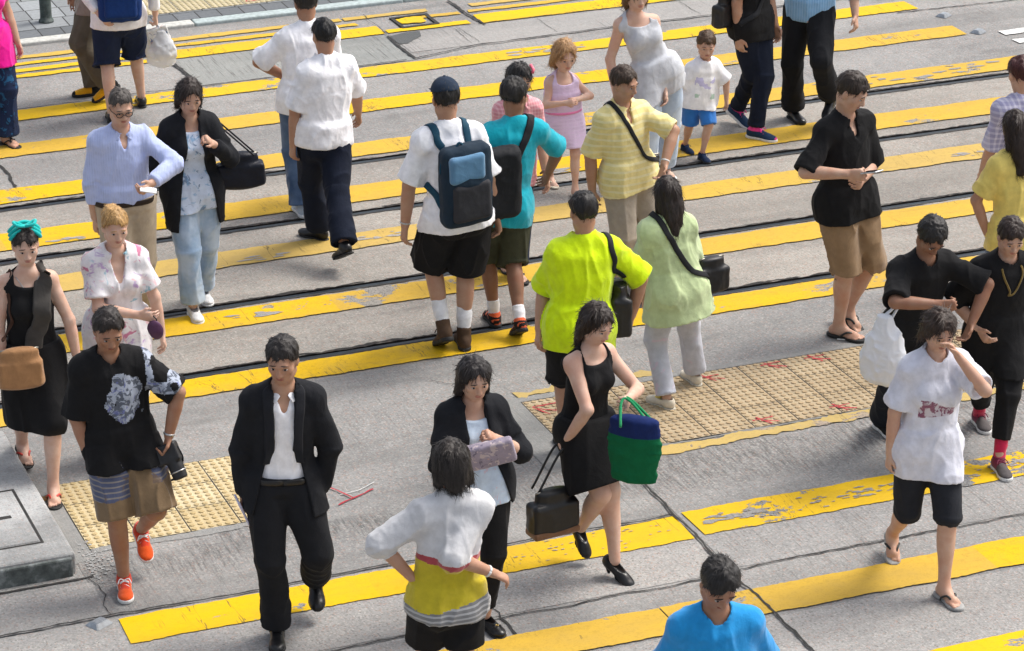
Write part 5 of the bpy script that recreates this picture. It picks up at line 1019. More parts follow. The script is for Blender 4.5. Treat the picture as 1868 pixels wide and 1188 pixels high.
        S = [Ell(A - u * .070 * q - f * .030 * q, ax, (.040 * q, .050 * q, .08 * q), .03), Ell(A + f * .055 * q - u * .07 * q, ax, (.038 * q, .10 * q, .08 * q), .03), Ell(A + f * .128 * q - u * .07 * q, ax, (.048 * q, .066 * q, .08 * q), .02)]
        G = Field(S, .006)
        if kind == 'pump':
            G = Field([Loft(A - f * .045 * q - u * .055 * q, A - f * .05 * q + V(0, 0, -1) * min(A[2] - .005, .055 if A[2] > .16 else 9), [.020 * q, .010 * q], None, 1, 1, .01), Loft(A + f * .08 * q - u * .083 * q, A + f * .15 * q - u * .083 * q, [.036 * q, .03 * q], u, .2, 1, .01)], .006)
        else: G.keep(Half(A + u * base, -u)); G.keep(Half(A + u * (base + (.026 if kind != 'dress' and kind != 'flat' else .014) * q), u))
        v2, f2 = G.mesh()
        if len(f2): np_mesh('sole', v2, f2, sole, None, o)
        if lace is not None:
            L = []
            for i in range(4):
                x = .052 + .022 * i; z = -.010 - .0125 * i; wd = .026 - .001 * i
                pts = [A + f * (x + .008 * (1 if i % 2 else -1) * t) * q + r * wd * t * q + u * (z - .012 * t * t + .006) * q for t in np.linspace(-1, 1, 7)]; L.append(tube(pts, .0042 * q, 6))
                pts = [A + f * (x - .008 * (1 if i % 2 else -1) * t) * q + r * wd * t * q + u * (z - .012 * t * t + .007) * q for t in np.linspace(-1, 1, 7)]; L.append(tube(pts, .0042 * q, 6))
            for sg in (1, -1): L.append(tube(smooth_path([A + f * .05 * q + u * .0 * q, A + f * .055 * q + r * sg * .025 * q + u * .012 * q, A + f * .075 * q + r * sg * .040 * q - u * .01 * q], 5), .0035 * q, 6))
            tubes('lace', L, lace, o)
        if sock is not None:
            SF = Field([Loft(A - u * .02, A + sh * sockh, [.040 * q, .039 * q, .039 * q + (.004 if sockh < .14 else .01 * q), .046 * q if sockh >= .14 else .043 * q], None, 1, 6, .01)], .006); s.folds(SF, .003, (6, 6, 30)); v3, f3 = SF.mesh(); np_mesh('sock', v3, f3, sock, None, s.root_o)
        return o
    def flipflop(s, k, sole, strap, thin=False):
        f, r, u, A, q = s.foot_frame(k); ax = (r, f, u); b = -.083 * q
        G = Field([Ell(A - f * .030 * q - u * .08 * q, ax, (.040 * q, .052 * q, .08 * q), .03), Ell(A + f * .05 * q - u * .08 * q, ax, (.036 * q, .10 * q, .08 * q), .03), Ell(A + f * .128 * q - u * .08 * q, ax, (.050 * q, .066 * q, .08 * q), .02)], .006)
        G.keep(Half(A + u * b, -u)); G.keep(Half(A + u * (b + (.013 if thin else .020) * q), u)); v, fc = G.mesh(); o = np_mesh('sandal', v, fc, sole, None, s.root_o)
        sg = 1 if (r @ s.side) * (1 if k == 'il' else -1) < 0 else -1
        toe = A + f * .128 * q + r * sg * .017 * q - u * .046 * q; L = []
        for e in (1, -1):
            pts = smooth_path([toe, A + f * .085 * q + r * e * .030 * q - u * .026 * q, A + f * .045 * q + r * e * .045 * q - u * .050 * q, A + f * .03 * q + r * e * .042 * q - u * .074 * q], 6)
            nn = [nrm(p - (A + f * ((p - A) @ f) - u * .06 * q)) for p in pts]; L.append(tube(pts, 0, 8, (nn, .014 * q, .006 * q)))
        L.append(tube([toe + u * .004, toe - u * .03 * q], .004 * q, 6)); tubes('strap', L, strap, o); return o
    def ankle_strap(s, k, sole, strap):
        o = s.flipflop(k, sole, strap, True); f, r, u, A, q = s.foot_frame(k)
        ring = [A + u * .015 * q + (f * cos(t) + r * sin(t)) * .042 * q for t in np.linspace(0, 2 * pi, 16)]; x = [smooth_path([A + f * .03 * q + r * e * .03 * q, A + f * .075 * q + u * -.012 * q, A + f * .11 * q - r * e * .03 * q - u * .045 * q], 6) for e in (1, -1)]
        tubes('strap', [tube(ring, .005 * q, 6)] + [tube(p, .005 * q, 6) for p in x], strap, o)
    def ring(s, name, mat, k='il', t=.93, r=.032, w=.006, wide=.012):
        E, Wr = getattr(s, 'el_' + k), getattr(s, 'wr_' + k); c = lerp(E, Wr, t); d = nrm(Wr - E); a = nrm(np.cross(d, V(.3, .5, .8))); b = np.cross(d, a)
        tt = np.linspace(0, 2 * pi, 20); pts = [c + (a * cos(x) + b * sin(x)) * r * s.s for x in tt]; nn = [a * cos(x) + b * sin(x) for x in tt]
        return tubes(name, [tube(pts, 0, 8, (nn, wide, w))], mat, s.root_o)
    def on_surface(s, pts, F=None, lift=.006, n=14):
        """lay a path on the clothing surface"""
        P = smooth_path(pts, n); F = F or s.topF
        for _ in range(6):
            d = F.sample(P); P = P + F.grad(P) * np.where(d < .18, lift - d, 0)[:, None] * .8
        for _ in range(2): P[1:-1] = .25 * P[:-2] + .5 * P[1:-1] + .25 * P[2:]
        return P, F.grad(P)
    def glasses(s, mat):
        L = []
        for g in (1, -1):
            L.append(tube([s.off(s.head, .103 - .006 * abs(cos(t)), .0 + .017 * sin(t), g * .032 + .023 * cos(t)) for t in np.linspace(0, 2 * pi, 18)], .0028 * s.hs, 6))
            L.append(tube([s.off(s.head, .098, .006, g * .055), s.off(s.head, .05, .008, g * .078), s.off(s.head, .0, .006, g * .080)], .0028 * s.hs, 6))
        L.append(tube([s.off(s.head, .105, .002, x) for x in (-.010, 0, .010)], .0028 * s.hs, 6)); return tubes('glasses', L, mat, s.root_o)
    def belt(s, mat, t=.085, g=.030):
        ang = np.linspace(0, 2 * pi, 30); c = s.pel + s.up * t; R = .150 * s.s * s.girth + g
        P = np.array([c + s.side * sin(a) * R + s.fwd * cos(a) * R * .72 for a in ang]); F = s.legF
        for _ in range(4): d = F.sample(P); P += F.grad(P) * (.006 - d)[:, None] * .7; P -= np.outer((P - c) @ s.up, s.up)
        nn = [nrm(p - c) for p in P]; return tubes('belt', [tube(P, 0, 8, (nn, .036, .010))], mat, s.root_o)
    def W(s, p): return p + s.root

def put(o, label, cat, group=None):
    o['label'] = label; o['category'] = cat
    if group: o['group'] = group
    return o
def sdf_thing(name, prims, mat, loc, h=.008, fold=0.0, parent=None, cuts=(), sd=0.0, zs=10, mats=None, paint=None):
    F = Field(prims, h)
    if fold: F.displace(lambda P: (-fold * ((1 - np.abs(2 * vnoise(P * zs + sd) - 1)) ** 2 - .35) - fold * .5 * ((1 - np.abs(2 * vnoise(P * zs * 2.2 + sd) - 1)) ** 2 - .35)).astype(F32))
    for c in cuts: F.cut(c, .003)
    vs, fs = F.mesh(); mi = paint(vs[fs].mean(1)) if paint else None
    o = np_mesh(name, vs, fs, mats or mat, mi, parent, None if parent is not None else tuple(loc)); o_f[o.name] = F; return o
o_f = {}
def handbag(c, yaw, size, mat, label, loc, handle=None, name='handbag', cat='handbag', strapmat=None, tilt=0.0, metal=None, sd=0.0, fold=.006, taper=.8):
    """bag hanging with its centre at c (person space), width/depth/height = size; handle = list of 3-D points the strap follows"""
    w, d, h = size; a = V(cos(yaw), sin(yaw), 0); b = V(-sin(yaw), cos(yaw), 0); u = nrm(V(0, 0, 1) + a * tilt); a = nrm(a - u * (a @ u))
    P = [Loft(c - u * h * .40, c + u * h * .42, [w * .5, w * .49, w * .47 * taper, w * .44 * taper], b, d / w, 4, .01), Box(c - u * h * .12, (a, b, u), (w * .48, d * .46, h * .34), .025, .02)]
    o = sdf_thing(name, P, mat, loc, .007, fold, sd=sd); put(o, label, cat)
    seam = [c + a * w * .46 * taper * x + u * h * .47 for x in np.linspace(-1, 1, 8)]; tubes('zip', [tube(seam, .006, 6)], metal or solid('zip_metal', (.35, .33, .28), .35, .8), o)
    if handle:
        for off in (1, -1) if len(handle) == 3 else (0,):
            pts = smooth_path([p + b * off * d * .28 for p in handle], 10); nn = [b if off else nrm(np.cross(a, u) + a * .01)] * len(pts); tubes('strap', [tube(pts, .007, 8)], strapmat or mat, o)
    return o

# ------------------------------------------------------------------ wardrobe
CURL = {('blackpolo', 'il'): .75, ('blackpolo', 'ir'): .75, ('cameraman', 'ir'): .95, ('bluepack', 'ir'): .95, ('blackdress', 'il'): 1.0, ('headdown', 'il'): .9, ('cardigan', 'ir'): .9, ('maroon', 'ir'): .35, ('suit', 'il'): .8, ('bluestripe', 'ir'): .8, ('blackdress', 'ir'): .95, ('blackjacket', 'il'): .8, ('blackjacket', 'ir'): .8}
W_ = cloth('white_cotton', (.78, .78, .80)); WW = cloth('white_shirt', (.86, .86, .89)); BK = cloth('black_cotton', (.011, .011, .012)); BKW = cloth('black_wool', (.013, .014, .017)); NV = cloth('navy_cotton', (.014, .022, .052)); NVD = cloth('dark_navy', (.009, .013, .026))
KH = cloth('khaki_cotton', (.40, .325, .235)); JEAN = cloth('blue_denim', (.045, .085, .17), worn=(.10, .16, .27)); JEANL = cloth('pale_denim', (.26, .37, .52), worn=(.48, .57, .68)); OL = cloth('olive_cotton', (.055, .058, .035)); GYP = cloth('pale_grey_cotton', (.50, .52, .58))
LEA = solid('black_leather', (.011, .011, .012), .28); LEAS = solid('black_bag_leather', (.014, .014, .015), .42); NYL = cloth('black_nylon', (.016, .017, .020), .7); SOLB = solid('black_rubber', (.018, .018, .018), .7); SOLW = solid('white_rubber', (.72, .72, .70), .6); LACE = cloth('white_lace', (.80, .80, .80)); WSOCK = cloth('white_sock', (.76, .76, .78), weave=120)
STEEL = solid('steel', (.55, .55, .55), .3, .9); TOE_RED = solid('red_rubber', (.55, .05, .035), .5); BLACKHAIR = (.010, .0085, .008)
BRN = (.030, .017, .010)
def hand_pt(s, k, d=.085): E, Wr = getattr(s, 'el_' + k), getattr(s, 'wr_' + k); return Wr + nrm(Wr - E) * d * s.s
def cross_strap(s, sh, hip, mat, bag, width=.035, back=True, low=.0, out=.0):
    """strap over one shoulder down to the other hip, front and back"""
    sg = 1 if sh == 'il' else -1; up, fw, sd = s.up, s.fws, s.side; q = s.s
    top_ = s.neck + sd * sg * .085 * q + up * .05 * q; hp = s.pel - sd * sg * (.20 + out) * q + up * (.03 - low)
    front = [hp + fw * .03, lerp(s.pel, s.neck, .35) - sd * sg * .06 * q + fw * .18 * q, lerp(s.pel, s.neck, .8) + sd * sg * .045 * q + fw * .17 * q, top_ + fw * .03]
    rear = [top_ - fw * .03, lerp(s.pel, s.neck, .78) + sd * sg * .04 * q - fw * .17 * q, lerp(s.pel, s.neck, .35) - sd * sg * .07 * q - fw * .18 * q, hp - fw * .03]
    P, N = s.on_surface(front + rear, lift=.008); tubes('strap', [tube(P, 0, 8, (N, width, .006))], mat, bag); return hp
def backpack(s, mat, size, label, strapmat, pocket=None, up_=.58, sd=0.0, shift=0.0, panel=None):
    w, d, h = size; up, fw, side = s.up, s.fws, s.side; ax = (side, fw, up)
    c0 = lerp(s.pel, s.neck, up_) + side * shift; P0, N0 = s.on_surface([c0 - fw * .22, c0 - fw * .21 - up * .01], n=1); back = P0[0]; c = back - fw * (d * .5 - .004)
    P = [Box(c, ax, (w / 2, d * .42, h / 2), .055, .02), Ell(c - fw * d * .22 + up * h * .02, ax, (w * .46, d * .42, h * .47), .04)]
    o = sdf_thing('backpack', P, mat, s.root, .0078, .006, sd=sd, zs=9); put(o, label, 'backpack')
    pk = sdf_thing('front_pocket', [Box(c - fw * d * .46 - up * h * .17, ax, (w * .38, d * .20, h * .24), .03, .02)], pocket or mat, s.root, .0078, .004, o, sd=sd + 3)
    if panel: sdf_thing('top_panel', [Box(c - fw * d * .42 + up * h * .25, ax, (w * .36, d * .22, h * .17), .03, .02)], panel, s.root, .0078, .003, o, sd=sd + 5)
    z = [c - fw * d * .10 + side * w * .5 * cos(t) * .98 + up * h * (.18 + .30 * sin(t)) for t in np.linspace(0, pi, 18)]; tubes('zip', [tube(z, .006, 6)], strapmat, o)
    tubes('loop', [tube(smooth_path([c + up * h * .48 + side * .03, c + up * (h * .48 + .03), c + up * h * .48 - side * .03], 6), .008, 8)], strapmat, o)
    for sg in (1, -1):
        pts = [c + side * sg * w * .32 + up * h * .42, s.neck + side * sg * .10 * s.s + up * .05 - fw * .05, s.neck + side * sg * .115 * s.s + up * .03 + fw * .06, lerp(s.pel, s.neck, .75) + side * sg * .125 * s.s + fw * .15, lerp(s.pel, s.neck, .45) + side * sg * .17 * s.s + fw * .03, c - up * h * .35 + side * sg * w * .48]
        Pp, N = s.on_surface(pts, lift=.008); tubes('strap', [tube(Pp, 0, 8, (N, .05, .010))], strapmat, o)
    return o
def plastic_bag(c, size, mat, label, loc, hand, sd=0.0, name='carrier_bag'):
    w, d, h = size; ax = (V(1, 0, 0), V(0, 1, 0), V(0, 0, 1)); P = [Loft(c + V(0, 0, h * .45), c - V(0, 0, h * .45), [w * .20, w * .40, w * .52, w * .48], V(.3, 1, 0), d / w, 2, .02)]
    o = sdf_thing(name, P, mat, loc, .0075, .016, sd=sd, zs=13); put(o, label, 'plastic bag')
    for sg in (1, -1): tubes('handle', [tube(smooth_path([c + V(sg * w * .12, 0, h * .42), lerp(c + V(sg * w * .08, 0, h * .5), hand, .6), hand, lerp(c + V(sg * w * .08, .02, h * .5), hand, .6), c + V(sg * w * .12, .03, h * .42)], 6), .006, 6)], mat, o)
    return o
def film(name, col, alpha=0.45):
    t = NT(name); c = t.coord(); t.bump(t.noise(c, 40, 3, .6), .5, .006); m = t.out(col, .25, 0, .5); t.b.inputs['Transmission Weight'].default_value = alpha; t.b.inputs['IOR'].default_value = 1.05; return m
FILM = film('clear_plastic_film', (.80, .82, .85), .45); FILMW = film('white_plastic_film', (.80, .82, .86), .12)
G = 'pedestrians on the zebra crossing'

# --- far side, cropped by the frame
s = Person('magenta', 'woman in a bright magenta top and patterned navy trousers at the left edge', LIGHT, 'f')
s.hair('long', BLACKHAIR)
s.trousers(cloth('navy_print', (.012, .022, .06), flor=[((.02, .10, .22), 14, .56), ((.004, .006, .015), 18, .6)]), length=1.96, ease=.03, hem=.03)
s.top(cloth('magenta_cotton', (.80, .006, .30)), 'blouse', sleeve=.55, hem=-.20, flare=.05, ease=.02, neck='scoop')
for k in ('il', 'ir'): s.ankle_strap(k, SOLB, LEA)

s = Person('khaki', 'man in dark khaki trousers and black shoes with yellow mesh, standing by the far kerb', TAN, feet=('shoe', 'shoe'))
s.hair('short'); s.trousers(cloth('dark_khaki', (.115, .098, .075)), length=1.97, ease=.02)
s.top(cloth('taupe_cotton', (.25, .20, .17)), 'shirt', sleeve=.6, hem=-.14)
YM = cloth('yellow_mesh', (.75, .36, .01), weave=90)
for k in ('il', 'ir'): s.shoe(k, YM, SOLB, 'sneaker', None, accent=(cloth('black_trim', (.014, .014, .015)), lambda x, y, z, n: (x < .03) | (z < -.068) | (x > .165)))

s = Person('bluepack', 'pedestrian with a royal blue backpack, white sleeves and long navy shorts, walking away', FAIR, 'f', feet=('shoe', 'shoe'))
s.hair('short', BLACKHAIR); s.trousers(NV, 'shorts', length=1.06, ease=0.031, hem=0.033, amp=.010); s.top(WW, 'shirt', sleeve=1.8, hem=-.10, neck='collar')
for k in ('il', 'ir'): s.shoe(k, LEA, SOLB, 'flat')
backpack(s, cloth('royal_blue_nylon', (.008, .035, .15), .75), (.34, .20, .46), 'royal blue backpack on the person in navy shorts, cut by the top edge', NYL, up_=.45, sd=1)
h = hand_pt(s, 'ir'); plastic_bag(h - V(-.03, .0, .19), (.24, .16, .26), FILM, 'clear plastic bag of papers carried low beside the navy shorts', s.root, h, 4)
NEWS = cloth('printed_paper', (.62, .62, .60), flor=[((.35, .12, .10), 30, .6), ((.10, .16, .30), 26, .6), ((.35, .40, .12), 34, .62)])
o = sdf_thing('newspaper', [Box(h - V(-.03, 0, .15), (nrm(V(1, .2, .3)), nrm(V(-.2, 1, 0)), nrm(V(-.3, 0, 1))), (.085, .02, .12), .008, .01)], NEWS, s.root, .0075, .006, sd=3); put(o, 'rolled printed papers inside the clear plastic bag at upper left', 'newspaper')

# --- two men in white shirts walking away
s = Person('white_back', 'man in a white shirt and blue jeans walking away, partly behind another white shirt', BROWN, feet=('shoe', 'shoe'), girth=1.04)
s.hair('short'); s.trousers(JEAN, length=1.97, ease=.022, hem=.02); s.top(WW, 'shirt', sleeve=.95, hem=-.12, ease=.03, amp=.012, neck='collar', sl_ease=.045)
for k in ('il', 'ir'): s.shoe(k, cloth('pale_canvas', (.45, .52, .60)), SOLW, 'sneaker', LACE)
s = Person('white_front', 'man in a loose white shirt and dark navy trousers, walking away in black shoes', TAN, girth=1.10, feet=('shoe', 'shoe'))
s.hair('short', (.006, .006, .007)); s.trousers(NVD, length=1.97, ease=.022, hem=.018); s.top(WW, 'shirt', sleeve=.95, tuck=-.05, hem=-.05, ease=.030, amp=.012, neck='collar', blouson=.020, sl_ease=.046)
for k in ('il', 'ir'): s.shoe(k, LEA, SOLB, 'dress')

# --- backpacker in cap, teal shirt, pink shirt
s = Person('backpacker', 'tall man in a navy cap, white tee, black shorts and long white socks', TAN, feet=('shoe', 'shoe'))
s.hair('short', BLACKHAIR, .008); s.trousers(BK, 'shorts', length=1.0, ease=0.028, hem=0.023, amp=.010); s.top(WW, 'tee', sleeve=.9, hem=-.10, ease=.03, sl_ease=.045, amp=.011)
CAPM = cloth('navy_cap', (.022, .035, .06)); C = s.head; ax = (s.hr, s.hf, s.hu); q = s.hs
cap = Field([Ell(s.off(C, -.008, .045), ax, (.086 * q, .106 * q, .088 * q), .01)], .0065); cap.keep(Half(s.off(C, 0, .042), -(s.hu + s.hf * .12))); brim = Field([Loft(s.off(C, .07, .048), s.off(C, .15, .038), [.072 * q, .055 * q], s.hu, .10, 1.5, .01)], .005)
vs, fs = cap.mesh(); co = np_mesh('cap', vs, fs, CAPM, None, s.root_o); vs, fs = brim.mesh(); np_mesh('brim', vs, fs, CAPM, None, co); tubes('button', [tube([s.off(C, -.008, .128), s.off(C, -.008, .138)], .008 * q, 8)], CAPM, co)
BOOT = cloth('brown_suede', (.075, .045, .028), .85)
for k in ('il', 'ir'): s.shoe(k, BOOT, SOLB, 'boot', cloth('brown_lace', (.05, .03, .02)), WSOCK, .20)
s.ring('bracelet', STEEL, 'il')
backpack(s, cloth('dark_petrol_nylon', (.014, .028, .046), .75), (.33, .20, .52), 'large navy and dark grey backpack on the tall man in the cap', cloth('petrol_nylon', (.014, .06, .10), .7), pocket=cloth('grey_nylon', (.035, .035, .04), .75), up_=.44, sd=2, panel=cloth('pale_blue_panel', (.10, .22, .36), .7))

s = Person('pink', 'dark haired woman in a pink blouse, mostly hidden behind the teal shirt', LIGHT, 'f')
s.hair('bob', BLACKHAIR); s.trousers(cloth('navy_capri', (.02, .03, .06)), length=1.9); s.top(cloth('pink_check', (.66, .26, .30), check=((.78, .45, .47), 40)), 'blouse', sleeve=.7, hem=-.12, neck='collar')
tubes('hair_clip', [tube([s.off(s.head, -.02, .10, -.085), s.off(s.head, .03, .09, -.088), s.off(s.head, .05, .07, -.075)], .012, 8)], solid('pink_plastic', (.8, .15, .22), .35), s.root_o)
for k in ('il', 'ir'): s.flipflop(k, SOLB, LEA)
s = Person('teal', 'man in a teal polo and olive shorts, looking right as he walks away', DEEP, feet=('shoe', 'shoe'))
s.hair('short', BLACKHAIR, .018); s.trousers(OL, 'shorts', length=1.08, ease=0.025, hem=0.019, amp=.012)
s.top(cloth('teal_jersey', (.005, .36, .46)), 'polo', sleeve=.95, hem=-.12, ease=.024, sl_ease=.035, neck='collar', amp=.010)
BSN = cloth('black_mesh', (.02, .016, .016)); ORS = solid('orange_rubber', (.50, .09, .03), .6)
for k in ('il', 'ir'): s.shoe(k, BSN, SOLB, 'sneaker', cloth('grey_lace', (.3, .3, .3)), WSOCK, .10, (cloth('orange_mesh', (.6, .10, .03)), lambda x, y, z, n: ((n > .66) & (z < -.02)) | (z > -.006) | (z < -.07)))
c = lerp(s.pel, s.neck, .42) - s.fws * .21 + s.side * .10; o = sdf_thing('sling_bag', [Box(c, (s.side, s.fws, nrm(s.up + s.side * .25)), (.13, .07, .24), .05, .02)], NYL, s.root, .0078, .008, sd=4); put(o, 'black sling bag across the back of the man in teal', 'bag'); cross_strap(s, 'ir', 'il', NYL, o, .055)
h = hand_pt(s, 'ir'); 

# --- woman, girl and boy
s = Person('tank', 'woman in a pale grey tank top and light trousers near the top edge', FAIR, 'f')
s.hair('long', (.14, .08, .04)); s.trousers(cloth('ice_blue_denim', (.38, .48, .62), worn=(.55, .63, .72)), length=1.95, ease=.02); s.top(cloth('pale_grey_jersey', (.52, .54, .58)), 'tank_top', sleeve=0, hem=-.17, neck='scoop', ease=.010, flare=.012, loose=.004)
for k in ('il', 'ir'): s.flipflop(k, SOLW, LEA)
s = Person('girl', 'small blonde girl in a pale lavender dress and cream sandals', FAIR, 'f', kid=True)
s.hair('long', (.30, .17, .075), .016, .17); LAV = cloth('lavender_cotton', (.68, .53, .72), stripe=((.70, .56, .74), 36, 'z', .4)); s.skirt(LAV, 'skirt', .85, .06, .016, .20, .012); s.top(LAV, 'dress', sleeve=0, hem=.02, neck='scoop', ease=.012, flare=.0, loose=.002)
tubes('sash', [tube([s.pel + s.up * .075 + (s.side * cos(t) + s.fwd * .74 * sin(t)) * .145 for t in np.linspace(0, 2 * pi, 24)], .010, 8)], cloth('pink_ribbon', (.72, .22, .42)), s.root_o)
for k in ('il', 'ir'): s.flipflop(k, cloth('cream_sole', (.66, .60, .48)), cloth('cream_strap', (.70, .63, .52)))
s = Person('boy', 'small boy in a white print tee, bright blue shorts and navy sneakers', LIGHT, kid=True, feet=('shoe', 'shoe'))
s.hair('short', (.06, .032, .016), .018); s.trousers(cloth('bright_blue', (.03, .17, .52)), 'shorts', length=.98, ease=0.010, hem=0.008)
PRG = cloth('green_print', (.42, .56, .46)); PRP = cloth('lilac_print', (.52, .50, .72))
def pb(x, y, z): n = vnoise(np.stack([x * 30, z * 45, z * 0 + 2], 1)); m = np.zeros(len(x), int); a = (y > .04) & (np.abs(x) < .085); m[a & (z > .02) & (z < .06) & (n > .45)] = 1; m[a & (z > .10) & (z < .19) & (n > .6)] = 2; return m
s.top(W_, 'tee', sleeve=.95, hem=-.07, ease=.028, sl_ease=.04, flare=.03, paint=pb, mats=[W_, PRG, PRP])
NVS = cloth('navy_suede', (.014, .026, .06))
for k in ('il', 'ir'): s.shoe(k, NVS, SOLB, 'sneaker', cloth('navy_strap', (.02, .04, .10)), None, accent=(ORS, lambda x, y, z, n: (z > .0) & (x < -.01)))

# --- upper right
s = Person('pinklace', 'man in black with dark jeans and a navy sneaker with hot pink laces', TAN, feet=('shoe', 'shoe'))
s.hair('short'); s.trousers(NVD, length=1.96, ease=.012, slim=.8, hem=.006); s.top(BK, 'tee', sleeve=.8, hem=-.12)
NS = cloth('navy_mesh', (.018, .04, .085)); PINK = cloth('hot_pink_lace', (.85, .04, .30)); LIMES = solid('lime_foam', (.55, .80, .08), .5)
for k in ('il', 'ir'): s.shoe(k, NS, SOLW, 'sneaker', PINK, None, accent=(cloth('pink_mesh', (.75, .05, .25)), lambda x, y, z, n: ((z > -.012) & (x < .06)) | (x > .180)))
s.ring('wristband', BK, 'il', .92, .031, .008, .03)
c = s.pel + s.side * .20 + s.up * .12 - s.fws * .10; o = handbag(c, .9, (.30, .12, .26), LEAS, 'black shoulder bag at the hip of the man with pink laces', s.root, None, sd=9); cross_strap(s, 'ir', 'il', NYL, o, .04)
s = Person('lightblue', 'man in a light blue shirt and black trousers striding at the top edge', LIGHT, feet=('shoe', 'shoe'))
s.hair('short'); s.trousers(BKW, length=1.96, ease=.022); s.top(cloth('sky_blue_cotton', (.22, .42, .66), stripe=((.30, .50, .72), 50, 'x', .35)), 'shirt', sleeve=1.5, tuck=-.06, ease=.026, neck='collar', blouson=.02)
for k in ('il', 'ir'): s.shoe(k, LEA, SOLB, 'dress')
s.belt(LEA)

# --- yellow polo, lime shirt, pale green
s = Person('yellow', 'man in a yellow striped polo and khaki trousers, black strap across his chest', TAN, girth=1.08, feet=('shoe', 'shoe'))
s.hair('short', (.035, .020, .012), .014); s.trousers(cloth('stone_cotton', (.36, .31, .25)), length=1.95, ease=.024)
s.top(cloth('yellow_jersey', (.76, .64, .27), stripe=((.78, .69, .38), 22, 'z', .36)), 'polo', sleeve=.95, hem=-.10, ease=.026, sl_ease=.036, neck='collar', amp=.011)
for k in ('il', 'ir'): s.shoe(k, cloth('tan_suede', (.20, .13, .08)), SOLB, 'sneaker', LACE)
s.ring('bracelet', SOLW, 'ir', .90, .031, .006, .012)
hp = s.pel - s.side * .205 + s.up * .02 - s.fws * .02; o = handbag(hp - V(0, 0, .06), .35, (.20, .09, .25), LEAS, 'small black crossbody bag at the hip of the man in yellow', s.root, None, sd=12); cross_strap(s, 'il', 'ir', NYL, o, .032)
s = Person('lime', 'man in a fluorescent lime shirt walking away with a strap on his shoulder', TAN, girth=1.06, feet=('shoe', 'shoe'))
s.hair('short', BLACKHAIR, .016); s.trousers(BK, 'shorts', length=1.02, ease=0.025, hem=0.019)
s.top(cloth('fluorescent_lime', (.60, .80, .004)), 'shirt', sleeve=.98, hem=-.16, ease=.034, sl_ease=.05, flare=.03, amp=.013)
for k in ('il', 'ir'): s.shoe(k, LEA, SOLB, 'sneaker', None, cloth('dark_sock', (.03, .03, .03)), .09)
hp = s.pel - s.side * .24 + s.up * .12; o = handbag(hp - V(0, 0, .06), .15, (.13, .24, .36), LEAS, 'tall black shoulder bag hanging beside the lime shirt', s.root, None, sd=14)
P, N = s.on_surface([hp + V(0, 0, .12) - s.fws * .08, lerp(s.pel, s.neck, .7) - s.side * .17 - s.fws * .10, s.neck - s.side * .125 + s.up * .03, lerp(s.pel, s.neck, .7) - s.side * .17 + s.fws * .12, hp + V(0, 0, .12) + s.fws * .08], lift=.008); tubes('strap', [tube(P, 0, 8, (N, .035, .006))], NYL, o)
s = Person('palegreen', 'woman in a loose pale green blouse and pale grey trousers, walking away', LIGHT, 'f', feet=('shoe', 'shoe'))
s.hair('long', (.014, .008, .006), .020, .30); s.trousers(cloth('pale_lilac_cotton', (.48, .50, .57), flor=[((.58, .48, .58), 9, .62)]), length=1.95, ease=.014, slim=.6); s.top(cloth('pale_green_linen', (.50, .60, .33)), 'blouse', sleeve=1.15, hem=-.20, flare=.06, ease=.036, sl_ease=.055, amp=.014, neck='crew', loose=.03)
for k in ('il', 'ir'): s.shoe(k, cloth('cream_canvas', (.68, .62, .50)), cloth('pale_sole', (.55, .52, .44)), 'flat', cloth('yellow_lace', (.80, .66, .02)))
hp = s.pel - s.side * .24 - s.fws * .02 + s.up * .05; o = handbag(hp, .5, (.24, .11, .24), LEAS, 'black crossbody bag at the side of the woman in pale green', s.root, None, sd=17); cross_strap(s, 'il', 'ir', NYL, o, .038, out=.05)

# --- black dress with green bag
s = Person('blackdress', 'woman in a sleeveless black dress and black heels, dark hair falling forward', FAIR, 'f', feet=('shoe', 'shoe'))
s.hair('long', (.016, .009, .006), .018, .24); s.skirt(BK, 'skirt', .92, .08, .014, .235, .012); s.top(BK, 'dress', sleeve=0, hem=.0, neck='scoop', ease=.012, flare=.0, loose=.0)
for k in ('il', 'ir'): s.shoe(k, LEA, LEA, 'pump')
h = hand_pt(s, 'ir'); GRN = cloth('green_tote', (.004, .115, .045)); BLUT = cloth('blue_trim', (.010, .022, .10))
c = h - V(-.05, .10, .24); o = sdf_thing('tote_bag', [Loft(c + V(0, 0, .17), c - V(0, 0, .17), [.135, .145, .14, .12], V(.35, 1, 0), .36, 4, .02)], GRN, s.root, .0075, .014, sd=8, mats=[GRN, BLUT], paint=lambda p: (p[:, 2] > c[2] + .09)); put(o, 'green tote bag with a blue top edge, held by the woman in black', 'tote bag')
for e in (.05, -.05): tubes('handle', [tube(smooth_path([c + V(-.08, e, .16), h + V(-.02, e * .3, .01), h + V(.03, e * .3, .01), c + V(.09, e, .16)], 8), .008, 8)], cloth('bright_green_strap', (.01, .25, .09)), o)
h = hand_pt(s, 'il'); c = h - V(.05, .08, .34); o = handbag(c, .5, (.30, .13, .25), LEAS, 'black leather handbag with tan base hanging low from the bare arm', s.root, [c + V(-.10, .0, .11), h + V(0, 0, .01), c + V(.10, 0, .11)], sd=19)
sdf_thing('base', [Box(c - V(0, 0, .125), (V(cos(.5), sin(.5), 0), V(-sin(.5), cos(.5), 0), V(0, 0, 1)), (.145, .065, .022), .015, .005)], cloth('tan_leather', (.20, .10, .05), .5), s.root, .0075, 0, o)

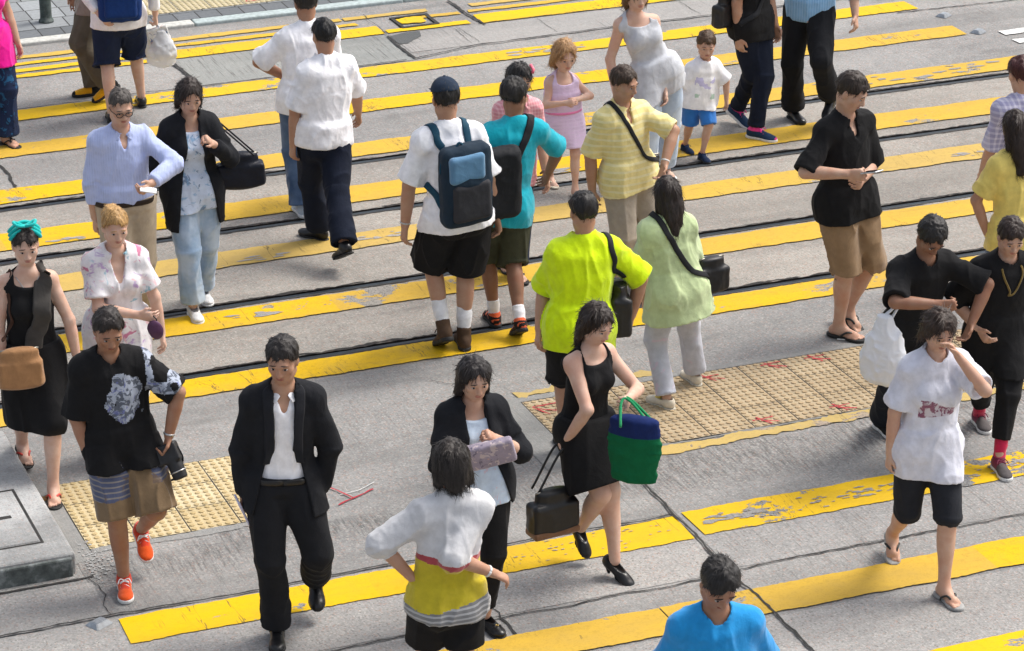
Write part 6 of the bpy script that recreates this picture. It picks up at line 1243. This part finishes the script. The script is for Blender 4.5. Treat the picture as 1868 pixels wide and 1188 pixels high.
# --- foreground
s = Person('blackjacket', 'woman with long black hair in a black jacket over a pale blue top', LIGHT, 'f', feet=('shoe', 'shoe'))
s.hair('long', (.012, .009, .009), .020, .30); s.trousers(BK, length=1.85, ease=.012, slim=.8, hem=.004); s.top(cloth('pale_blue_cotton', (.52, .62, .74), flor=[((.62, .48, .56), 12, .62)]), 'blouse', sleeve=.6, hem=-.10, neck='scoop', ease=.012)
s.top(BKW, 'jacket', ease=.024, hem=-.12, sleeve=1.25, neck='v', open_front=(.065, .08), sl_ease=.026)
BOW = solid('gold_trim', (.55, .38, .12), .3, .8)
for k in ('il', 'ir'):
    o = s.shoe(k, LEA, SOLB, 'flat'); f, r, u, A, q = s.foot_frame(k); b = A + f * .125 * q - u * .028 * q
    tubes('bow', [tube([b + r * x + u * .004 * sin(abs(x) * 200) for x in np.linspace(-.022, .022, 9)], [.008, .004, .008], 8)], LEA, o); tubes('buckle', [tube([b + r * .007 * cos(t) + f * .007 * sin(t) + u * .008 for t in np.linspace(0, 2 * pi, 12)], .002, 6)], BOW, o)
c = (s.wr_il + s.wr_ir) / 2 + s.fwd * .06 - V(0, 0, .02); o = sdf_thing('clutch_bag', [Box(c, (nrm(V(1, .1, .25)), nrm(V(-.1, 1, .3)), nrm(V(-.25, -.3, 1))), (.13, .03, .075), .018, .01)], cloth('mottled_canvas', (.28, .24, .30), flor=[((.5, .42, .42), 20, .56), ((.08, .07, .12), 24, .6)]), s.root, .0075, .005, sd=21); put(o, 'mottled grey clutch bag held in both hands by the long haired woman', 'clutch bag')

s = Person('colorblock', 'woman in a white, red and yellow top and black shorts, walking away at bottom centre', TAN, 'f')
s.hair('bob', (.014, .010, .008), .020, .15); s.trousers(BK, 'shorts', length=.62, ease=0.019, hem=0.019)
YEL = cloth('mustard_cotton', (.52, .42, .025)); RED = cloth('dusty_red', (.36, .06, .07)); GW = cloth('grey_white', (.56, .56, .57)); GSH = cloth('grey_shawl', (.20, .20, .20), stripe=((.40, .40, .40), 38, 'z', .4))
s.top(GW, 'top', sleeve=1.02, hem=-.07, ease=.030, sl_ease=.045, flare=.02, amp=.012, paint=lambda x, y, z: np.where(np.abs(x) > .21, 0, np.where(z > .27, 0, np.where(z > .235, 1, np.where(z + .03 * np.sin(x * 9) < .02, 3, 2)))), mats=[GW, RED, YEL, GSH])
s.ring('bracelet', SOLW, 'ir', .86, .030, .006, .014)
for k in ('il', 'ir'): s.flipflop(k, SOLB, LEA)

s = Person('suit', 'man in a dark open suit and white shirt with no tie, striding forward', TAN, feet=('shoe', 'shoe'))
s.hair('short', (.014, .011, .010), .013); s.trousers(BKW, length=1.985, ease=.018, hem=.010, waist=.05); s.top(WW, 'shirt', sleeve=1.99, neck='collar', tuck=.03, ease=.004, sl_ease=.003, flare=0, loose=.002, amp=.009)
s.top(BKW, 'jacket', ease=.013, hem=-.15, sleeve=1.95, neck='v', open_front=(.062, .078), sl_ease=.012, amp=.008, flare=.006, loose=.004)
for sg in (1, -1):                                                   # lapels lie on the jacket front
    P, N = s.on_surface([s.neck + s.side * sg * .075 - s.fws * .01 + s.up * .03, s.neck + s.side * sg * .085 + s.fws * .08, lerp(s.pel, s.neck, .75) + s.side * sg * .085 + s.fws * .15, lerp(s.pel, s.neck, .5) + s.side * sg * .088 + s.fws * .17, lerp(s.pel, s.neck, .28) + s.side * sg * .088 + s.fws * .17], lift=.006); tubes('lapel', [tube(P, 0, 8, (N, .055, .007))], cloth('lapel_wool', (.017, .018, .022)), s.root_o)
for k in ('il', 'ir'): s.shoe(k, LEA, SOLB, 'dress', cloth('black_lace', (.01, .01, .01)))
s.belt(LEA, .035, .02)
h = hand_pt(s, 'il', .08); o = sdf_thing('folded_paper', [Box(h - V(.0, .02, .03), (nrm(V(.3, -1, 0)), nrm(V(1, .3, .4)), V(0, 0, 1)), (.06, .006, .09), .004, .002)], cloth('lilac_paper', (.60, .58, .72)), s.root, .005, .002); put(o, 'folded pale paper in the hand of the man in the suit', 'paper')

s = Person('cameraman', 'man in a black print tee, brown patterned shorts and bright orange sneakers', BROWN, feet=('shoe', 'shoe'))
s.hair('short', (.014, .010, .009), .018)
s.trousers(cloth('brown_cotton', (.20, .135, .075)), 'shorts', length=1.0, ease=0.019, hem=0.018, amp=.012, paint=lambda x, y, z: ((x > .0) & (z > -.27) & (y > -.06) | (x < -.12) & (z > -.2)).astype(int), mats=[cloth('brown_cotton', (.20, .135, .075)), cloth('indigo_pattern', (.085, .10, .17), stripe=((.24, .22, .21), 34, 'z', .3), flor=[((.16, .105, .06), 7, .56)])])
PR1 = cloth('pale_print', (.36, .40, .48), flor=[((.05, .06, .08), 24, .5), ((.14, .16, .36), 20, .6)])
def pc(x, y, z): n = vnoise(np.stack([x * 26, z * 22, x * 0 + 1], 1)); a = (y > .05) & (((x + .02) / .10) ** 2 + ((z - .30) / .14) ** 2 + (n - .5) * 1.3 < 1); b = (x < -.14) & (z > .28) & (n > .38); return (a | b).astype(int)
s.top(BK, 'tee', sleeve=.95, hem=-.12, ease=.030, sl_ease=.042, paint=pc, mats=[BK, PR1], amp=.011)
ORG = cloth('orange_suede', (.68, .085, .012))
for k in ('il', 'ir'): s.shoe(k, ORG, SOLW, 'sneaker', LACE, None, accent=(cloth('red_mesh', (.55, .04, .015)), lambda x, y, z, n: (z > -.02) & (x < .05) | (np.abs(y) < .024) & (x > .05) & (x < .11)))
s.ring('bracelet', STEEL, 'ir', .95)
h = hand_pt(s, 'ir', .09); d = nrm(V(.35, -.3, -.8)); a = nrm(np.cross(d, V(0, 1, 0))); b = np.cross(d, a)
o = sdf_thing('camera', [Box(h + d * .02, (a, b, d), (.070, .040, .055), .012, .01), Loft(h + d * .04 + a * .02, h + d * .17 + a * .02, [.040, .043, .041], None, 1, 6, .008), Box(h - b * .03 + a * .02, (a, b, d), (.03, .03, .035), .01, .008)], solid('camera_body', (.018, .018, .020), .45), s.root, .006); put(o, 'black camera with a silver ringed lens in the tee wearer\'s hand', 'camera')
tubes('lens_ring', [tube([h + d * .13 + a * .02 + (a * cos(t) + b * sin(t)) * .043 for t in np.linspace(0, 2 * pi, 20)], .004, 6)], STEEL, o); tubes('strap', [tube(smooth_path([h + a * .07, h + a * .10 + V(0, 0, -.10), h + a * .06 + V(-.02, 0, -.20), h + V(-.06, 0, -.14), h - a * .05], 8), .006, 6)], NYL, o)
o = sdf_thing('camera_case', [Box(h + V(-.10, .02, -.05), (nrm(V(1, .2, -.4)), nrm(V(-.2, 1, 0)), nrm(V(.4, 0, 1))), (.045, .05, .075), .02, .01)], NYL, s.root, .006, .004, sd=2); put(o, 'small black case hanging next to the camera', 'case')

s = Person('sash', 'woman in a one shoulder black dress with a turquoise hair band, near the left edge', FAIR, 'f')
s.hair('bun', (.016, .010, .008), .014); s.skirt(BK, 'skirt', 1.22, .10, .012, .165, .010); s.top(BK, 'dress', sleeve=0, hem=.0, neck='scoop', ease=.012, flare=.0, loose=.0)
TQ = cloth('turquoise_ribbon', (.01, .45, .42)); hb = []
for j in range(3): hb.append(tube([s.off(s.head, -.055 + .028 * j + .01 * sin(3 * t), .070 + .062 * sin(t) - .010 * j, .094 * cos(t)) for t in np.linspace(.1, pi - .1, 14)], .012, 8))
bo = tubes('hair_band', hb, TQ, s.root_o); tubes('bow', [tube(smooth_path([s.off(s.head, .0, .142, 0), s.off(s.head, .02, .165, g * .05), s.off(s.head, -.03, .16, g * .065), s.off(s.head, .0, .142, 0)], 6), .010, 8) for g in (1, -1)], TQ, bo)
P, N = s.on_surface([s.neck - s.side * .09 + s.up * .03 - s.fws * .02, s.neck - s.side * .085 + s.fws * .06, lerp(s.pel, s.neck, .6) - s.side * .045 + s.fws * .2, lerp(s.pel, s.neck, .25) + s.side * .0 + s.fws * .18, s.pel + s.side * .03 + s.fws * .17], lift=.010); tubes('sash', [tube(P, 0, 10, (N, .105, .010))], cloth('charcoal_sash', (.065, .060, .055)), s.root_o)
tubes('necklace', [tube(s.on_surface([s.neck + s.side * .07 + s.fws * .03, s.neck + s.fws * .10 - s.up * .09, s.neck - s.side * .06 + s.fws * .04], s.body_field, .003, 8)[0], .0025, 6)], STEEL, s.root_o)
for k in ('il', 'ir'): s.flipflop(k, SOLB, TOE_RED, True)
c = s.pel + s.side * .10 + s.fws * .20 + s.up * .02; o = handbag(c, math.atan2(s.side[1], s.side[0]), (.27, .09, .25), cloth('tan_leather_bag', (.34, .175, .075), .55), 'tan leather shoulder bag carried in front of the black dress', s.root, None, sd=23, taper=.92, strapmat=cloth('brown_strap', (.06, .03, .02)))
P, N = s.on_surface([c + s.up * .12 + s.side * .12, lerp(s.pel, s.neck, .5) + s.side * .15 + s.fws * .12, s.neck + s.side * .10 + s.up * .03, lerp(s.pel, s.neck, .6) + s.side * .14 - s.fws * .14, s.pel + s.side * .22 + s.up * .06], lift=.008); tubes('strap', [tube(P, 0, 8, (N, .022, .006))], cloth('brown_strap', (.06, .03, .02)), o)

s = Person('floral', 'blonde woman in a pale floral blouse, behind the man with the camera', FAIR, 'f')
s.hair('bun', (.34, .20, .075), .016); s.trousers(cloth('cream_trousers', (.60, .57, .52)), length=1.9, ease=.02)
s.top(cloth('floral_cotton', (.72, .70, .72), flor=[((.50, .10, .22), 9, .60), ((.20, .42, .52), 8, .60), ((.45, .30, .55), 10, .60), ((.72, .45, .48), 7, .58)]), 'blouse', sleeve=.75, hem=-.17, ease=.024, sl_ease=.04, flare=.04, neck='v', amp=.011)
for k in ('il', 'ir'): s.flipflop(k, SOLW, LEA)
h = hand_pt(s, 'il', .10); o = sdf_thing('purse', [Ell(h - V(-.01, .01, .075), (nrm(V(1, .2, .3)), V(0, 1, 0), nrm(V(-.3, 0, 1))), (.045, .026, .062), .01)], cloth('plum_vinyl', (.09, .04, .085), .35), s.root, .005, .003); put(o, 'small dark plum purse dangling in front of the floral blouse', 'purse'); tubes('strap', [tube(smooth_path([h + V(0, 0, .01), h - V(-.02, .01, .01), h - V(-.01, .01, .03)], 5), .004, 6)], LEA, o)

s = Person('bluestripe', 'balding man with glasses in a pale blue long sleeved shirt and khaki trousers', LIGHT, girth=1.06, feet=('shoe', 'shoe'))
s.hair('short', (.045, .038, .034), .007, cut=.022); s.glasses(solid('glasses_frame', (.015, .015, .015), .3)); s.trousers(KH, length=1.96, ease=.024, waist=.03)
s.top(cloth('pale_blue_shirt', (.42, .49, .76), stripe=((.45, .52, .78), 60, 'x', .4)), 'shirt', sleeve=1.9, tuck=.005, ease=.018, sl_ease=.022, neck='collar', blouson=.008, amp=.011); s.belt(cloth('dark_belt', (.03, .02, .016), .5), .012, .03)
for k in ('il', 'ir'): s.shoe(k, cloth('brown_leather', (.07, .04, .025), .4), SOLB, 'dress')
h = hand_pt(s, 'ir', .08); o = sdf_thing('folded_paper', [Box(h + V(.03, -.03, .01), (nrm(V(1, .1, -.25)), nrm(V(-.1, 1, .2)), nrm(V(.25, -.2, 1))), (.055, .032, .006), .004, .002)], W_, s.root, .005, .002); put(o, 'folded white paper held by the man with glasses', 'paper')

s = Person('cardigan', 'woman in a black cardigan, pale blue top and light jeans with a fringe', LIGHT, 'f', feet=('shoe', 'shoe'))
s.hair('bob', (.016, .009, .007), .020, .13); s.trousers(JEANL, length=1.93, ease=.020, slim=.2); s.top(cloth('blue_white_print', (.56, .64, .78), flor=[((.12, .20, .32), 16, .58), ((.25, .42, .62), 11, .56)]), 'tee', sleeve=.6, hem=-.12, neck='scoop')
s.top(BKW, 'cardigan', ease=.026, hem=-.24, sleeve=1.85, neck='v', open_front=(.055, .075), sl_ease=.028, flare=.03)
for k in ('il', 'ir'): s.shoe(k, cloth('pearl_leather', (.66, .66, .66), .4), SOLW, 'flat')
hp = s.pel - s.side * .33 + s.up * .10 + s.fws * .02; h = hand_pt(s, 'ir', .06); o = handbag(hp, .25, (.34, .13, .24), cloth('navy_black_leather', (.012, .014, .022), .42), 'dark navy handbag hanging from the shoulder of the woman in the cardigan', s.root, None, sd=27)
for e in (.03, -.03): tubes('strap', [tube(smooth_path([hp + V(-.09, e, .11), s.sh_ir + V(.0, e, .055), s.sh_ir + V(.03, e, .05), hp + V(.10, e, .11)], 10), .006, 8)], NYL, o)

s = Person('blackpolo', 'tall man in a black polo and khaki shorts looking down at his phone', LIGHT)
s.hair('short', (.022, .014, .010), .012); s.trousers(cloth('camel_cotton', (.27, .175, .095)), 'shorts', length=1.03, ease=0.025, hem=0.022, amp=.012); s.top(BK, 'polo', sleeve=.98, hem=-.12, ease=.028, sl_ease=.036, neck='collar', amp=.010)
for k in ('il', 'ir'): s.flipflop(k, SOLB, solid('dark_strap', (.02, .022, .02), .5))
h = hand_pt(s, 'il', .10) + V(.05, -.04, .035); hf = s.fwd; o = sdf_thing('phone', [Box(h, (nrm(np.cross(hf, V(0, 0, 1))), nrm(hf * .9 + V(0, 0, .35)), nrm(V(0, 0, 1) - hf * .35)), (.038, .075, .005), .004, .002)], solid('silver_phone', (.55, .56, .58), .3, .5), s.root, .004); put(o, 'silver smartphone held out by the man in the black polo', 'phone'); sdf_thing('screen', [Box(h + nrm(V(0, 0, 1) - hf * .35) * .004, (nrm(np.cross(hf, V(0, 0, 1))), nrm(hf * .9 + V(0, 0, .35)), nrm(V(0, 0, 1) - hf * .35)), (.034, .068, .003), .002, .001)], solid('screen_glass', (.012, .013, .016), .08), s.root, .003, parent=o)

s = Person('headdown', 'man in a black tee bowing his head, carrying a white plastic bag', DEEP, feet=('shoe', 'shoe'))
s.hair('short', BLACKHAIR, .018); s.trousers(cloth('charcoal_denim', (.018, .020, .026)), length=1.93, ease=.018); s.top(BK, 'tee', sleeve=.95, hem=-.14, ease=.030, sl_ease=.04)
TOEW = cloth('white_toe_cap', (.55, .55, .52))
for k in ('il', 'ir'): s.shoe(k, cloth('black_canvas', (.016, .016, .017)), SOLW, 'sneaker', LACE, None, accent=(TOEW, lambda x, y, z, n: x > .155))
h = lerp(s.el_il, s.wr_il, .35); c = h + V(-.14, -.0, -.28); plastic_bag(c, (.26, .15, .40), FILMW, 'crumpled white plastic bag hanging from the forearm of the man in black', s.root, h + V(-.02, -.0, .03), 7)

s = Person('maroon', 'woman in a white tee with maroon print, hand to her face, in flip-flops', LIGHT, 'f')
s.hair('bob', (.026, .014, .009), .018, .12); s.trousers(cloth('charcoal_leggings', (.020, .022, .028)), 'leggings', length=1.06, ease=.012, hem=.008, amp=.005)
MR = cloth('maroon_print', (.22, .08, .13), flor=[((.60, .58, .64), 22, .50)])
s.top(cloth('white_tee', (.64, .65, .73)), 'tee', sleeve=.85, hem=-.16, ease=.028, sl_ease=.044, flare=.015, neck='crew', amp=.012, paint=lambda x, y, z: ((y > .06) & (np.abs(x) < .115 - .03 * vnoise(np.stack([x * 20, z * 30, z], 1))) & (z > .215) & (z < .30 + .03 * np.sin(x * 22))).astype(int), mats=[cloth('white_tee', (.64, .65, .73)), MR])
for k in ('il', 'ir'): s.flipflop(k, cloth('grey_foam', (.33, .33, .32)), solid('dark_strap', (.02, .022, .02), .5))

s = Person('blacktee', 'person in a loose black tee and black leggings with a red sock, right edge', LIGHT, feet=('shoe', 'shoe'))
s.hair('short', (.020, .011, .008), .020); s.trousers(BK, length=1.70, ease=.014, slim=.9, hem=.004); s.top(BK, 'tee', sleeve=.98, hem=-.22, ease=.030, sl_ease=.05, flare=.015)
REDS = cloth('crimson_sock', (.55, .02, .07)); GRM = cloth('grey_mesh', (.10, .09, .09))
for k in ('il', 'ir'): s.shoe(k, GRM, SOLW, 'sneaker', cloth('maroon_lace', (.18, .02, .05)), REDS, .13, (cloth('maroon_mesh', (.16, .02, .05)), lambda x, y, z, n: (x < .06) & (z > -.06)))
P, N = s.on_surface([s.neck + s.side * .08 + s.up * .02, s.neck + s.fws * .12 - s.up * .14, lerp(s.pel, s.neck, .62) + s.fws * .2, s.neck + s.fws * .12 - s.up * .14 - s.side * .05, s.neck - s.side * .08 + s.up * .02], lift=.010); o = tubes('lanyard', [tube(P, 0, 8, (N, .013, .005))], cloth('yellow_lanyard', (.16, .11, .03)), None, tuple(s.root)); put(o, 'thin yellow patterned lanyard round the neck over the loose black tee', 'lanyard')

s = Person('yellowtee', 'woman with long dark hair in a soft yellow tee, back turned at the right edge', TAN, 'f', feet=('shoe', 'shoe'))
s.hair('long', (.018, .010, .007), .022, .33); s.trousers(JEAN, 'shorts', length=.75, ease=0.019, hem=0.019); s.top(cloth('soft_yellow', (.76, .60, .16)), 'tee', sleeve=.8, hem=-.10, ease=.026, amp=.012)
PKS = cloth('magenta_canvas', (.42, .03, .14))
for k in ('il', 'ir'): s.shoe(k, PKS, SOLW, 'sneaker', LACE)
s = Person('plaid', 'person in a purple and white checked shirt with dark reddish hair, right edge', LIGHT, feet=('shoe', 'shoe'))
s.hair('short', (.045, .010, .010), .022); s.trousers(JEAN, length=1.9, ease=.02); s.top(cloth('purple_check', (.34, .33, .50), check=((.62, .60, .72), 26)), 'shirt', sleeve=1.0, hem=-.14, ease=.028, sl_ease=.036, neck='collar')
for k in ('il', 'ir'): s.shoe(k, BSN, SOLB, 'sneaker', LACE)
s = Person('bluetee', 'man in a bright blue tee walking in at the bottom edge, head bowed', BROWN, feet=('shoe', 'shoe'))
s.hair('short', BLACKHAIR, .018); s.trousers(NV, length=1.95); s.top(cloth('azure_cotton', (.014, .26, .60)), 'tee', sleeve=.95, hem=-.12, ease=.018, sl_ease=.030, neck='crew', amp=.011)
for k in ('il', 'ir'): s.shoe(k, BSN, SOLB, 'sneaker', LACE)
